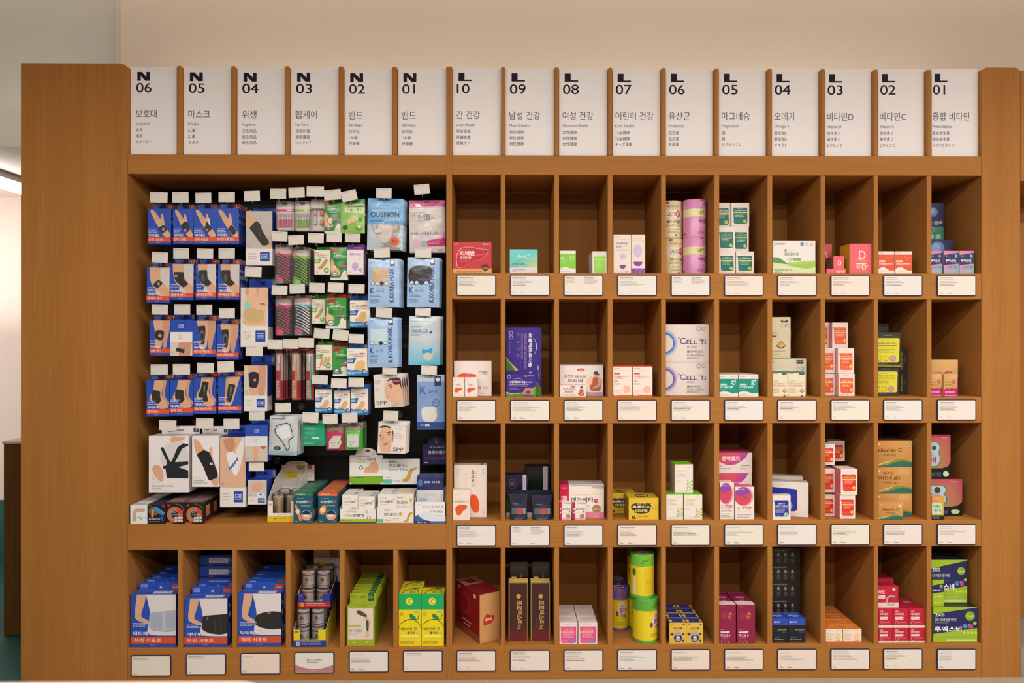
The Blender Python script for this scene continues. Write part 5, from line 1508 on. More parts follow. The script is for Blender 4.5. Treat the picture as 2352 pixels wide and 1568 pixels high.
header_card(t2, 803, 879, 1028, 1112, 0.128, 'e2e0dc', [('P', [(0, .79), (1, .77), (1, .94), (.9, 1), (.08, 1), (0, .94)], '7aae2e'), ('G', .14, .80, .48, .835, 1, '3a5a1a'), ('T', '12매', .86, .80, .97, .835, '3a5a1a'), ('E', .55, .08, .08, .035, '5a5870'), ('T', '네오케어밴드', .24, .21, .62, .255, '5a5868', .01), ('T', 'Neo', .24, .28, .52, .345, 'a0c040', .02), ('T', 'care', .53, .285, .80, .345, '4a4a68', .02), ('O', .72, .15, .05, .012, '8aa04a'), ('G', .25, .38, .52, .42, 2, 'b4b0b0'), ('O', .35, .54, .06, .015, '3a3f60'), ('P', [(.44, .66), (.46, .54), (.58, .52), (.60, .42), (.70, .38), (.82, .38), (.88, .48), (.87, .66), (.80, .68), (.46, .68)], 'd8a888'), ('L', [(.70, .40), (.72, .66)], .008, 'b88a68'), ('L', [(.58, .52), (.60, .67)], .008, 'b88a68')], arch=(.18, .82, .2))
zt_ = SHELF['nb'] + 0.0018
b1 = box('plaster_box', 'box', 'white plaster box with stacked tan strips in the green-footed tray', 786, 821.5, 1136, ('z', zt_), 0.016, 0.0245, NEO(FIG1), cf='e8e4de', ct='e2ded8', top=[('R', .68, .3, .96, .7, '8a90a8')], bay='NB', n=4, group=GN)
b2 = box('plaster_box', 'box', 'white plaster box with a single pink strip in the green-footed tray', 822.5, 860, 1140, ('z', zt_), 0.0155, 0.0245, NEO(FIG2), cf='e8e4de', ct='e2ded8', top=[('R', .68, .3, .96, .7, '8a90a8')], bay='NB', n=4, group=GN)
BP = [('T', '써지+', .06, .10, .40, .16, '4a4a54', .02), ('T', '밴드플러스', .06, .24, .66, .36, '4a4a54', .02), ('T', 'Band Plus', .06, .42, .66, .51, '9a98a0', .02), ('E', .84, .22, .08, .07, 'd8b04a'), ('P', [(.66, .80), (.80, .72), (.86, .6), (1, .56), (1, .62), (.9, .70), (.86, .84)], 'c9a04a'), ('E', .12, .62, .06, 0, 'e0a84a'), ('G', .3, .58, .6, .62, 1, 'd09a6a')]
t3 = tray('display_tray', 'white counter tray with a mint badge, beside the navy pouch display', 865, 951, 1165.5, 'nb', 0.012, 0.12, [('T', '써지+', .20, .10, .36, .22, '4a4a54', .03), ('T', '밴드플러스', .20, .34, .58, .54, '4a4a64', .02), ('E', .64, .42, .05, .12, 'd8a84a'), ('P', [(.68, .92), (.80, .80), (.84, .40), (.90, .30), (.96, .30), (.96, .40), (.90, .50), (.86, .86), (.78, .96)], 'c9a04a'), ('R', .01, .74, .18, .96, '5abca4'), ('T', '12 pack', .22, .74, .40, .90, 'c4708a'), ('G', .44, .70, .62, .86, 2, 'd09a9a')], 'e6e2de', back=1.5)
header_card(t3, 879.5, 964, 1053, 1112, 0.128, 'e4e2e2', [('T', '써지+', .16, .07, .36, .17, '3a3a4c', .04), ('T', '밴드플러스', .16, .20, .68, .32, '4a4a5c', .025), ('T', 'Band Plus', .16, .37, .68, .47, 'b0acb4', .03), ('P', [(.50, .82), (.64, .74), (.68, .50), (.76, .38), (.94, .34), (.92, .40), (.80, .48), (.74, .80), (.66, .92), (.52, .88)], 'c9a04a'), ('R', .0, .80, .24, .96, '5abca4'), ('T', '12 pack', .28, .82, .48, .92, 'b88a98'), ('G', .08, .72, .22, .76, 1, '9a9a9e')])
b3 = box('plaster_box', 'box', 'white plaster box with a domed pink strip in the mint-badged tray', 868, 909, 1135, ('z', zt_), 0.018, 0.0245, NEO(FIG3), cf='e8e2dc', ct='e2ded8', top=[('R', .68, .3, .96, .7, '8a90a8')], bay='NB', n=4, group=GN)
b4 = box('plaster_box', 'box', 'cream plaster box with an orange badge in the mint-badged tray', 910, 950, 1134, ('z', zt_), 0.018, 0.0245, BP, cf='e6ded2', ct='d8cab4', bay='NB', n=4, group=GN)
t4 = tray('display_tray', 'white and navy counter tray of waterproof film pouches with a navy header', 953, 1023.5, 1152.5, 'nb', 0.004, 0.10, [('T', '잘라쓰는 방수필름 롤', .25, .17, .92, .27, 'd0606a', .01), ('T', '아쿠아렉스', .50, .40, .92, .53, '5a6a94', .01), ('T', 'AQUAREX', .58, .60, .92, .68, '8a98b4'), ('P', [(0, .66), (.12, .58), (.25, .72), (.45, .86), (1, .80), (1, 1), (0, 1)], '3a68a8'), ('P', [(.1, .62), (.3, .46), (.55, .56), (.9, .72), (1, .66), (1, .9), (.5, .9), (.25, .8)], 'd4dce4'), ('R', 0, .88, .5, 1, '2a3a74'), ('T', '10cm x 1m', .07, .90, .38, .98, 'dfe4ec', .015), ('G', .06, .1, .22, .14, 1, '9a9aa4')], 'e4e4e8', back=1.5)
header_card(t4, 971, 1026, 1003, 1066, 0.15, '232c58', [('T', 'AQUAREX', .28, .33, .90, .42, 'd0d4e0', .01), ('T', '아쿠아렉스', .22, .50, .96, .64, 'e0e2ea', .02), ('T', '잘라쓰는 방수필름', .08, .73, .96, .83, 'b8304c', .01), ('O', .58, .16, .08, .015, '8a9ac8'), ('E', .58, .16, .03, 0, '5a7ac0'), ('R', .08, .92, .2, .95, 'c0c4d0')], arch=(.22, .95, .27))
ax = [('R', 0, 0, 1, .30, '2a3260'), ('E', .14, .14, .09, .08, '3a78b8'), ('G', .3, .1, .9, .2, 1, '9aa8d0'), ('GR', 0, .30, 1, 1, 'c4d0d6', 'd0d6d8', 'e0c4b4', 'b8c4cc'), ('T', '잘라쓰는', .3, .36, .7, .44, 'c09aa4'), ('T', '아쿠아렉스', .08, .48, .4, .56, '6a7a94', .01), ('P', [(.6, 1), (.72, .7), (.9, .56), (1, .54), (1, 1)], 'e0b49c'), ('L', [(.2, .6), (.5, .6), (.5, .9)], .008, '9ab0b8')]
pouch('film_pouch', 'pouch', 'navy-topped waterproof film pouch in the navy-headed tray', 957, 1018, 1094, 1196, 0.022, ax, cf='c4ccd2', n=5, dy=.0145, group='waterproof film pouches in the navy-headed tray', bulge=.004, hole=False)

# --- bottom compartments under the N signs
def belly(fig, c='o'):
    return [('P', [(.34, 0), (1, 0), (1, .78), (.40, .78), (.36, .66), (.44, .44), (.42, .28)], 'dcd8da'), ('P', [(.14, 0), (.34, 0), (.32, .14), (.22, .40), (.26, .44), (.42, .50), (.40, .56), (.28, .54), (.12, .48), (.08, .40)], SK)] + fig + \
        [('G', .06, .54, .44, .62, 3, 'd0d4e4'), ('T', '닥터메드', .06, .70, .50, .775, 'e8e4e8', .035), ('R', 0, .80, 1, .93, 'd0522c'), ('T', '허리 서포트', .07, .825, .68, .905, 'ecd8d0', .02), ('G', .42, .955, .62, .97, 1, 'a8b4d8'), ('L', [(.50, .67), (.54, .70)], .006, 'b04a50')]


TT = [('R', .28, .25, .46, .7, '2f52b4'), ('R', .44, .2, .86, .8, 'd8d4d8'), ('G', .48, .35, .82, .6, 1, '8a88a8')]
LT = [('R', .04, .3, .20, .36, 'b8c4e8'), ('T', 'Dr.MED', .04, .42, .20, .60, 'b8c4e8', .02), ('R', .04, .66, .20, .72, 'b8c4e8'), ('P', [(.46, .72), (.50, .4), (.54, .72)], 'c9c4bc'), ('R', .76, .2, .97, .85, 'b84a3a'), ('G', .78, .55, .95, .75, 1, 'e8c8c0')]
GL = 'blue waist support boxes in the bottom compartments'
f1 = [('P', [(.42, .34), (1, .30), (1, .68), (.86, .72), (.62, .70), (.46, .68), (.40, .62)], 'aab4c8')] + [('L', [(.5, .38 + .03 * i), (.96, .36 + .03 * i)], .004, '8f9ab4') for i in range(9)] + [('R', .70, .33, .78, .70, 'b8c0d0')]
f2 = [('P', [(.42, .36), (1, .32), (1, .72), (.84, .75), (.56, .72), (.40, .64)], '2b2c2c'), ('R', .52, .38, .55, .44, '6a6a6c'), ('R', .70, .42, .73, .68, '3c3d3d'), ('R', .84, .40, .87, .68, '3c3d3d')]
f3 = [('P', [(.42, .40), (.60, .35), (.82, .33), (1, .35), (1, .66), (.82, .68), (.56, .65), (.38, .58)], '2b2c2c'), ('R', .68, .355, .76, .375, '8a8486')]
hangbox('waist_support_box', 'box', 'blue box picturing a grey waist belt, bay N 06', 300, 404, 1365, 'n4', 0.012, 0.043, belly(f1), cf='2850b4', tab=(19, 6, -3), tabops=LT, cs='1f3c94', ct='2a55bc', top=TT, n=6, dy=.0465, group=GL, bay='N06', place='from the front', side=SD)
nb2 = hangbox('waist_support_box', 'box', 'blue box picturing a black ribbed waist belt, bay N 05', 421, 520, 1374, 'n4', 0.012, 0.043, belly(f2), cf='2850b4', tab=(19, 6, -3), tabops=LT, cs='1f3c94', ct='2a55bc', top=TT, n=2, dy=.05, group=GL, bay='N05', place='from the front', side=SD)
y_ = 0.122
c_ = Vector((BAY['N05'][0] + .0855, 0, 0))
wl = .158
mel = carton_mesh('waist_support_box', wl, .040, .12, '2a50b2', [('R', .22, .3, .66, .72, 'd0ccd4'), ('G', .26, .42, .62, .6, 1, '8a88a8'), ('R', .68, .36, .84, .68, '2148a8'), ('G', .69, .45, .82, .6, 1, 'c0c8e4'), ('R', 0, .92, 1, 1, '1d2c6c'), ('R', .2, .93, .34, .99, 'a03a3c')], '1f3c94', '23429c')
LYN = ['lowest', 'second from below', 'third from below', 'fourth from below', 'fifth from below', 'sixth from below', 'topmost']
for i in range(7):
    o = obj('waist_support_box', mel, (c_.x, y_, SHELF['n4'] + .0005 + .0408 * i))
    o.location.x = c_.x
    tag(o, 'blue box lying flat in the stack behind, bay N 05, ' + LYN[i], 'box', GL)
hangbox('waist_support_box', 'box', 'blue box picturing a plain black waist belt, bay N 04', 545, 644, 1363, 'n4', 0.012, 0.035, belly(f3), cf='2850b4', tab=(19, 6, -1), tabops=LT, cs='1f3c94', ct='2a55bc', top=TT, n=7, dy=.0385, group=GL, bay='N04', place='from the front', side=SD)
# bandage cup trays, bay N 03
def cuptray(lab, x0, x1, yl, base, Y, c1, c2, txt, txtc):
    return tray('display_tray', lab, x0, x1, yl, base, Y, 0.15, [('R', 0, .60, 1, 1, c2), ('T', txt, .20, .44, .76, .56, txtc, .015), ('R', .09, .68, .20, .92, 'c9a02e' if c2 == 'b82a34' else 'b8bcd0'), ('R', .13, .74, .16, .86, c2), ('G', .25, .68, .9, .92, 2, 'd9cf9a'), ('R', .05, .06, .14, .16, 'b83a6a')], c1, 'cfc6c0', 1.9, 'N03', None, (.2, .76, .42), c1)


ta = cuptray('yellow-fronted counter tray of bandage cups at the foot of bay N 03', 673.5, 749, 1446, 'n4', 0.008, 'd9c92c', '2a3a94', '2.5cm x 4.5m(2개입)', '5a5420')
zc = SHELF['n4'] + .0022
cups = []
for i, (dx, y) in enumerate(((-.028, .0285), (.022, .0285), (-.028, .0765), (.022, .0765), (-.028, .1245), (.022, .1245))):
    cup('clear bandage cup in the yellow-fronted tray, %s row, %s' % (('front', 'middle', 'back')[i // 2], ('beside the bay wall', 'on the open side')[i % 2]), ta.location.x + dx, .008 + y, zc, .0238, .064, ('dcd6da', '6a6a90' if i % 2 == 0 else 'b83a50', '7a5040'))
    cup('clear bandage cup stacked above in the yellow-fronted tray, %s row, %s' % (('front', 'middle', 'back')[i // 2], ('beside the bay wall', 'on the open side')[i % 2]), ta.location.x + dx, .008 + y, zc + .0646, .0238, .060, ('dcd6da', '4a4a78', '7a5040'))
tb = cuptray('blue and red counter tray of bandage cups, upper tray in bay N 03', 683.5, 759, 1364, ('z', zc + .126), 0.030, '2c3c98', 'b82a34', '5cm x 4.5m (1개입)', 'd8d8e8')
zc2 = zc + .126 + .002
for i, (dx, y) in enumerate(((-.028, .030), (.026, .030), (-.028, .0815), (.026, .0815))):
    for k in range(2):
        cup('clear red-rimmed bandage cup in the upper tray, %s row, %s, %s' % (('front', 'middle', 'back')[i // 2], ('near the bay wall', 'open side')[i % 2], ('lower', 'upper')[k]), tb.location.x + dx + .001 * k, .030 + y + .002 * k, zc2 + .0612 * k, .0246, .060, ('d9d2d4', 'b8405a', '6a3a3a'))
header_card(tb, 721, 783, 1256, 1335, 0.142, 'd6cec8', [('P', [(0, 0), (.9, 0), (1, .1), (1, .35), (.5, .4), (0, .5)], 'b8a498'), ('P', [(.55, .05), (.9, .1), (.85, .3), (.6, .28)], '7a5a3a'), ('E', .24, .60, .24, .22, 'd8b82c'), ('T', 'Tip', .1, .44, .24, .56, '3a342a', .03), ('G', .08, .62, .4, .74, 2, '6a5a2a'), ('O', .68, .62, .06, .022, '2a2a34'), ('G', .78, .58, .98, .68, 2, '5a5a60')])
# green calf sleeve boxes, bay N 02
gs = [('R', .06, .04, .95, .83, 'd9cfc4'), ('P', [(.30, .09), (.52, .05), (.72, .22), (.84, .34), (.88, .42), (.84, .44), (.78, .64), (.84, .74), (.66, .79), (.62, .76), (.72, .70), (.70, .36), (.64, .26), (.44, .2)], 'dcae94'), ('P', [(.32, .12), (.46, .08), (.74, .2), (.72, .27), (.42, .19)], '3c5044'), ('P', [(.69, .34), (.80, .34), (.79, .62), (.72, .62)], '3c5044'), ('R', .06, .46, .52, .495, 'a8b43c'), ('T', '센시슬림', .09, .56, .54, .64, '8a7a76'), ('T', 'Sensislim', .10, .67, .4, .70, 'b8aca4'), ('E', .26, .90, .04, .025, 'c4d06a'), ('E', .74, .90, .04, .025, 'c4d06a'), ('G', .14, .94, .4, .96, 1, 'd0d88a'), ('G', .62, .94, .88, .96, 1, 'd0d88a')]
hangbox('calf_sleeve_box', 'box', 'lime green box picturing dark calf sleeves, bay N 02', 796, 860, 1393.5, 'n4', 0.012, 0.029, gs, cf='9aac28', tab=(26, 4, -1), tabops=[('T', 'BLACK', .06, .2, .28, .32, '5a6a1a'), ('G', .06, .4, .26, .48, 1, '6a7a2a'), ('P', [(.38, .32), (.62, .32), (.60, .42), (.40, .42)], '4a4a2a'), ('R', .68, .0, .92, .7, '2f5a28'), ('G', .70, .15, .90, .55, 3, '8aaa7a')], cs='8a9c24', ct='a4b62e', top=[('T', '센시슬림', .34, .35, .7, .75, '6a7a20', .01)], side=[('G', .15, .1, .85, .25, 2, 'c4d06a')], n=8, dy=.0305, group='lime calf sleeve boxes in bay N 02', bay='N02', place='from the front')
# lemon boxes, bay N 01
lem = [('R', 0, 0, 1, .30, '1fa85c'), ('E', .48, .145, .16, 0, 'e8d83a'), ('T', 'C', .43, .10, .54, .19, '2f9a50', .03), ('P', [(0, .66), (.1, .56), (.3, .50), (.5, .48), (.72, .49), (.9, .55), (1, .62), (1, .64), (.9, .565), (.72, .505), (.5, .495), (.3, .515), (.1, .575), (0, .68)], '3a3a1a'), ('P', [(.48, .38), (.60, .385), (.76, .44), (.80, .50), (.62, .49), (.5, .45)], '1f8a44'), ('L', [(.80, .5), (.86, .49), (.92, .39)], .035, '1f8a44'), ('T', '레모비타', .10, .645, .62, .695, '4a4418', .02), ('T', '플러스', .38, .715, .76, .765, '4a4418', .02), ('O', .76, .665, .06, .025, '1f9a6a'), ('E', .86, .75, .04, 0, '8ac8c0'), ('R', .10, .79, .90, .825, 'f0e88a'), ('R', .70, .33, .92, .36, '7ac8a8'), ('G', .06, .34, .24, .42, 3, 'a89a2a'), ('G', .06, .90, .82, .96, 2, 'a8982a')]
lt = [('P', [(.12, 1), (.2, .55), (.45, .2), (.7, .25), (.88, .6), (.92, 1), (.89, 1), (.84, .62), (.68, .32), (.46, .27), (.24, .6), (.16, 1)], '3a3a1a'), ('T', '레모비타', .28, .42, .66, .62, '4a4418', .01), ('T', '플러스', .48, .68, .78, .88, '4a4418', .01), ('R', .58, .05, .88, .25, '1f8a44')]
GLM = 'yellow and green lemon boxes in bay N 01'
box('lemon_vitamin_box', 'box', 'yellow and green lemon box, wall side of bay N 01', 915.5, 966.5, 1363, 'n4', 0.010, 0.066, lem, cf='e4d21e', ct='dccb2c', top=lt, bay='N01', n=2, group=GLM)
box('lemon_vitamin_box', 'box', 'yellow and green lemon box, outer one of bay N 01', 968, 1019.5, 1363, 'n4', 0.010, 0.066, lem, cf='e4d21e', ct='dccb2c', top=lt, bay='N01', n=1, group=GLM)
# ------------------------------------------------------------------ goods in the pigeonholes below the L signs
# top row
LIV = [(.10, .5), (.16, .28), (.28, .18), (.5, .17), (.60, .22), (.88, .25), (.92, .29), (.88, .40), (.78, .52), (.68, .60), (.58, .57), (.5, .66), (.38, .72), (.28, .80), (.14, .82), (.11, .66)]
box('liver_tonic_box', 'box', 'red box with a glowing liver outline, bay L 10', 1039, 1129, 555, 's1', 0.012, 0.06, [('P', [(.5 + (x - .5) * 1.03, .5 + (y - .5) * 1.03) for x, y in LIV], 'f0d0c4'), ('P', LIV, 'b8202c'), ('P', [(.14, .36), (.5, .40), (.86, .36), (.8, .42), (.5, .46), (.13, .42)], 'cf4a50'), ('R', 0, .855, 1, 1, 'd9a65a'), ('G', .21, .25, .56, .275, 1, 'f0d8d0'), ('T', '리버만', .20, .29, .57, .44, 'f2e8e4', .05), ('T', '프리미엄', .20, .46, .47, .55, 'f0e4e0', .04), ('G', .2, .59, .5, .65, 2, 'd87a70'), ('R', .04, .05, .16, .10, 'd86a60'), ('T', '종근당약', .78, .055, .97, .105, 'f0d8d4', .01), ('P', [(.74, .74), (.84, .71), (.93, .74), (.93, .86), (.84, .95), (.75, .86)], '4a2a2e'), ('T', '350', .78, .80, .89, .86, 'd9a65a', .02), ('T', '독성간질환·만성간염·간경변', .11, .91, .74, .985, '8a4a2a')], cf='c2303a', ct='a8283a', bay='L10')
box('capsule_box', 'box', 'small box blending turquoise into yellow-green, bay L 09', 1171, 1234.5, 572.5, 's1', 0.012, 0.05, [('GR', 0, 0, 1, .76, '6fd0d4', '5cc4d8', 'b8d070', '6fc0b0'), ('R', 0, .76, 1, 1, 'd9d2d6'), ('L', [(.26, .34), (.34, .2), (.36, .36), (.46, .26), (.52, .34), (.60, .22), (.64, .30), (.74, .18), (.80, .2)], .02, 'd4e8dc'), ('L', [(.48, .50), (.6, .30), (.64, .44), (.74, .36), (.86, .42), (.9, .3)], .015, 'c4dcb0'), ('T', '카리토포텐', .08, .56, .53, .675, '2a6a70', .02), ('G', .08, .70, .45, .72, 1, '4a8a8a'), ('T', '캡슐', .56, .63, .64, .665, '3a7a7a'), ('R', .09, .815, .56, .87, 'b8b4c8'), ('G', .1, .83, .54, .86, 1, '8a86a0'), ('G', .08, .91, .36, .95, 1, 'a8a0a4'), ('O', .86, .9, .08, .01, 'd0b8bc')], cf='7accd0', bay='L09')
box('womens_health_box', 'box', 'slim white and lime box beside the left wall of bay L 08', 1285.5, 1322.5, 575.5, 's1', 0.012, 0.04, [('R', 0, .13, 1, .80, '82c83c'), ('P', [(0, .78), (.35, .72), (.7, .78), (1, .80), (1, 1), (0, 1)], 'e4e2dc'), ('G', .06, .05, .4, .09, 1, '8a9a88')] + [('E', .76 + .11 * math.cos(t), .32 + .08 * math.sin(t), .06, .045, 'b0e07a') for t in (.8, 2.3, 3.9, 5.5)] + [('R', .06, .28, .28, .40, 'b4e08a'), ('T', '여성유산균', .06, .41, .5, .48, 'd0f0b4', .01), ('T', '플러스', .06, .50, .36, .57, 'd0f0b4', .01), ('G', .06, .80, .4, .84, 1, '9aa890'), ('G', .06, .90, .7, .94, 1, 'a8b0a0')], cf='e4e2dc', bay='L08')
box('womens_health_box', 'box', 'grey-white lime-labelled box, far side of bay L 08', 1361, 1395, 577, 's1', 0.012, 0.042, [('P', [(.12, .24), (.88, .22), (.88, .90), (.8, .97), (.2, .97), (.14, .9)], '8fce4a'), ('G', .3, .28, .7, .31, 1, 'd8f0b0'), ('R', .2, .34, .84, .38, 'd8f090'), ('R', .14, .43, .86, .445, 'e8e84a'), ('G', .24, .49, .8, .72, 5, 'c4e89a'), ('G', .35, .1, .65, .13, 1, 'b8b4b0')], cf='d9d5d0', cs='cfcac6', bay='L08', n=3, dy=.045, group='grey-white boxes with lime labels in bay L 08')
BT = [('G', .06, .05, .55, .09, 1, '7a7484'), ('E', .93, .08, .02, 0, '5a3a6a'), ('R', .06, .12, .94, .125, 'b8a8a8')]
box('kids_vitamin_box', 'box', 'cream kids vitamin box lettered on the front, bay L 07', 1409, 1449.5, 538.5, 's1', 0.012, 0.045, BT + [('T', '바로타민', .18, .20, .80, .265, '5c4a8a', .02), ('T', 'kids', .18, .285, .44, .335, '6a5a94', .02), ('G', .48, .29, .8, .33, 1, 'b8a8b4'), ('R', .18, .38, .82, .41, 'c9b8b8'), ('E', .54, .56, .15, .08, 'c9b4dc'), ('P', [(.34, .78), (.70, .78), (.66, .85), (.58, .88), (.46, .88), (.38, .85)], '7a3a9a'), ('O', .2, .97, .09, .012, 'c07aa0'), ('O', .44, .97, .09, .012, 'c07aa0'), ('G', .66, .93, .94, .98, 2, '8a7a8a')], cf='e2d6c8', bay='L07')
box('kids_vitamin_box', 'box', 'cream kids vitamin box with purple foot, bay L 07', 1450.5, 1482, 538.5, 's1', 0.012, 0.045, [('G', .08, .1, .7, .13, 1, '8a7a9a'), ('R', .06, .145, .94, .15, 'b8a8a8'), ('E', .45, .42, .32, .16, 'c9b4dc'), ('P', [(.14, .70), (.80, .70), (.74, .77), (.60, .81), (.36, .81), (.2, .77)], '7a3a9a'), ('R', 0, .87, 1, 1, '8c3ea8'), ('O', .44, .96, .16, .02, 'c09ad0'), ('O', .78, .96, .16, .02, 'c09ad0')], cf='e2d6c8', bay='L07')


def can(name, label, x0, x1, zb, ht, Y, prof, art, span=3.0, mid=0.0, group=None, bay=None, lid=None):
    a, b = P(x0, 700, Y).x, P(x1, 700, Y).x
    r = (b - a) / 2
    cx = (a + b) / 2
    if bay:
        cx = min(max(cx, BAY[bay][0] + r + .001), BAY[bay][1] - r - .001)
    root = lathe_obj(name, [(r * q, ht * z, c) for q, z, c in prof], (cx, Y + 0.0, zb), PLASTIC, 40, True, None, [(wrap(r, 0, ht, span, 0, 0, mid), art)])
    tag(root, label, 'can', group)
    if lid:
        mb = MB()
        n = 40
        mb.lathe([(r * 1.02, ht * lid[0], lid[1]), (r * 1.02, ht * .985, lid[1]), (r * .97, ht * 1.0, lid[1]), (r * .9, ht * 1.0, lid[1]), (r * .88, ht * .99, lid[1]), (0, ht * .99, lid[1])], n)
        M = flat((-r * .8, r * .8, ht * .9905), (r * 1.6, 0, 0), (0, -r * 1.6, 0), (0, 0, 1))
        prt(mb, M, [('E', .5, .5, .36, .36, 'd8cfc4'), ('E', .34, .45, .1, .1, '7a3a7a'), ('E', .62, .5, .14, .12, 'b0506a'), ('T', '곰돌이젤리', .24, .44, .76, .58, '5a3a5a', .02), ('G', .3, .64, .7, .74, 1, '7a6a5a')])
        if len(lid) > 2:
            prt(mb, wrap(r * 1.02, ht * lid[0], ht * .985, span, 0, 0, mid), lid[2])
        o = mb.build('lid', PLASTIC, root)
    root['dim'] = (r, ht, r)
    return root


LF = lambda w, c1, new: [('R', 0, .10, 1, .12, w)] * 0 + [('R', 0, .26, 1, .47, 'e6dcc8' if w == 'cr' else 'e6dfa8'), ('T', 'LACTO', .42 if w != 'cr' else .40, .31, .66, .41, '4a3a40', .02), ('E', .735, .36, .075, .075 * 1.35 * .9, 'c0283c'), ('T', 'FIT', .69, .325, .785, .395, 'f0e0d8', .03)]
cyl = [(.96, 0, 'c9c2b4'), (1, .012, 'X'), (1, .985, 'X'), (.97, 1, 'c9c2b4'), (.9, .99, 'c9c2b4'), (0, .99, 'c9c2b4')]
cw = lambda c: [(q, z, c if k == 'X' else k) for q, z, k in cyl]
creamart = [('T', 'LACTO-5X', .38, .115, .60, .165, '4a4038', .02), ('T', 'Formula', .62, .12, .78, .165, '8a7c68'), ('G', .4, .185, .76, .20, 1, 'a89c84')] + LF('cr', 0, 0) + [('T', '생', .38, .52, .48, .60, '3c3428', .03), ('T', '유산균', .49, .525, .68, .595, '5a5038'), ('R', .70, .515, .79, .60, '3a5a44'), ('T', '골드', .71, .53, .78, .585, 'd8e0c8', .01), ('T', '프로바이오틱스 아연·셀렌', .36, .635, .84, .695, '8f9468'), ('G', .45, .76, .8, .80, 1, '7a7058'), ('G', .42, .82, .82, .88, 2, 'a8987a'), ('E', .66, .925, .03, .022, '4a3c30'), ('R', .36, .03, .46, .08, 'c03040')]
pinkart = [('R', .60, .0, .99, .045, 'd0404c'), ('G', .66, .01, .95, .035, 1, 'f0c8c8'), ('R', .52, .085, .64, .19, 'e0a0cc'), ('R', .70, .09, .98, .14, '9a5ab0'), ('G', .72, .10, .95, .13, 1, 'd8b4e0')] + [('R', 0, .26, 1, .47, 'e2dca0'), ('T', 'LACTO', .52, .31, .79, .41, '4a3a44', .02), ('E', .88, .36, .085, .095, 'c0283c'), ('T', 'FIT', .82, .325, .935, .395, 'f0e0d8', .03)] + [('T', '락토핏', .53, .54, .78, .62, '6a3a5a', .01), ('R', .79, .54, .96, .62, '8a3a7a'), ('T', '슬림', .81, .555, .94, .605, 'f0d8ec', .02), ('G', .55, .66, .95, .76, 2, 'f0c4e0'), ('G', .5, .85, .76, .93, 3, 'b46a9c'), ('E', .85, .91, .04, .03, '4a3a50'), ('R', 0.02, .88, .1, .95, 'c03048')]
GLF = 'supplement cans in bay L 06'
yc = 0.125
hcan = .1335
za = SHELF['s1'] + .0005
can('supplement_can', 'lower of the two cream supplement cans in bay L 06', 1517, 1567, za, hcan, yc, cw('e0d2a4'), creamart, group=GLF, bay='L06')
can('supplement_can', 'upper of the two cream supplement cans in bay L 06', 1515, 1565.5, za + hcan + .0005, hcan, yc, cw('e0d2a4'), creamart, group=GLF, bay='L06', mid=-.22)
can('supplement_can', 'lower of the two pink supplement cans in bay L 06', 1569, 1620.5, za, hcan, .095, cw('d890c0'), pinkart, group=GLF)
can('supplement_can', 'upper of the two pink supplement cans in bay L 06', 1569, 1620.5, za + hcan + .0005, hcan, .095, cw('d890c0'), pinkart, group=GLF, mid=.06)
LAB = lambda c, badge, line='e8d84a': [('P', [(.06, .20), (.88, .20), (.90, .78), (.84, .86), (.20, .86), (.13, .80), (.11, .28)], c), ('G', .32, .245, .68, .265, 1, 'd0e0d4'), ('T', '마그네슘 비타민', .2, .29, .82, .345, 'e8f0ea', .02) if c == '1b6a5c' else ('T', '비타민D 2000IU', .18, .30, .82, .36, 'f4e0c8', .02), ('R', .13, .385, .88, .415, line), ('G', .22, .45, .8, .60, 3, 'b8d8c8' if c == '1b6a5c' else 'f0c8a8'), ('O', .3, .75, .08, .012, '4a9484' if c == '1b6a5c' else 'f0a890'), ('O', .5, .75, .08, .012, '4a9484' if c == '1b6a5c' else 'f0a890')] + badge + [('G', .3, .07, .7, .09, 1, 'c4bcb8'), ('G', .1, .905, .7, .93, 1, 'c0b4b4')]
LEAF = [('E', .74, .74, .10, .07, '9acc3c'), ('E', .80, .78, .06, .045, 'e0a050')]
GT5 = 'white boxes with green labels in bay L 05'
mg = dict(front=LAB('1b6a5c', LEAF), cf='e0d6cc', cs='cfc4bc', bay='L05', group=GT5)
m1 = box('magnesium_box', 'box', 'green-labelled box, bottom of the pile by the side wall, L 05', 1651, 1689, 577.5, 's1', 0.030, 0.07, n=2, **mg)
m2 = box('magnesium_box', 'box', 'green-labelled box, bottom of the pile at the open side, L 05', 1690.5, 1732, 577.5, 's1', 0.030, 0.07, n=2, **mg)
m3 = box('magnesium_box', 'box', 'green-labelled box, middle of the pile by the side wall, L 05', 1648, 1688.5, 521.5, top(m1[0]), 0.034, 0.07, n=2, **mg)
m4 = box('magnesium_box', 'box', 'green-labelled box, middle of the pile at the open side, L 05', 1684, 1720, 521.5, top(m2[0]), 0.060, 0.07, **mg)
m5 = box('magnesium_box', 'box', 'green-labelled box, top of the pile by the side wall, L 05', 1638, 1678, 465.5, top(m3[0]), 0.07, 0.06, **mg)
m6 = box('magnesium_box', 'box', 'green-labelled box, top of the pile at the open side, L 05', 1680, 1721, 465.5, top(m4[0]), 0.07, 0.06, **mg)
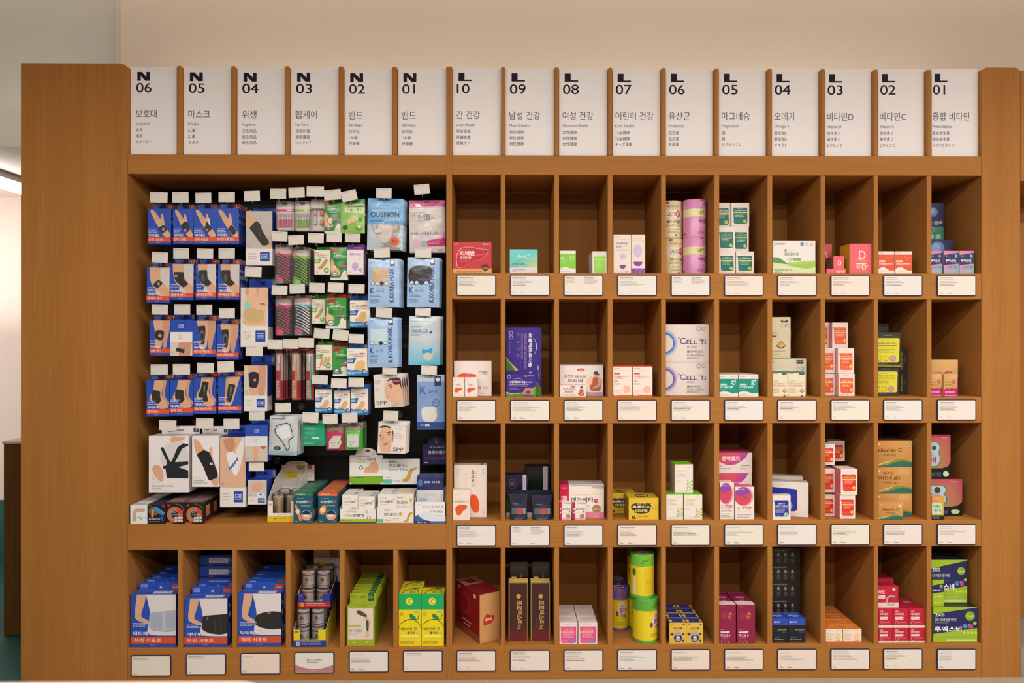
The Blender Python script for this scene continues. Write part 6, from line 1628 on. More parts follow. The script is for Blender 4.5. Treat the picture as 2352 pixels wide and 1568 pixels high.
box('omega_box', 'box', 'wide white box with a green hill landscape, bay L 04', 1775, 1873, 552, 's1', 0.012, 0.06, [('P', [(0, .5), (.1, .52), (.2, .60), (.3, .68), (.5, .66), (.7, .63), (1, .60), (1, .84), (.7, .86), (.4, .78), (0, .66)], 'a8c470'), ('P', [(0, .52), (.08, .50), (.18, .54), (.3, .66), (.38, .72), (.2, .70), (0, .66)], '5f8f4a'), ('P', [(0, .66), (.3, .72), (.7, .80), (1, .76), (1, 1), (0, 1)], 'd2dcae'), ('P', [(.3, .74), (.8, .70), (1, .66), (1, .8), (.8, .86), (.5, .80)], '9cc04e'), ('E', .30, .30, .03, 0, '8a9a3a'), ('G', .35, .28, .55, .32, 1, 'a8a890'), ('T', '트리어드', .27, .365, .62, .475, '5a6a54', .01), ('T', '그린', .33, .52, .46, .61, '8aa04a', .0), ('R', .48, .535, .65, .605, '6f9a3c'), ('T', '플러스D', .50, .55, .63, .59, 'd8e8b8', .01), ('G', .36, .66, .46, .69, 1, '8a8a80'), ('T', 'EPA 및 DHA 함유 유지,', .04, .86, .46, .915, '4a5a3a'), ('T', '비타민 D', .04, .935, .2, .985, '4a5a3a'), ('R', .65, .06, .72, .16, '4a86b8'), ('O', .80, .12, .035, .006, '8a9a8a'), ('O', .91, .12, .035, .006, '8a9a8a'), ('O', .06, .11, .03, .006, '8a9a8a'), ('G', .1, .08, .34, .14, 2, '8a8a88')], cf='e2ded6', cs='a8c060', bay='L04')
DD = [('T', 'D', .42, .24, .72, .52, 'f6dcd8', .0), ('L', [(.34, .5), (.5, .54), (.74, .40)], .02, 'f6dcd8'), ('R', .55, .55, .68, .60, 'e8a63a'), ('G', .08, .555, .5, .57, 1, 'f0b8b0'), ('G', .7, .57, .94, .60, 1, 'f0b8b0'), ('R', .30, .645, .74, .69, 'f4d4cc'), ('T', '데일리', .30, .73, .54, .83, 'f4dcd8', .03), ('T', 'D', .56, .70, .74, .87, 'f4dcd8', .05), ('E', .78, .74, .05, 0, 'e8a63a'), ('T', '비타민D 1000', .3, .90, .74, .95, 'e8b04a', .02)]
box('vitamin_d_box', 'box', 'large coral box lettered with a white D, yellow side, bay L 03', 1952, 2003, 559.5, 's1', 0.012, 0.074, DD, cf='e2606a', cs='d8a828', side=[('G', .2, .2, .5, .9, 6, 'b0701e')], bay='L03')
td = tray('display_tray', 'coral counter tray holding small D packs, bay L 03', 1897.5, 1944, 617, 's1', 0.006, 0.09, [('T', '데일리D', .50, .3, .92, .8, 'f4dcd8', .03)], 'e2606a', bay='L03', inside='c85058', back=1.3)
box('vitamin_d_pack', 'box', 'small coral D pack standing in the coral tray', 1914.5, 1939, 588, ('z', SHELF['s1'] + .0015), 0.014, 0.02, DD[:4] + [('T', '데일리D', .3, .8, .9, .9, 'f4dcd8', .02)], cf='e2606a', cs='6a5a58', side=[('G', .1, .1, .9, .9, 8, 'b0a8a0')], n=3, bay='L03', group='small coral D packs')
bk = box('vitamin_d_box', 'box', 'coral box half hidden by the side wall behind the tray, L 03', 1872, 1911, 560, 's1', 0.115, 0.06, DD, cf='d8525e', bay='L03')
mb = MB()
rr0 = .019
mb.lathe([(0, -.0012, 'd8505c'), (rr0, -.0012, 'd8505c'), (rr0, .0012, 'd8505c'), (0, .0012, 'd8505c')], 28)
tp_ = mb.build('header_disc', CARD, bk[0], loc=(-.008, .02, bk[0]['dim'][1] + .016))
tp_.rotation_euler = (math.pi / 2, 0, 0)
VC = [('R', 0, .145, 1, .9, 'dd5230'), ('P', [(0, .80), (.2, .71), (.4, .72), (.6, .82), (.8, .87), (1, .86), (1, 1), (0, 1)], 'e6dcd0'), ('G', .06, .06, .34, .10, 1, '8a7a74'), ('R', .04, .40, .42, .49, 'f0c0a8'), ('T', '속편한 중성비타민C', .04, .52, .92, .61, 'f6e4d8', .03), ('G', .2, .63, .5, .65, 1, 'f0a890'), ('L', [(.5, .3), (.58, .24), (.66, .3), (.74, .26), (.82, .32), (.92, .26)], .012, 'f0a088'), ('L', [(.66, .3), (.68, .4), (.76, .44)], .012, 'f0a088'), ('G', .06, .88, .6, .91, 1, 'b8a8a0')]
box('vitamin_c_box', 'box', 'white and orange-red box against the side wall, bay L 02', 2017.5, 2054, 577, 's1', 0.012, 0.06, VC, cf='e6dcd0', bay='L02', group='white and orange-red boxes in bay L 02')
box('vitamin_c_box', 'box', 'white and orange-red box on the open side, bay L 02', 2056.5, 2095, 577, 's1', 0.010, 0.06, VC, cf='e6dcd0', bay='L02', group='white and orange-red boxes in bay L 02')
XB = [('GR', 0, .0, 1, 1, 'd88a98', 'c07aa8', '6ab8a8', 'b89ac8'), ('P', [(0, .18), (1, .08), (1, .56), (0, .62)], '2a2e5c'), ('E', .82, .22, .10, 0, '7aa4d8'), ('T', '고려', .1, .20, .3, .25, 'f0e8f0', .02), ('T', '투엑스비', .1, .37, .80, .49, 'f2eef4', .04), ('T', '트리플', .55, .49, .85, .55, 'c86ab8', .02), ('O', .2, .73, .10, .025, 'b87a4a'), ('O', .42, .72, .10, .025, '4a8a6a'), ('O', .64, .70, .10, .025, '8a9a5a'), ('O', .84, .71, .09, .025, '2a7a6a'), ('G', .1, .86, .9, .96, 3, 'd8c8e0')]
GX = 'dark iridescent vitamin boxes in bay L 01'
for lb, a, b_, yy in (('small iridescent box nearest the side wall, top row bay L 01', 2136, 2163.3, 0.012), ('small iridescent box in the middle, top row bay L 01', 2168, 2202, 0.012), ('small iridescent box nearest the end column, top row bay L 01', 2204, 2236.5, 0.012)):
    box('multivitamin_box', 'box', lb, a, b_, 576, 's1', yy, 0.035, XB, cf='9a8ab0', bay='L01', group=GX)
BX = [('P', [(0, .08), (1, 0), (1, .60), (0, .66)], '20244c'), ('E', .56, .24, .2, 0, '5a7ab8'), ('E', .52, .22, .13, 0, '86a4d0'), ('T', 'Triple', .40, .22, .72, .27, '9a7ab0'), ('T', '트리플', .1, .47, .82, .58, '9ab0d8', .03), ('E', .88, .51, .07, 0, 'b8a04a'), ('R', 0, .62, 1, 1, '2f7a5c'), ('O', .24, .7, .12, .03, 'b87a4a'), ('O', .5, .7, .12, .03, '8ab08a'), ('O', .8, .7, .1, .03, '2a9a7a'), ('R', .1, .82, .3, .93, '9ac0a8'), ('R', .38, .82, .58, .93, '9ac0a8'), ('R', .66, .82, .88, .93, '9ac0a8')]
x1b = box('multivitamin_box', 'box', 'large navy and green globe box behind the small ones, bay L 01', 2108, 2189, 550.5, 's1', 0.09, 0.1, BX, cf='262a50', bay='L01', group=GX)
box('multivitamin_box', 'box', 'navy and green globe box standing on top, bay L 01', 2113, 2167, 466, top(x1b[0]), 0.13, 0.06, BX, cf='20244c', bay='L01', group=GX)

# second row
GZ = [('P', [(.08, .50), (.1, .40), (.2, .35), (.3, .345), (.5, .36), (.6, .39), (.58, .5), (.46, .56), (.3, .53), (.18, .56)], 'e2552c'), ('P', [(.33, .36), (.42, .36), (.38, .42)], '7a9ad0'), ('T', '가네진', .66, .28, .89, .36, '5a4a48', .02), ('T', 'GANEZIN', .66, .375, .92, .40, '8a7a78'), ('R', .62, .62, .98, .621, 'd8c0b8'), ('R', .65, .72, .72, .80, 'd88a80'), ('G', .78, .70, .94, .82, 3, 'd8a098'), ('G', .7, .92, .86, .94, 1, '6a5a58')]
box('liver_capsule_box', 'box', 'large white box with a wide orange liver, bay L 10', 1042.5, 1129, 829, 's2', 0.05, 0.022, GZ, cf='e6dcd6', cs='b8606a', ct='d89aa0', bay='L10', n=4, dy=.034, group='white boxes with orange livers in bay L 10')
gz = [('P', [(.16, .66), (.2, .56), (.34, .53), (.5, .56), (.56, .54), (.82, .55), (.84, .60), (.7, .66), (.56, .68), (.44, .76), (.24, .80)], 'e2552c'), ('E', .46, .71, .07, .03, 'e0a04a'), ('T', '가네진', .24, .32, .66, .42, '6a5a58', .01), ('G', .24, .44, .7, .46, 1, 'a89a98'), ('G', .1, .12, .32, .17, 2, 'b8a8a8')]
box('liver_capsule_box', 'box', 'small white box with an orange liver against the side wall, L 10', 1039.5, 1067, 866.5, 's2', 0.012, 0.03, gz, cf='e8ddd6', bay='L10', group='white boxes with orange livers in bay L 10')
box('liver_capsule_box', 'box', 'small white box with an orange liver, inner of the pair, L 10', 1068, 1097, 866.5, 's2', 0.012, 0.03, gz, cf='e8ddd6', bay='L10', group='white boxes with orange livers in bay L 10')
PU = '3d2b8c'
GRS = lambda: [('L', [(x0_, y0_), (x0_ + random.uniform(-.05, .05), y0_ - random.uniform(.03, .07))], .008, random.choice(['4a8a3a', '7ab04a', '2f6a2c'])) for x0_, y0_ in ((random.random(), random.uniform(.9, 1)) for _ in range(60))]
box('saw_palmetto_box', 'box', 'large violet box standing on end with sideways lettering, bay L 09', 1162.5, 1244, 752, 's2', 0.06, 0.06, [('V', '쏘팔메토코사놀', .63, .08, .735, .58, 'f0ecf4', .04, -1), ('V', '프리미엄', .64, .64, .72, .78, 'e4dcec', .02, -1), ('V', '쏘팔메토 열매 추출물, 옥타코사놀 함유 유지', .50, .08, .555, .60, 'c4a08a', .0, -1), ('V', '아연, 망간, 비타민B6, 판토텐산', .425, .08, .475, .46, 'c4a08a', .0, -1), ('R', .40, .07, .404, .58, 'a08ab0'), ('R', .575, .07, .579, .62, 'a08ab0'), ('O', .14, .08, .055, .012, 'd8d0e4'), ('O', .14, .145, .055, .012, 'd8d0e4'), ('V', '건강기능식품', .09, .2, .12, .38, 'a89ac8', .0, -1), ('O', .34, .10, .035, .008, 'a89ac8'), ('O', .34, .21, .035, .008, 'a89ac8'), ('O', .34, .31, .035, .008, 'a89ac8'), ('O', .34, .41, .035, .008, 'a89ac8'),
     ('P', [(.78, .14), (.86, .24), (.86, .32), (.80, .40), (.84, .32), (.84, .24)], 'e8d8a0'), ('P', [(0, .43), (.1, .50), (.34, .62), (.3, .63), (0, .63)], 'e0b060'), ('P', [(0, .45), (.1, .52), (.28, .63), (0, .63)], '4a7a34'), ('R', .87, .56, .92, .62, 'c88a8a'), ('V', '미국특허', .9, .63, .94, .76, 'c8b8d8', .0, -1), ('P', [(.84, .78), (.92, .82), (1, .92), (1, 1), (.8, 1), (.7, .9)], '4a8a34')], cf=PU, ct='2c1f6a', bay='L09')
box('saw_palmetto_box', 'box', 'small violet box with grass and a copper seal, bay L 09', 1162.5, 1230, 859, 's2', 0.012, 0.035, [('P', [(0, .82), (.2, .88), (.5, .86), (.8, .74), (1, .60), (1, 1), (0, 1)], '5a9a3a'), ('P', [(0, .78), (.2, .85), (.5, .83), (.8, .70), (1, .56), (1, .60), (.8, .74), (.5, .87), (.2, .89), (0, .83)], 'd8b060')] + GRS() + [('E', .75, .82, .17, .22, 'b07a4a'), ('O', .75, .82, .17, .015, 'e0b880'), ('E', .75, .80, .06, .08, '5a3a8a'), ('R', .6, .92, .9, .98, '4a3a9a'), ('T', '쏘팔메토코사놀', .12, .29, .66, .40, 'f0ecf4', .04), ('T', '프리미엄', .69, .32, .88, .39, 'e4dcec', .02), ('G', .12, .45, .88, .57, 2, 'c4b0c0'), ('G', .12, .62, .46, .70, 2, '9a8ac0'), ('O', .1, .12, .06, .012, 'd8d0e4'), ('R', .63, .05, .71, .12, 'c88a8a'), ('G', .74, .05, .96, .11, 2, 'd0c8dc'), ('P', [(.24, .22), (.4, .16), (.54, .22), (.4, .19)], 'e8d8a0')], cf=PU, ct='35267c', bay='L09')
WOM = lambda x, y, s, k=1: [('P', [(x + s * a, y + s * b * k) for a, b in ((-.06, .30), (.10, .26), (.16, .36), (.20, .5), (.24, .66), (.22, .84), (.2, .98), (-.14, .98), (-.18, .82), (-.2, .74), (-.08, .6), (-.08, .44))], 'b0604c'), ('P', [(x + s * a, y + s * b * k) for a, b in ((.10, .26), (.18, .30), (.26, .5), (.24, .7), (-.02, .86), (-.12, .84), (-.02, .78), (.14, .64))], 'd8a282'), ('P', [(x + s * a, y + s * b * k) for a, b in ((-.06, .08), (.06, .02), (.12, .12), (.08, .24), (.1, .3), (-.02, .3), (-.04, .2))], 'd8a282'), ('E', x + s * .05, y + s * .07 * k, s * .085, s * .085 * k, '4a4054'), ('E', x + s * .13, y + s * .15 * k, s * .04, s * .05 * k, '4a4054')]
PRE = [('R', 0, 0, 1, .03, 'b8a0b0'), ('E', .485, .165, .085, .045, 'b8283c'), ('T', 'Hanmi', .43, .145, .54, .185, 'f0dcd8', .02), ('T', '임산부', .10, .31, .32, .42, 'b84050', .01), ('T', '종합영양제', .34, .345, .61, .43, '6a4a5a', .01), ('T', '프리비', .18, .46, .52, .575, '3c3438', .03), ('E', .80, .55, .18, .2, 'e8c0a4'), ('R', .6, .88, 1, 1, 'b8a0b4'), ('G', .78, .93, .96, .97, 1, '9a8494'), ('G', .86, .13, .95, .16, 1, 'a89aa0')] + WOM(.80, .22, .62, 1.02)
box('prenatal_box', 'box', 'wide white box picturing a pregnant woman in profile, bay L 08', 1285.5, 1386, 837, 's2', 0.05, 0.07, PRE, cf='e6dad4', ct='b4a0b0', top=[('G', .3, .3, .9, .6, 1, '8a5a7a')], bay='L08', group='boxes picturing a pregnant woman in bay L 08')
box('prenatal_box', 'box', 'small white box picturing a pregnant woman, front of bay L 08', 1285.5, 1346, 884, 's2', 0.012, 0.034, [('E', .5, .14, .09, .07, 'b8283c'), ('T', 'Hanmi', .445, .11, .555, .165, 'f0dcd8', .02), ('T', '임산부', .12, .25, .32, .40, 'b84050', .01), ('T', '종합영양제', .35, .29, .60, .40, '6a4a5a', .01), ('T', '프리비', .19, .46, .52, .68, '3c3438', .02)] + [('E', .17 + .13 * i, .84, .045, .06, 'a89aa4') for i in range(4)] + WOM(.80, .1, .55, 1.5), cf='e6dad4', ct='d0c4c0', bay='L08', group='boxes picturing a pregnant woman in bay L 08')
IR = [('R', 0, 0, 1, .03, 'd8502c'), ('G', .08, .07, .4, .1, 1, '7a6a68'), ('R', .06, .135, .94, .14, 'd8b0a8'), ('R', .06, .225, .36, .27, 'd0503c'), ('T', '액상철분', .06, .31, .46, .375, 'd0604a', .02), ('T', '요한이맛', .5, .32, .84, .37, 'd8806a'), ('G', .06, .40, .6, .43, 1, 'b8a098'), ('G', .06, .48, .34, .52, 1, '8a7a78'), ('G', .06, .56, .42, .62, 2, 'd8988a'), ('E', .72, .76, .19, .12, 'f0b89a'), ('O', .15, .83, .085, .01, 'e0a090'), ('O', .36, .83, .085, .01, 'e0a090'), ('R', 0, .94, 1, 1, 'dd6232'), ('G', .06, .955, .34, .985, 1, 'f4d8c8')]
box('iron_drink_box', 'box', 'orange-lidded white box, inner one of bay L 07', 1408, 1452, 840, 's2', 0.012, 0.06, IR, cf='e8dcd4', ct='d8502c', bay='L07', n=2, group='white boxes with orange lids in bay L 07')
box('iron_drink_box', 'box', 'orange-lidded white box, outer one of bay L 07', 1453.5, 1498.5, 840, 's2', 0.012, 0.06, IR, cf='e8dcd4', ct='d8502c', bay='L07', n=2, group='white boxes with orange lids in bay L 07')


def CELL(word, c1, c2, kor):
    q = []
    for i in range(7):
        q.append(('O', .02, .50, .30 - .012 * i, .013, tuple(a * (1 - (i / 6) ** .8) + b * (i / 6) ** .8 for a, b in zip(H('dcd6d4'), H(c1)))))
    q.append(('O', .02, .50, .216, .02, c2))
    return q + [('O', .335, .365, .02, .006, '5a5a5a'), ('T', 'C', .36, .36, .485, .52, '332c68', -.01), ('T', 'ELL', .505, .41, .73, .52, '332c68', -.005), ('T', 'TI', .80, .41, .92, .52, '332c68', -.005), ('R', .50, .512, .74, .522, '332c68'), ('R', .79, .405, .86, .414, '332c68'), ('R', .88, .512, .93, .522, '332c68'), ('G', .50, .375, .92, .395, 1, 'a8a4b0'),
                ('T', word, .51, .565, .51 + .056 * len(word), .625, '7a8ab0', -.01), ('T', '셀티아이', .51, .69, .72, .755, '4a4a5a', .01), ('T', kor, .75, .69, .75 + .055 * len(kor), .755, '6a8ab0'), ('T', '프로바이오틱스', .51, .785, .89, .85, '8a8488', -.005), ('G', .51, .87, .89, .93, 2, 'a09a9a'), ('O', .77, .11, .05, .009, '9a9494'), ('O', .875, .11, .04, .009, '9a9494'), ('G', .02, .07, .10, .09, 1, '9a9a9e')]


ce1 = box('probiotic_box', 'box', 'large white box with a violet ring, under the blue-ringed box, L 06', 1524, 1629, 831.5, 's2', 0.06, 0.12, CELL('MOM', '8a7ac0', '5a4a94', '맘'), cf='e0d6d2', cs='d0c8c6', bay='L06')
box('probiotic_box', 'box', 'large white box with a blue ring on top, bay L 06', 1524, 1629, 744.5, top(ce1[0]), 0.06, 0.12, CELL('GOLD', '5a9ad8', '4a5ab0', '골드'), cf='e0d6d2', cs='d0c8c6', bay='L06')
M35 = [('R', 0, .20, 1, .86, '14927e'), ('P', [(0, .80), (.2, .76), (.45, .78), (.7, .86), (1, .83), (1, 1), (0, 1)], 'e6dcd4'), ('G', .06, .10, .36, .14, 1, '8a8482'), ('G', .6, .1, .94, .14, 1, 'c0b0a8'), ('R', .05, .41, .40, .50, '9ad0c4'), ('G', .08, .43, .38, .48, 1, 'e4f0ec'), ('T', '마그네슘', .05, .53, .44, .62, 'e8f2ee', .03), ('T', '350', .47, .53, .72, .62, 'e8f2ee', .04), ('G', .05, .66, .44, .69, 1, 'a0d4c8'), ('O', .76, .36, .13, .02, 'c4e4dc'), ('L', [(.62, .46), (.7, .38), (.78, .34), (.84, .26)], .03, 'e4f0ec'), ('L', [(.78, .34), (.72, .28), (.66, .32)], .025, 'e4f0ec'), ('L', [(.7, .38), (.76, .44), (.72, .52)], .025, 'e4f0ec'), ('E', .86, .25, .035, 0, 'e4f0ec'), ('G', .06, .88, .6, .91, 1, 'c0b0a8'), ('G', .06, .94, .5, .96, 1, 'a89890')]
for lb, a, b_ in (('white and teal box against the side wall, bay L 05', 1652.5, 1695), ('white and teal box at the open side, bay L 05', 1697, 1742)):
    box('magnesium_box', 'box', lb, a, b_, 859.5, 's2', 0.012, 0.055, M35, cf='e6dcd4', bay='L05', n=3, group='white and teal boxes in bay L 05')
DROP = lambda x, y, s, k: [('P', [(x, y - s * 1.2 * k)] + [(x + s * .8 * math.sin(t), y - s * .8 * k * math.cos(t)) for t in (.7, 1.2, 1.7, 2.3, 2.9, 3.4, 4.0, 4.6, 5.1, 5.58)], 'c49a5a'), ('E', x + .15 * s, y + .1 * s * k, s * .4, s * .45 * k, 'dcb87a'), ('P', [(x - s * 1.0, y - .2 * s * k), (x - .8 * s, y + .5 * s * k), (x, y + 1.0 * s * k), (x + .8 * s, y + .5 * s * k), (x + 1.1 * s, y - .3 * s * k), (x + .6 * s, y + .35 * s * k), (x, y + .75 * s * k), (x - .6 * s, y + .4 * s * k)], '4a4a78')]
OM = [('R', 0, .30, 1, .55, 'd6cfb0'), ('R', .60, .06, .90, .13, '3a4a5c'), ('G', .64, .075, .86, .115, 1, 'c0d0d0'), ('O', .66, .21, .075, .012, 'a89a7a'), ('O', .84, .21, .075, .02, '5a5a54'), ('T', '메가3', .16, .36, .50, .43, '8a6a44', .01), ('R', .2, .45, .42, .49, '9a3a30')] + DROP(.60, .68, .2, .5) + [('G', .1, .82, .8, .86, 1, 'b8a070'), ('G', .2, .90, .7, .93, 1, 'a89058')]
om1 = box('omega_box', 'box', 'wide cream box with teal lid under the upright omega box, L 04', 1757, 1852, 822.5, 's2', 0.075, 0.12, [('T', '기3', .1, .06, .22, .13, '8a6a44'), ('R', .76, .05, .93, .15, '2a4a5c'), ('G', .79, .075, .91, .125, 1, 'c0d8d8'), ('O', .80, .28, .04, .008, 'a89a7a'), ('O', .90, .28, .04, .01, '5a5a54')], cf='ddd4b8', ct='1f5a64', bay='L04')
box('omega_box', 'box', 'upright cream omega box with a gold drop, on top in L 04', 1760, 1816, 728, top(om1[0]), 0.09, 0.07, OM, cf='ddd2ac', bay='L04')
OS = [('R', 0, 0, 1, .03, '1f5a64'), ('G', .05, .06, .4, .10, 1, '5a6a78'), ('R', .62, .055, .94, .115, '2a5a6c'), ('T', '초임계', .05, .36, .36, .42, '9a7a54', .0), ('T', '알티지 오메가3', .05, .45, .72, .52, '9a7a54', .01), ('R', .05, .55, .86, .585, '9a5a3c'), ('O', .84, .45, .08, .01, 'b8a888'), ('G', .05, .64, .5, .86, 5, 'b8a888')] + DROP(.80, .76, .15, .55) + [('R', .72, .93, .86, .99, '3a68b0')]
for lb, a, b_ in (('small cream omega box against the side wall, bay L 04', 1774.5, 1809), ('small cream omega box at the open side, bay L 04', 1810.5, 1850)):
    box('omega_box', 'box', lb, a, b_, 853.5, 's2', 0.012, 0.05, OS, cf='e0d6ba', ct='1f5a64', bay='L04', group='small cream omega boxes in bay L 04')
SUN = [('E', .78, .72, .10, 0, 'f0a83a'), ('E', .78, .72, .05, 0, 'f8e0a0')] + [('L', [(.78 + .07 * math.cos(t), .72 + .055 * math.sin(t)), (.78 + .14 * math.cos(t), .72 + .11 * math.sin(t))], .014, 'f0b850') for t in [i * .785 for i in range(8)]]


def pile(name, bay, row_key, cols, yts, art, cf, cs, what, d, Y0, names, group, ns=2):
    prev = [row_key, row_key]
    for k, (yt, cc) in enumerate(zip(yts, cols)):
        tops = []
        for j, (a, b_, Yq) in enumerate(cc):
            o = box(name, 'box', '%s, %s, %s, %s' % (what, names[k], ('wall side', 'open side')[j], bay.replace('L', 'L ')), a, b_, yt, prev[j], Yq, d, art, cf=cf, cs=cs, bay=bay, n=ns if k == 0 else 1, group=group)
            if j:
                dx = max(0, last[0].location.x + last[0]['dim'][0] / 2 + .001 - (o[0].location.x - o[0]['dim'][0] / 2))
                for q in o:
                    q.location.x += dx
            last = o
            tops.append(top(o[0]))
        prev = [max(tops), max(tops)]


pile('vitamin_d_box', 'L03', 's2', [[(1882, 1918, .03), (1919.5, 1957, .03)], [(1882, 1918, .034), (1919.5, 1957, .034)], [(1868, 1904, .08), (1905.5, 1942, .08)]], [858, 799, 740.5], LAB('df5f38', SUN, 'f0d890'), 'e6d4ce', 'd8a8b0', 'white box with an orange sun label', .075, .03, ('bottom', 'middle', 'top'), 'white boxes with orange sun labels, second row L 03')
BY = [('P', [(0, .17), (.90, .17), (.96, .20), (.94, .85), (.88, .88), (0, .88)], 'd6cc3c'), ('T', "Riley's Lab", .33, .07, .65, .105, 'b8b4a4', .01), ('G', .2, .235, .72, .255, 1, '8a842c'), ('T', '하이퍼셀 리포좀 비타민C', .08, .30, .84, .35, '4a4418', .02), ('R', 0, .385, .84, .41, '2a2820'), ('G', .08, .45, .8, .62, 4, '9a9430'), ('O', .17, .76, .10, .012, '6a6420'), ('O', .43, .76, .10, .012, '6a6420'), ('E', .70, .76, .12, 0, 'a87a9a'), ('E', .71, .75, .08, 0, 'd8a8a0'), ('E', .72, .74, .03, 0, '8a3a4a'), ('G', .0, .93, .5, .95, 1, '9a968c')]
BYD = dict(cf='3a3836', cs='2a2826', bay='L02', group='black boxes with yellow labels in bay L 02')
by1 = box('liposome_box', 'box', 'black box with a yellow label, lower front of bay L 02', 2006, 2064, 841, 's2', 0.03, 0.06, BY, **BYD)
by2 = box('liposome_box', 'box', 'black box with a yellow label, upper front of bay L 02', 2010, 2068.5, 763, top(by1[0]), 0.028, 0.06, BY + [('R', 0, .985, 1, 1, 'd6cc3c')], **BYD)
SP = [('V', '하이퍼셀 리포좀 비타민', .60, .14, .70, .88, 'c9c038', .02), ('G', .80, .4, .9, .6, 2, '8a8678')]
by3 = box('liposome_box', 'box', 'black spine-out box behind the front pile, lower, bay L 02', 2047, 2085, 855, 's2', 0.12, 0.06, SP, **BYD)
box('liposome_box', 'box', 'black spine-out box behind the front pile, upper, bay L 02', 2047, 2084.5, 801, top(by3[0]), 0.12, 0.06, SP, **BYD)
by4 = box('liposome_box', 'box', 'black box hidden behind the front pile beside the wall, L 02', 1990, 2028, 800, 's2', 0.15, 0.06, SP, **BYD)
box('liposome_box', 'box', 'black box peeping over the front pile, bay L 02', 1996, 2041, 743, top(by4[0]), 0.15, 0.06, [('R', .36, .45, .5, .8, '8a8430')], **BYD)
AN = [('GR', 0, 0, 1, .7, 'c9a05c', 'd8b070', 'b88a48', 'c4985a'), ('P', [(0, .36), (.52, .34), (.50, .44), (0, .46)], 'b8286a'), ('T', '활성비타민', .12, .36, .5, .42, 'f0dce4', .02), ('T', 'S', .60, .32, .84, .52, 'b0286a', .02), ('P', [(0, .50), (.3, .46), (.7, .54), (1, .50), (1, 1), (0, 1)], 'c04a7a'), ('O', .74, .16, .1, .01, 'e0c490')]
box('vitamin_s_box', 'box', 'large gold box with a magenta S behind two small ones, L 01', 2122, 2200, 826, 's2', 0.06, 0.1, AN, cf='c49a58', ct='7a6a44', bay='L01')
an = [('GR', 0, 0, 1, .7, 'c9a05c', 'd8b070', 'b88a48', 'c4985a'), ('P', [(0, .70), (.2, .62), (.4, .66), (.6, .62), (.8, .66), (1, .60), (1, 1), (0, 1)], 'b82468'), ('G', .1, .25, .7, .28, 1, '9a4a3a'), ('T', '인포벌', .08, .32, .56, .40, 'b04a6a', .02), ('T', 'S', .62, .24, .88, .42, 'b0286a', .02), ('G', .08, .46, .8, .54, 2, '8a6a3a'), ('T', '활성비타민', .08, .76, .84, .86, 'f0dce8', .03), ('R', .05, .93, .95, .98, 'e08ab4')]
for lb, a, b_ in (('small gold and magenta S box against the side wall, L 01', 2134, 2163.3), ('small gold and magenta S box at the open side, L 01', 2168, 2198.5)):
    box('vitamin_s_box', 'box', lb, a, b_, 858.5, 's2', 0.012, 0.035, an, cf='c49a58', bay='L01', group='small gold and magenta boxes in bay L 01')

# third row
box('liver_tonic_box', 'box', 'tall cream box with vertical lettering and an orange bean, bay L 10', 1042.5, 1117.5, 1068, 's3', 0.05, 0.05, [('P', [(.5, .58), (.6, .545), (.72, .60), (.78, .72), (.78, .86), (.70, .92), (.60, .90), (.5, .80)], 'e0582c'), ('V', '헤파토스', .53, .09, .63, .42, '4a4440', .025, -1), ('V', '식물성 간 보호 간기능 개선제', .66, .10, .69, .46, 'b8aca4', .0, -1), ('V', 'CEVEN', .88, .06, .915, .18, '6a625c', .01, -1), ('V', '헤파토스', .88, .86, .91, .93, '8a827c', .0, -1), ('O', .38, .18, .05, .008, 'd0b8ac'), ('O', .38, .28, .05, .008, 'd0b8ac'), ('O', .38, .38, .05, .008, 'd0b8ac'), ('R', .10, .07, .17, .11, 'd8ccc4'), ('V', '건강한 간', .10, .12, .14, .22, 'b8aca4', .0, -1)], cf='e4d8ce', ct='cfc4ba', top=[('G', .05, .3, .95, .7, 3, 'a89a90'), ('R', .82, .2, .87, .8, '4a4440')], bay='L10')
box('liver_tonic_box', 'box', 'small cream box with an orange bean, front of bay L 10', 1039.5, 1079, 1125, 's3', 0.008, 0.04, [('P', [(.14, .62), (.2, .54), (.4, .49), (.7, .48), (.86, .52), (.84, .60), (.70, .66), (.58, .70), (.5, .80), (.36, .85), (.22, .80)], 'e0582c'), ('G', .1, .15, .4, .175, 1, '8a827c'), ('G', .1, .285, .85, .305, 1, 'd09a84'), ('T', '헤파토스', .10, .345, .72, .41, '4a4440', .01), ('T', '정', .8, .38, .88, .41, '8a827c'), ('O', .78, .78, .06, .01, 'd8ccc4'), ('O', .78, .87, .06, .01, 'd8ccc4'), ('G', .1, .95, .4, .97, 1, 'b8aca4')], cf='e8dcd2', ct='d4c8be', bay='L10')
GD = 'dark health food boxes in bay L 09'
box('health_food_box', 'box', 'glossy indigo box with a gold seal and white strip, bay L 09', 1162, 1213, 1089.5, 's3', 0.10, 0.05, [('R', .76, .0, .92, 1, 'cfc6c8'), ('V', 'PREMIUM', .80, .08, .86, .3, '8a8488', .0, -1), ('R', .16, .12, .38, .36, '6a5450'), ('R', .18, .135, .36, .345, '241c3c'), ('T', 'OK', .2, .18, .34, .3, '9a7a64', .02), ('V', '오케이', .43, .16, .47, .34, '8a6a5c', .0, -1)], cf='241c44', ct='17122c', mat=PLASTIC, bay='L09', group=GD)
box('health_food_box', 'box', 'taller glossy black-green box with a white strip, bay L 09', 1206, 1262, 1071, 's3', 0.16, 0.06, [('R', .74, 0, .93, 1, 'c4bcc4'), ('V', 'Premium', .80, .06, .87, .26, '7a7484', .0, -1), ('R', .2, .62, .4, .63, '8a8a5a')], cf='14211f', ct='0e1616', mat=PLASTIC, bay='L09', group=GD)
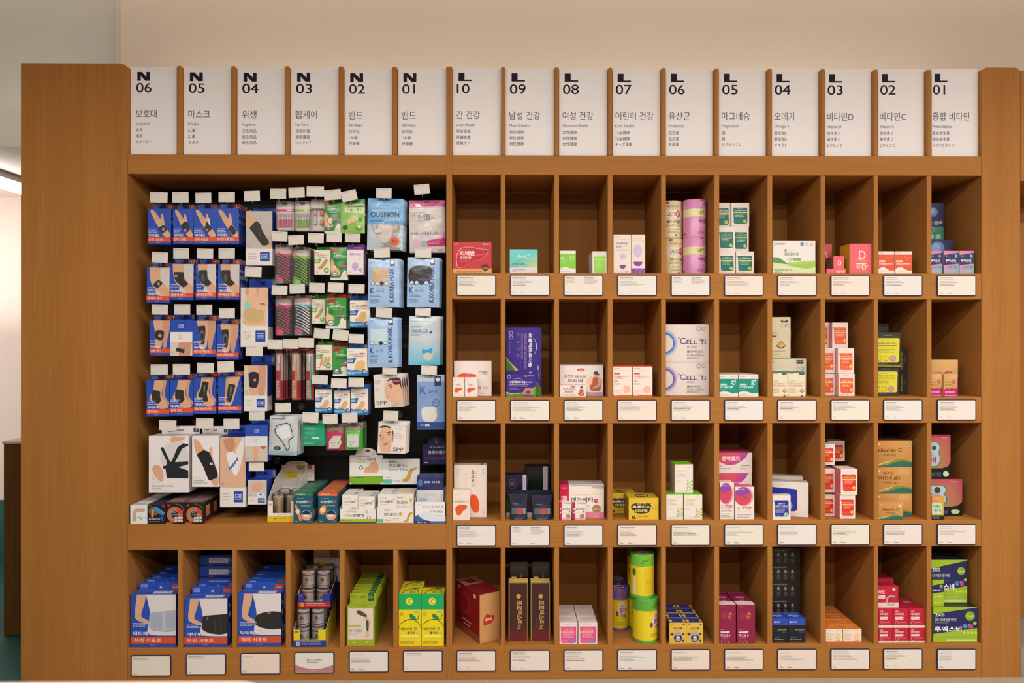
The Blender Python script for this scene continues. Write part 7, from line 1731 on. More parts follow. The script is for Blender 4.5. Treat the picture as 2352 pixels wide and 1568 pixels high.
td2 = tray('display_tray', 'dark open tray with a white foot band behind two pouches, L 09', 1163, 1268, 1132, 's3', 0.048, 0.045, [('R', 0, .80, 1, 1, 'c4b8b0'), ('P', [(0, .2), (.1, .5), (.12, .8), (0, .8)], '1c4a30')], '1a1c28', '23303a', 1.02, 'L09')
pc = [('R', .1, .56, .92, .78, '5a6468'), ('R', .46, .56, .78, .78, 'b0404c'), ('R', .28, .56, .46, .78, '6a5a50'), ('R', .78, .56, .92, .78, '6a9498'), ('R', .72, .32, .86, .44, '6a5248'), ('R', .735, .335, .845, .425, '252536'), ('G', .16, .38, .6, .42, 1, '9a9aa8'), ('G', .2, .32, .36, .34, 1, '7a7a8a'), ('L', [(.08, .2), (.2, .34), (.24, .5)], .01, '4a4c60'), ('G', .76, .85, .92, .88, 1, '6a6a7a')]


def standpouch(label, x0, x1, yt, Y, art, bay, rz=0.0):
    cx, zb, wd, ht, Y = frame_px(x0, x1, yt, 's3', Y, bay, False)
    n1, n2 = 10, 12
    def f(a, b, h):
        bot = b ** 1.6
        q = math.sin(math.pi * min(1, max(0, a))) ** .6
        ww = wd * (1 - .08 * math.sin(math.pi * b))
        return Vector(((a - .5) * ww, .016 - .016 * bot * q - h, ht * (1 - b)))
    f.w, f.h, f.sub = wd, ht, 8
    mb = MB()
    for i in range(n1):
        for j in range(n2):
            q = [f((i + u) / n1, (j + v) / n2, 0) for u, v in ((0, 1), (1, 1), (1, 0), (0, 0))]
            mb.face(q, H('2a2b3e'))
            mb.face([Vector((p.x, .0335 - p.y, p.z)) for p in q][::-1], H('2a2b3e'))
    prt(mb, f, art)
    o = mb.build('stand_up_pouch', FILM, loc=(cx, Y, zb))
    o.rotation_euler = (0, 0, rz)
    tag(o, label, 'pouch', 'dark stand-up pouches in bay L 09')


standpouch('dark stand-up pouch with a red window strip, wall side of L 09', 1170, 1212, 1136, 0.010, pc, 'L09')
standpouch('dark stand-up pouch with a red window strip, open side of L 09', 1222, 1270, 1138, 0.010, pc, 'L09', .05)
box('megavita_box', 'box', 'wide white and crimson box with a bronze seal, bay L 08', 1285.5, 1387.5, 1112, 's3', 0.03, 0.07, [('R', 0, 0, .21, .5, 'c0204c'), ('R', .04, .09, .16, .12, 'e08aa0'), ('R', .04, .34, .16, .48, 'e8c0cc'), ('T', 'P.1', .055, .37, .145, .45, 'b0204c', .03), ('P', [(.24, .05), (.7, .05), (.78, .12), (1, .12), (1, .02), (.24, .0)], 'b4aca8'), ('GR', .22, .2, 1, .3, 'e6d8c8', 'e8dcc4', 'e4d4cc', 'e6dcd4'), ('G', .26, .30, .68, .34, 1, 'c8607c'), ('T', '메가비타', .26, .38, .76, .53, '4a3a48', .02), ('E', .82, .48, .05, .055, 'c0204c'), ('T', '큐텐', .79, .455, .85, .505, 'f0d8dc', .01), ('R', .2, .80, 1, 1, 'd87a9c'), ('E', .83, .72, .105, 0, '9a7a5c'), ('O', .83, .72, .105, .016, 'c4a888'), ('T', 'MEGA', .77, .69, .89, .75, 'd8c4a8', .02), ('G', .62, .60, .72, .68, 2, 'b8a8b0'), ('G', .76, .92, .94, .97, 1, 'f0d0dc')], cf='e6dcd6', ct='c4bcb8', top=[('R', 0, 0, .21, 1, 'b02048'), ('G', .6, .3, .95, .6, 1, '6a6468')], bay='L08', group='crimson and white boxes in bay L 08')
mp = [('R', 0, 0, .20, 1, 'c0204c'), ('P', [(.24, .03), (1, .03), (1, .12), (.4, .10)], 'b8b0ac'), ('T', '1', .06, .33, .14, .42, 'f0d0d8', .03), ('T', '1', .06, .53, .14, .62, 'f0d0d8', .03), ('T', '메가비타', .27, .35, .94, .46, '6a5a68', .02), ('E', .86, .54, .06, .05, 'c0204c'), ('E', .74, .78, .2, .14, '9a8a5c'), ('O', .74, .78, .2, .03, 'c4b488'), ('R', .2, .90, 1, 1, 'd898b0'), ('G', .3, .56, .7, .60, 1, 'c0b0b8')]
for lb, a, b_ in (('small crimson-edged white box against the side wall, L 08', 1284.8, 1312), ('small crimson-edged white box beside its twin, L 08', 1315.5, 1345)):
    box('megavita_box', 'box', lb, a, b_, 1152, 's3', 0.006, 0.022, mp, cf='e6dcd6', bay='L08', group='crimson and white boxes in bay L 08')
TR = [('P', [(.08, .30), (.24, .22), (.64, .22), (.72, .28), (.76, .34), (.70, .58), (.64, .70), (.24, .72), (.18, .56), (.08, .52)], '3a3018'), ('T', '셀로맥스', .28, .19, .60, .29, 'e8d488', .02), ('T', '트레이스', .12, .34, .72, .47, 'eee4c8', .05), ('T', '미네랄', .22, .51, .64, .65, 'e4d890', .05), ('T', '쪼꼬가벼워~', .30, .80, .68, .88, '6a5a1c', .02), ('L', [(.14, .95), (.12, .8), (.16, .95), (.2, .8), (.2, .95)], .02, '4a3c14'), ('R', .1, .9, .24, .95, '4a3c14'), ('G', .08, .16, .22, .18, 1, '7a6a20'), ('O', .92, .36, .045, .008, 'a8983a'), ('O', .92, .5, .045, .008, 'a8983a'), ('E', .72, .24, .02, 0, '3a3018'), ('E', .2, .64, .02, 0, '3a3018'), ('E', .8, .46, .02, 0, '3a3018')]
ty1 = box('mineral_box', 'box', 'yellow cartoon-lettered box set back by the wall, bay L 07', 1398, 1461, 1133, 's3', 0.085, 0.085, TR, cf='d9b634', ct='cfae34', top=[('P', [(.25, .3), (.75, .3), (.7, .8), (.3, .8)], '3a3018'), ('T', '미네랄', .32, .4, .68, .7, 'e4d890', .05)], bay='L07', group='yellow cartoon-lettered boxes in bay L 07')
box('mineral_box', 'box', 'yellow cartoon-lettered box in front, bay L 07', 1444, 1513, 1143.5, 's3', 0.010, 0.09, TR, cf='dcb936', ct='cfae34', cs='8a7228', top=[('P', [(.25, .3), (.75, .3), (.7, .8), (.3, .8)], '3a3018'), ('T', '미네랄', .32, .4, .68, .7, 'e4d890', .05)], bay='L07', group='yellow cartoon-lettered boxes in bay L 07')
HX = [('P', [(x + .055 * math.cos(t), y + .04 * math.sin(t)) for t in [i * math.pi / 3 for i in range(6)]], c) for x, y, c in ((.70, .68, '8cc43c'), (.82, .64, 'b0d880'), (.94, .70, '8cc43c'), (.70, .80, '8cc43c'), (.82, .76, '9acc50'), (.94, .82, '8cc43c'), (.82, .88, 'b0d880'), (.70, .56, 'b0d880'), (.94, .58, '8cc43c'))]
HW = [('E', .72, .115, .02, 0, '4a4458'), ('G', .76, .10, .96, .13, 1, '6a6478'), ('R', .08, .21, .66, .24, 'b8d080'), ('T', '인체 품은', .08, .285, .44, .325, 'c0cc90', .01), ('T', '자연 락토핏', .08, .36, .6, .41, 'b0c080', .01), ('R', .05, .455, .95, .46, 'd8d8b0'), ('G', .08, .53, .38, .62, 3, 'd0c8b8'), ('O', .18, .92, .08, .012, 'c4d890'), ('O', .40, .92, .08, .012, 'c4d890'), ('G', .58, .88, .74, .95, 2, '8a8478')] + HX
HD = dict(cf='e6dcd4', ct='78c028', cs='c8beb8', bay='L06', group='white boxes with lime tops in bay L 06')
h1 = box('probiotic_box', 'box', 'white box with a lime top, lower one by the wall, L 06', 1530, 1569, 1135, 's3', 0.010, 0.075, HW, **HD)
h2 = box('probiotic_box', 'box', 'white box with a lime top, lower one at the open side, L 06', 1571, 1613, 1135, 's3', 0.010, 0.075, HW, **HD)
box('probiotic_box', 'box', 'white box with a lime top, riding on the other two, L 06', 1550.5, 1592, 1066, top(h1[0]), 0.022, 0.07, HW + [('R', 0, .96, 1, 1, 'a8d060')], rz=math.radians(2), **HD)
GEN = [('P', [(0, .0), (.88, .0), (.82, .22), (.70, .40), (.5, .58), (.36, .62), (.2, .58), (0, .42)], 'c04a8a'), ('P', [(0, .0), (.6, .0), (.5, .4), (.2, .58), (0, .42)], 'd05468'), ('P', [(.74, 0), (.88, 0), (.80, .24), (.70, .38)], '9a5aa0'), ('T', '젠빅엘지', .10, .18, .62, .40, 'f2e4e8', .04), ('G', .4, .37, .66, .41, 1, 'f0d0dc'), ('T', '10mg', .02, .62, .10, .69, '8a7a80'), ('G', .02, .76, .4, .83, 1, '8a7a80'), ('G', .66, .62, .94, .69, 1, '8a7a80'), ('G', .66, .76, .84, .83, 1, '8a7a80')]
GE = 'white boxes with a pink and violet disc in bay L 05'
ge0 = box('magnesium_box', 'box', 'white box under the other wide pink-disc box, L 05', 1650, 1727.5, 1086.5, 's3', 0.075, 0.10, [(q[0],) + tuple((v * .6 if (i == 1 or i == 3) and isinstance(v, float) and q[0] != 'P' else v) for i, v in enumerate(q[1:])) if q[0] != 'P' else ('P', [(x, y * .5) for x, y in q[1]], q[2]) for q in GEN[:5]], cf='e4d8d4', ct='d4c8c8', bay='L05', group=GE)
box('magnesium_box', 'box', 'wide white pink-disc box lying on top, bay L 05', 1650, 1728, 1039, top(ge0[0]), 0.075, 0.11, GEN, cf='e4d8d4', ct='a83a50', bay='L05', group=GE)
MGF = [('E', .46, .30, .50, .30, 'e0a0a8'), ('E', .40, .29, .46, .28, 'cc4a64'), ('P', [(.02, .18), (.12, .08), (.3, .02), (.5, .02), (.7, .08), (.82, .2), (.4, .26), (.1, .26)], '8a4aa8'), ('T', 'Mg', .22, .24, .62, .36, 'b8405e'), ('R', .08, .06, .16, .1, 'f0dce8'), ('G', .2, .07, .5, .1, 1, 'f0dce8'), ('T', '젠빅엘프', .36, .60, .90, .68, 'c0486a', .02), ('G', .1, .62, .3, .72, 4, 'b0a0a4'), ('G', .36, .71, .92, .73, 1, 'b09aa0'), ('G', .1, .76, .92, .79, 1, '8a7a80'), ('G', .08, .84, .92, .96, 3, 'a09a98')]
for lb, a, b_, yt, yy in (('slim white box with a magenta globe against the wall, L 05', 1653.5, 1686, 1108, .012), ('slim white box with a magenta globe at the open side, L 05', 1689, 1732.5, 1117, .010)):
    box('magnesium_box', 'box', lb, a, b_, yt, 's3', yy, 0.05, MGF, cf='e6dcd6', ct='d05a80' if yy < .011 else 'e0d4d0', bay='L05', group=GE)
OB = [('P', [(0, .16), (.68, .20), (.72, .24), (.72, .80), (.66, .84), (0, .84)], '26309a'), ('G', .22, .06, .5, .10, 1, '9a9494'), ('T', '메가3', .34, .33, .54, .42, 'e4e4f0', .02), ('R', .3, .46, .54, .48, 'e8d84a'), ('E', .46, .68, .14, 0, '7ab0c8'), ('E', .5, .72, .07, .05, 'e09a5a')]
GOB = 'white and blue omega boxes in bay L 04'
oc = P(1814, 1150, .05)
for i, (lb, yy, xx, hh) in enumerate((('large white and blue omega box turned towards the wall, L 04', .052, 1811, .122), ('white omega box behind the turned one, L 04', .13, 1808, .128))):
    me = carton_mesh('omega_box', .133, hh, .045, 'e0d8d0', OB, 'd6cec8', 'd0c8c0', [('G', .1, .3, .9, .6, 1, '8a8480')])
    o = obj('omega_box', me, (P(xx, 1150, yy).x, yy, SHELF['s3'] + .0005), math.radians(-14))
    o.location.x = min(max(o.location.x, BAY['L04'][0] + .068), BAY['L04'][1] - .078)
    tag(o, lb, 'box', GOB)
box('omega_box', 'box', 'small white and blue omega box in front, bay L 04', 1774.5, 1816, 1137.5, 's3', 0.004, 0.030, LAB('2634a0', [('E', .74, .76, .13, 0, '8ac0d0'), ('E', .8, .78, .05, .035, 'e09a5a')], 'e8d84a')[:1] + [('T', '알래스카', .32, .30, .68, .36, 'e8e8f4', .02), ('T', '알티지 오메가3', .16, .40, .84, .47, 'e8e8f4', .02), ('R', .08, .50, .84, .53, 'e8d84a'), ('G', .16, .57, .84, .73, 4, 'b8c0e4'), ('O', .2, .82, .09, .015, '8a94d0'), ('O', .45, .82, .09, .015, '8a94d0'), ('E', .74, .79, .13, 0, '8ac0d0'), ('E', .80, .81, .06, .045, 'e09a5a')], cf='e4dcd4', ct='d8d0c8', bay='L04', group=GOB)
GS3 = 'white boxes with red sun labels, third row L 03'
RS = LAB('d8382c', SUN, 'f0d860')
pile('vitamin_d_box', 'L03', 's3', [[(1882, 1917.5, .016), (1918.5, 1954, .016)], [(1882, 1918, .014), (1920, 1958, .012)]], [1136, 1077], RS, 'e6d8d0', 'd06a7a', 'white box with a red sun label', .07, .02, ('lower', 'upper'), GS3)
zq = ('z', SHELF['s3'] + .0015 + 2 * .0895)
r5 = box('vitamin_d_box', 'box', 'white box with a red sun label, front of the top layer, L 03', 1882, 1917.5, 1019.5, zq, 0.018, 0.055, RS, cf='e6d8d0', cs='d06a7a', ct='dcd0c8', bay='L03', group=GS3)
box('vitamin_d_box', 'box', 'white box with a red sun label, second in the top layer, L 03', 1902, 1940.5, 1012, ('z', zq[1]), 0.135, 0.06, RS, cf='e6d8d0', cs='d06a7a', ct='dcd0c8', bay='L03', group=GS3)
VG = lambda t: [('GR', 0, .0, 1, 1, 'c48a4a', 'd09a5a', 'c08a4c', 'b07a40'), ('P', [(0, .94), (.2, .86), (.5, .74), (.7, .70), (1, .78), (1, .84), (.7, .78), (.4, .86), (0, .98)], '7a8a34'), ('P', [(0, .98), (.3, .92), (.6, .80), (.8, .78), (1, .84), (1, 1), (0, 1)], '2f6a5c'), ('P', [(0, .92), (.3, .80), (.5, .72), (.4, .80), (.1, .92), (0, .96)], 'd8c070')] + t
VW = [('T', 'Vitamin C', .02, .29, .72, .43, '4a3420', .015), ('T', '1000mg', .20, .50, .56, .60, '7a5630'), ('R', .82, .12, .91, .24, 'e0c8a8'), ('R', .84, .145, .89, .215, 'a87a4a'), ('R', .02, .10, .12, .18, 'dcc4a0'), ('G', .78, .66, .92, .69, 1, '9a6a38')]
VK = [('T', '종근당', .20, .17, .48, .29, '6a4a28', .01), ('T', '비타민씨 골드', .02, .33, .70, .48, '5a3c20', .02), ('T', '1000mg', .20, .53, .58, .65, '7a5630'), ('O', .71, .17, .055, .012, 'e8d0b0'), ('O', .86, .17, .055, .012, 'e8d0b0'), ('R', .02, .10, .12, .18, 'dcc4a0')]
VD = dict(cf='c0894a', cs='a87238', ct='5a3c22', bay='L02', group='gold vitamin boxes in bay L 02')
v1 = box('vitamin_c_box', 'box', 'gold vitamin box at the bottom of the pile, bay L 02', 2012, 2094.5, 1133.5, 's3', 0.045, 0.11, VG(VK[3:]), **VD)
v2 = box('vitamin_c_box', 'box', 'gold vitamin box with Korean lettering, middle of the pile, L 02', 2012, 2094.5, 1072.5, top(v1[0]), 0.045, 0.11, VG(VK), **VD)
v3 = box('vitamin_c_box', 'box', 'gold vitamin box lettered Vitamin C, top of the pile, L 02', 2012, 2094.5, 1011, top(v2[0]), 0.045, 0.11, VG(VW), **VD)
box('vitamin_c_box', 'box', 'small gold vitamin box in front of the pile, bay L 02', 2017.5, 2073.5, 1154, 's3', 0.004, 0.03, VG([('T', 'Vitamin C', .12, .32, .84, .48, '4a3420', .015), ('T', '1000mg', .30, .54, .66, .66, '7a5630'), ('R', .82, .10, .93, .26, 'e0c8a8'), ('G', .05, .08, .3, .14, 1, 'e0c8a8')]), cf='c8924e', ct='c8a070', cs='e0d0b8', bay='L02', group='gold vitamin boxes in bay L 02')
BB8 = [(.0, .20), (.44, .19), (.54, .24), (.57, .34), (.54, .45), (.50, .50), (.56, .56), (.58, .68), (.54, .80), (.44, .86), (.0, .88)]
BI = [('GR', 0, 0, 1, .80, 'c05a58', 'b84a60', 'b06a58', '9aa040'), ('P', [(0, .76), (.7, .76), (.90, .72), (1, .62), (1, .80), (0, .80)], '17161a'), ('P', [(x * 1.1, y * .84) for x, y in BB8], '5a6a60'), ('P', [(x * 1.04, .02 + y * .80) for x, y in BB8], 'a8c8d8'), ('GR', .0, .45, .4, .66, 'b8a8e0', 'b0b8e4', 'c4a8dc', 'b89ae0'), ('T', '스', .10, .36, .30, .47, '3a3440', .04), ('E', .38, .30, .08, 0, '4a3c34'), ('T', '타비', .0, .50, .46, .64, 'b02a44', .04), ('G', .7, .06, .92, .10, 2, 'e0b0b0'), ('R', 0, .80, 1, 1, '17161a')] + [('R', .06 + .21 * i, .85, .22 + .21 * i, .95, c) for i, c in enumerate(('5a564a', '4a463c', '3c4a6a'))] + [('P', [(.72, .84), (.84, .82), (.94, .86), (.92, .94), (.8, .96), (.72, .92)], 'c4d8a8')]
GB1 = 'iridescent red boxes with a big B in bay L 01'
i1 = box('beta_vitamin_box', 'box', 'large iridescent red B box at the bottom, bay L 01', 2118, 2210, 1100, 's3', 0.04, 0.12, BI, cf='b84a54', cs='7a2a34', ct='6a2a30', mat=PLASTIC, bay='L01', group=GB1)
box('beta_vitamin_box', 'box', 'iridescent red B box standing on top, bay L 01', 2122, 2183, 998, top(i1[0]), 0.065, 0.09, BI, cf='b84a54', cs='7a2a34', ct='6a2a30', mat=PLASTIC, bay='L01', group=GB1)
box('beta_vitamin_box', 'box', 'small iridescent orange B box in front, bay L 01', 2140.5, 2168, 1139, 's3', 0.004, 0.030, [('GR', 0, 0, 1, .80, 'd8804a', 'c8a04a', 'c0b050', 'd09a4a'), ('P', [(.0, .28), (.74, .28), (.86, .36), (.80, .48), (.86, .56), (.82, .72), (.70, .76), (.0, .76)], 'b8d8c0'), ('T', '비맥스', .12, .38, .68, .50, '3a4a40', .03), ('T', '메타비', .18, .55, .74, .67, 'a04a44', .03), ('G', .1, .1, .9, .16, 1, 'f0d8c8'), ('R', 0, .82, 1, 1, '17161a'), ('R', .1, .87, .3, .96, '6a664a'), ('R', .4, .87, .6, .96, '6a664a')], cf='d08a4a', ct='d8b070', mat=PLASTIC, bay='L01', group=GB1)

# bottom row
rs = math.radians(30)
me = carton_mesh('red_ginseng_box', .079, .170, .19, 'c4925c', [('P', [(.18, .66), (.18, .52), (.26, .44), (.40, .42), (.50, .46), (.74, .47), (.70, .56), (.60, .62)], 'b82a34'), ('P', [(.26, .54), (.36, .47), (.36, .51), (.62, .50), (.60, .56), (.36, .56), (.36, .60)], 'd8b084'), ('L', [(.52, .42), (.66, .38)], .01, 'a8703c')], '8a1420', '7a1a20',
                 [('R', 0, 0, 1, .42, 'a86a44'), ('R', .3, .1, .7, .34, '6a1a1e'), ('R', .4, .15, .6, .3, 'a03038')], [('P', [(0, .86), (1, .86), (1, 1), (0, 1)], '8a4a34'), ('R', .1, .06, .22, .12, 'c48a8a'), ('R', .75, .06, .85, .14, 'd8c0b8'), ('E', .42, .36, .22, .24, '9c2a30'), ('E', .42, .36, .14, .17, '8a1420'), ('G', .3, .70, .8, .76, 1, 'd8b8b0'), ('G', .35, .78, .7, .84, 1, 'd8b8b0')])
# front lower edge starts at the corner seen at 1102
c0 = P(1102, 1478, .012)
o = obj('red_ginseng_box', me, (c0.x + .0395 * math.cos(rs), .012 + .0395 * math.sin(rs), SHELF['s4'] + .0005), rs)
tag(o, 'large red and tan box turned corner-first in bay L 10', 'box')
PX = [('R', .0, .0, 1, 1, '8a7234'), ('R', .06, .015, .95, .985, '3a1a20'), ('GR', .06, .7, .95, .985, '3a1a20', '3a1a20', '7a1a20', '6a1a20')] + [('E', .52 + .09 * math.cos(t) * k, .235 + .03 * math.sin(t) * k, .035, .012, 'c9a04a') for k in (1, .5) for t in [i * 1.05 for i in range(6)]] + [('V', '프로엑스피', .42, .30, .70, .70, 'd0a85a', .03, -1), ('V', '탁', .42, .72, .62, .79, 'c09848', .02, -1), ('R', .29, .58, .32, .78, '6a2a2a')]
GP = 'maroon boxes with gold edges in bay L 09'
for j, (lb, a, b_) in enumerate((('gold-edged maroon box with vertical gold lettering, wall side of L 09', 1168, 1213), ('gold-edged maroon box with vertical gold lettering, open side of L 09', 1219, 1263.5))):
    box('tonic_box', 'box', lb, a, b_, 1337, 's4', 0.028, 0.045, PX, cf='c8a448', cs='b8923a', ct='d8b860', mat=FOIL if False else PLASTIC, bay='L09', group=GP)
    box('tonic_box', 'box', 'taller black box with a gold square behind the gold-edged one, ' + ('wall side' if j == 0 else 'open side'), a + 3, b_ - .5, 1290, 's4', 0.078, 0.05, [('R', .1, .20, .36, .27, 'c4a85a'), ('V', '프로엑스', .56, .16, .68, .28, '8a5a44', .01, -1), ('R', .1, .02, .9, .12, '1e1c22')], cf='180b0f', ct='0e0b0d', mat=PLASTIC, bay='L09', group=GP)
PKF = [('P', [(.04, .18), (.92, .18), (.93, .88), (.86, .95), (.16, .95), (.10, .90), (.09, .26)], 'e0508c'), ('T', '여성용 유산균', .24, .27, .76, .33, 'f6dce6', .02), ('T', '질 유래 유산균', .22, .355, .78, .40, 'f6dce6', .02), ('R', .05, .42, .82, .45, 'f0d890'), ('G', .2, .48, .84, .72, 5, 'f4b8d0'), ('O', .26, .85, .08, .012, 'f4b8d0'), ('O', .48, .85, .08, .012, 'f4b8d0'), ('E', .72, .84, .12, 0, '7a8ac0'), ('G', .33, .08, .66, .11, 1, 'b8a8a8')]
for lb, a, b_ in (('white box with a pink label, wall column of bay L 08', 1284.5, 1326.5), ('white box with a pink label, outer column of bay L 08', 1328.5, 1372)):
    box('womens_probiotic_box', 'box', lb, a, b_, 1429.5, 's4', 0.008, 0.056, PKF, cf='e2d6ce', ct='d4c8c2', top=[('T', 'PROBIOTICS', .2, .4, .8, .6, 'a88a94', .01)], bay='L08', n=3, group='white boxes with pink labels in bay L 08')
JEL = lambda c: [('R', 0, .06, 1, 1, 'e2cc20'), ('R', 0, .93, 1, 1.0, c), ('E', .56, .48, .17, .18, 'e0d4cc'), ('T', '곰돌이', .46, .36, .62, .43, '6a8a3a', .02), ('T', '젤리짱', .44, .45, .72, .57, 'a0407a', .04), ('T', '하하젤리', .48, .59, .70, .67, '4a3a5a', .03), ('E', .36, .58, .045, .06, '6a3a8a'), ('G', .34, .78, .6, .86, 2, 'a89a2a'), ('E', .34, .28, .03, .03, 'd8a83a')]
base_cyl = lambda c: [(.97, 0, c), (1, .01, c), (1, .07, 'e2cc20'), (1, .72, c), (1, .98, c), (.6, .985, c), (0, .985, c)]
GJ = 'jelly tubs in bay L 07'
LIDP = [('G', .45, .4, .62, .6, 2, '5a4a2a'), ('E', .62, .36, .05, .12, 'b07a3a'), ('R', .40, .62, .5, .72, '4a6a2a')]
zz = SHELF['s4'] + .0005
for lb, x0, x1, y, z, h, c, m in (('purple-lidded yellow jelly tub in front by the wall, bay L 07', 1400, 1443, .150, zz, .152, '7a5a9c', .1), ('purple-lidded jelly tub behind the other purple one, bay L 07', 1399, 1441, .222, zz, .160, '6a4c8c', .4),
                                  ('green-lidded yellow jelly tub at the front foot, bay L 07', 1453, 1510, .052, zz, .152, '5aa83c', .75), ('green-lidded jelly tub behind the front one, bay L 07', 1452, 1506, .156, zz, .152, '5aa83c', -.4)):
    q = can('jelly_tub', lb, x0, x1, z, h, y, base_cyl(c), JEL(c), mid=m, group=GJ, bay='L07', lid=(.74, c, LIDP))
can('jelly_tub', 'green-lidded jelly tub stacked on the front one, bay L 07', 1447.5, 1502, zz + .1525, .152, .056, base_cyl('5aa83c'), [('R', 0, .06, 1, 1, 'e2cc20'), ('R', 0, .93, 1, 1, '5aa83c'), ('R', .5, .3, .82, .9, 'd8b824'), ('T', '유통기한', .55, .6, .68, .64, 'b06a24'), ('E', .2, .4, .06, .08, '3a6a34'), ('P', [(.2, .5), (.27, .56), (.26, .9), (.18, .9)], 'dcd8c8')], group=GJ, bay='L07', lid=(.74, '6ab83c', LIDP))
can('jelly_tub', 'green-lidded jelly tub stacked furthest back, bay L 07', 1441, 1494, zz + .1525, .152, .154, base_cyl('4a8a34'), JEL('4a8a34'), mid=-.6, group=GJ, bay='L07', lid=(.74, '4a8a34', LIDP))
BIO = [('P', [(0, 0), (1, 0), (1, 1), (0, 1)], 'dcb83a'), ('R', .08, .08, .24, .12, '3a3a7a'), ('R', .78, .07, .94, .11, '3a3a7a'), ('T', '바이오젯', .26, .22, .76, .33, '3a3a80', .05), ('G', .32, .37, .72, .40, 1, '6a5a6a'), ('R', .28, .42, .74, .45, 'c9a0a8'), ('P', [(.26, .72), (.38, .50), (.66, .50), (.78, .72), (.66, .92), (.38, .92)], '2e3488'), ('P', [(.38, .52), (.66, .52), (.70, .60), (.34, .60)], 'b8b8c8'), ('E', .52, .70, .12, .07, 'd8c8b0'), ('P', [(.38, .78), (.66, .78), (.64, .88), (.40, .88)], 'a8a8b8'), ('E', .16, .54, .10, .07, '3a3a88'), ('E', .84, .54, .08, .055, '3a3a88'), ('E', .84, .86, .08, .055, '3a3a88'), ('L', [(.10, .66), (.28, .94)], .03, 'e8b0a0')]
for lb, a, b_ in (('yellow and blue hexagon box, wall column of bay L 06', 1537.5, 1575.5), ('yellow and blue hexagon box, outer column of bay L 06', 1576.5, 1614.5)):
    box('probiotic_box', 'box', lb, a, b_, 1430, 's4', 0.010, 0.044, BIO, cf='dcb83a', cs='5a4a34', ct='2c2f80', top=[('P', [(.0, .5), (.14, .2), (.26, .5), (.14, .9)], 'd8b83a'), ('P', [(.84, .5), (.96, .2), (1, .4), (1, .7), (.96, .9)], 'd8b83a'), ('G', .4, .5, .6, .62, 1, '8a8ac0'), ('R', 0, .94, 1, 1, 'd8c060')], bay='L06', n=4, group='yellow and blue hexagon boxes in bay L 06')
MB_ = [('G', .08, .05, .38, .075, 1, 'e0c8d0'), ('O', .30, .29, .18, .012, 'a85a78'), ('E', .28, .29, .14, 0, '9a2c54'), ('L', [(.5, .36), (.58, .29), (.66, .25), (.78, .26)], .025, 'd8a04a'), ('L', [(.62, .28), (.52, .24)], .018, 'd8a04a'), ('L', [(.58, .29), (.68, .32), (.62, .38)], .022, 'd8a04a'), ('E', .66, .22, .035, 0, 'd8a04a'), ('R', 0, .59, 1, .592, '7a1838'), ('G', .08, .635, .4, .655, 1, 'e8d0d8'), ('R', .08, .68, .62, .735, 'ecd8dc'), ('G', .12, .69, .58, .725, 1, 'b07a8a'), ('T', '마그샷 B', .08, .755, .64, .825, 'f0dce2', .03), ('G', .1, .85, .58, .90, 2, 'c88aa0'), ('O', .2, .97, .10, .016, 'e0b8c4'), ('O', .46, .97, .10, .016, 'e0b8c4')]
for lb, a, b_ in (('maroon box with a gold runner against the wall, bay L 05', 1652, 1690.5), ('maroon box with a gold runner at the open side, bay L 05', 1693, 1734.5)):
    box('magnesium_shot_box', 'box', lb, a, b_, 1388, 's4', 0.010, 0.135, MB_, cf='8c2048', cs='6a1838', ct='8a2046', top=[('P', [(0, .74), (.5, .70), (1, .78), (1, 1), (0, 1)], 'dcccc8'), ('T', '마그샷', .3, .40, .74, .54, 'e8ccd4', .03), ('G', .35, .6, .7, .66, 1, 'c88aa0')], bay='L05', group='maroon boxes with gold runners in bay L 05')
BKF = [('T', '건강한, 기분 가능한 올바른 솔루션', .0, .10, .62, .19, 'b0a898', .01)] + [('E', .18 + .2 * i, .38, .04, .1, '8a8478') for i in range(4)] + [('G', .13 + .2 * i, .50, .25 + .2 * i, .54, 1, '6a665c') for i in range(4)] + [('O', .18 + .2 * i, .70, .04, .012, '7a7468') for i in range(4)] + [('G', .13 + .2 * i, .82, .25 + .2 * i, .86, 1, '6a665c') for i in range(4)]
GK = 'black icon-printed boxes stacked in bay L 04'
pz = 's4'
for i, nm in enumerate(('lowest of its stack', 'second from below', 'third from below', 'second from the top', 'topmost of its stack')):
    q = box('omega_box', 'box', 'flat black icon-printed box in bay L 04, ' + nm, 1757, 1838, 1420 - 38 * i, pz, 0.10, 0.12, BKF, cf='211e1c', ct='191716', bay='L04', group=GK)
    d_ = q[0]['dim']
    q[0].scale.z = .0605 / d_[1]
    pz = ('z', q[0].location.z + .0605)
BLF = [('R', 0, 0, 1, .27, '2c4cb4'), ('T', '종근당건강', .1, .10, .5, .17, 'd8dcec', .03), ('P', [(.1, .1), (.16, .1), (.13, .135), (.16, .17), (.1, .17)], 'e8ecf4'), ('O', .22, .48, .10, .012, '3a4a9a'), ('T', '올케어 오메가3', .38, .42, .92, .49, 'c0b070', .02), ('T', '골드', .62, .52, .94, .60, '3a58c0', .03), ('R', .1, .74, .5, .79, '2f4ab0'), ('G', .1, .84, .94, .89, 1, 'b8b098'), ('G', .1, .93, .9, .95, 1, '6a6a6c')]
for lb, a, b_ in (('small black box with a blue band against the wall, L 04', 1774.8, 1809), ('small black box with a blue band at the open side, L 04', 1810.5, 1850)):
    box('omega_box', 'box', lb, a, b_, 1420.5, 's4', 0.012, 0.06, BLF, cf='1c1b22', ct='2a46a8', top=[('T', '올케어 오메가', .2, .4, .8, .6, 'c8d0e8', .02), ('G', .35, .68, .8, .78, 1, 'c8d0e8')], bay='L04', group='small black and blue boxes in bay L 04')
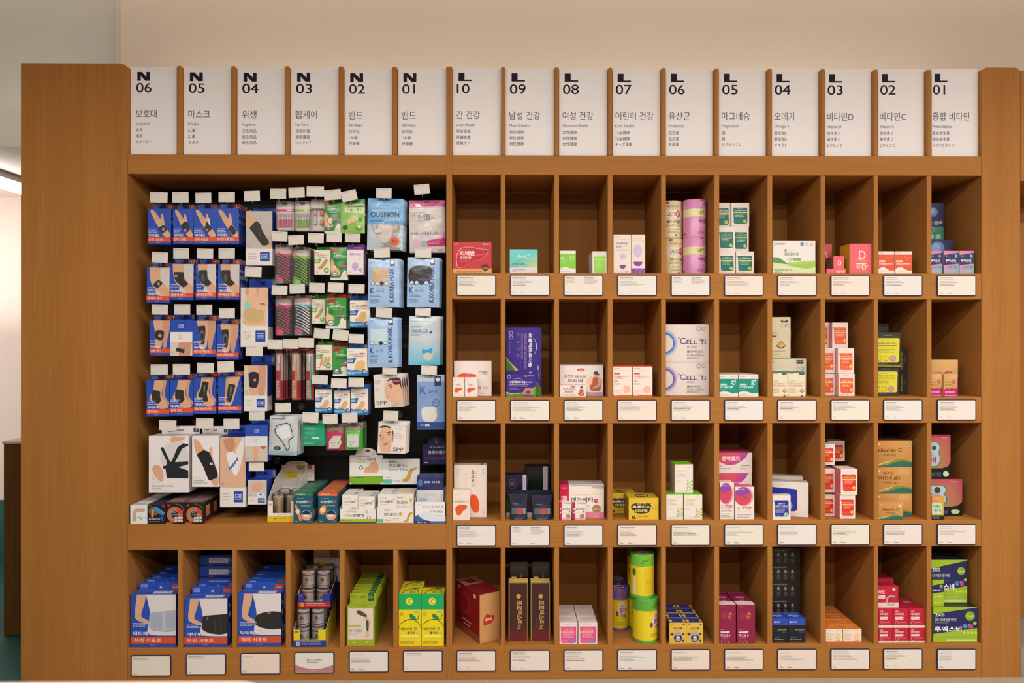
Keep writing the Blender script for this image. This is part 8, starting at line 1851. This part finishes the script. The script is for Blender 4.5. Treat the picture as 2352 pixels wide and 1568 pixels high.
ORF = [('G', .06, .1, .34, .14, 1, '7a6a5a'), ('G', .6, .1, .94, .14, 1, 'e0a878'), ('T', '우리아이', .06, .27, .32, .34, 'd8703a', .02), ('T', '면역 프로젝트', .06, .38, .50, .46, 'd8804a', .01), ('T', '멀티비타', .06, .50, .36, .57, 'd8804a', .01), ('G', .06, .66, .5, .80, 3, 'c8a890'), ('E', .74, .56, .17, .24, 'f0c890'), ('E', .74, .84, .11, .06, 'e8a05a'), ('R', 0, .90, 1, 1, 'e2743a')]
for lb, a, b_ in (('white box with an orange top, wall column of bay L 03', 1896.8, 1935), ('white box with an orange top, outer column of bay L 03', 1936.5, 1979)):
    box('childrens_vitamin_box', 'box', lb, a, b_, 1444, 's4', 0.012, 0.043, ORF, cf='e8dccc', cs='d8c8b4', ct='d8782c', top=[('G', .35, .4, .7, .6, 1, 'f0c090')], bay='L03', n=5, group='white boxes with orange tops in bay L 03')
RC = [('T', '유한', .12, .10, .32, .18, 'f0d8d8', .03), ('T', '비타민C', .12, .22, .68, .34, 'f4e0e0', .04), ('R', .12, .42, .64, .56, 'ecd8d4'), ('T', '1000mg', .16, .44, .60, .53, 'b84a58', .01), ('O', .22, .72, .11, .015, 'e4b0b4'), ('G', .36, .68, .92, .76, 2, 'e4a8b0'), ('R', 0, .86, 1, 1, 'e0d0c8')]
RCD = dict(cf='bc2238', ct='a81e34', cs='9a1a2e', bay='L02', group='red and white vitamin C boxes in bay L 02')
RN = ('wall side', 'middle', 'open side')
for j, (a, b_) in enumerate(((2017.8, 2050.5), (2052, 2087.5), (2088.8, 2125))):
    lo = box('vitamin_c_box', 'box', 'red and white vitamin C box, lower layer, %s of bay L 02' % RN[j], a, b_, 1441.5, 's4', 0.010, 0.115, RC, **RCD)
    hi = box('vitamin_c_box', 'box', 'red and white vitamin C box, upper layer, %s of bay L 02' % RN[j], a, b_, 1397.5, top(lo[0]), 0.010, 0.115, RC, top=[('T', '비타민C', .3, .3, .8, .55, 'd8a0a8', .03)], **RCD)
    zt2 = top(hi[0]) if j == 0 else max(zt2, top(hi[0]))
lab_c = [('T', '비타민C', .0, .18, .40, .36, 'f4e0e0', .04), ('R', 0, .42, .38, .58, 'ecd8d4'), ('T', '1000mg', .0, .45, .34, .56, 'b84a58', .01), ('R', .72, .10, .86, .2, 'f0d8d8'), ('R', 0, .76, 1, 1, 'e0d0c8'), ('T', 'C', .42, .42, .84, .92, 'a8a4a6', .02)]
up = box('vitamin_c_box', 'box', 'larger red box with a silver C on top of the pile, L 02', 2014, 2063.5, 1346, zt2, 0.020, 0.06, lab_c, **RCD)
box('vitamin_c_box', 'box', 'red box furthest back on top of the pile, bay L 02', 2015, 2053, 1329, zt2, 0.115, 0.06, [('E', .5, .6, .3, .3, '8a3a44')], **RCD)
DU = [('P', [(0, .20), (1, .02), (1, .60), (0, .76)], '23285c'), ('T', '2XB', .04, .18, .26, .27, 'e4e4e0', .05), ('T', 'B', .19, .18, .26, .27, 'a8c43a', .05), ('T', '강한 피로엔 강한 비타민', .04, .32, .52, .40, 'd8dce8', .02), ('G', .04, .43, .5, .49, 2, '8aa04a'), ('T', '투엑스비', .03, .545, .64, .70, 'eceef4', .05), ('T', '듀얼', .66, .49, .90, .60, '6ab0e0', .03), ('T', '얼', .78, .48, .90, .60, 'd84aa8', .03), ('E', .94, .46, .04, 0, '9ac43a'), ('E', .83, .26, .11, 0, '6a8c2c'), ('E', .82, .25, .095, 0, '88ac34'), ('T', 'Dual', .75, .235, .91, .29, 'd8e06a', .02)] + [('E', .70 + .085 * i, .73, .035, 0, 'b8d858') for i in range(4)] + [('G', .28, .80, .96, .90, 3, 'b8d070'), ('R', .28, .915, .96, .965, 'c4dc7a')]
DD_ = dict(cf='9ab82a', cs='869f24', ct='2a2c38', bay='L01', group='lime and navy vitamin boxes in bay L 01')
d1 = box('dual_vitamin_box', 'box', 'large lime and navy box at the bottom, bay L 01', 2143.5, 2245, 1393, 's4', 0.010, 0.12, DU, top=[('T', 'GC Greenbio', .25, .35, .75, .62, '8a8c94', .0)], **DD_)
box('dual_vitamin_box', 'box', 'lime and navy box on top, bay L 01', 2138, 2222, 1285, top(d1[0]), 0.042, 0.085, DU, top=[('T', 'GC Greenbio', .25, .35, .75, .62, '5a5c64', .0)], **DD_)
box('dual_vitamin_box', 'box', 'small lime and navy box on the lower box, bay L 01', 2141.5, 2168, 1330.5, top(d1[0]), 0.012, 0.028, [('P', [(0, .22), (1, .14), (1, .46), (0, .52)], '23285c'), ('E', .76, .25, .14, 0, '88ac34'), ('T', '투엑스비', .06, .36, .62, .44, 'eceef4', .03), ('T', '듀얼', .64, .35, .88, .42, 'b06ac0', .02), ('E', .3, .64, .1, 0, 'b8d858'), ('E', .54, .63, .1, 0, 'b8d858'), ('E', .78, .62, .1, 0, 'b8d858'), ('G', .1, .78, .9, .92, 3, 'c4dc7a')], **DD_)

# ------------------------------------------------------------------ tidy up
for o in bpy.data.objects:
    if 'dim' in o:
        del o['dim']
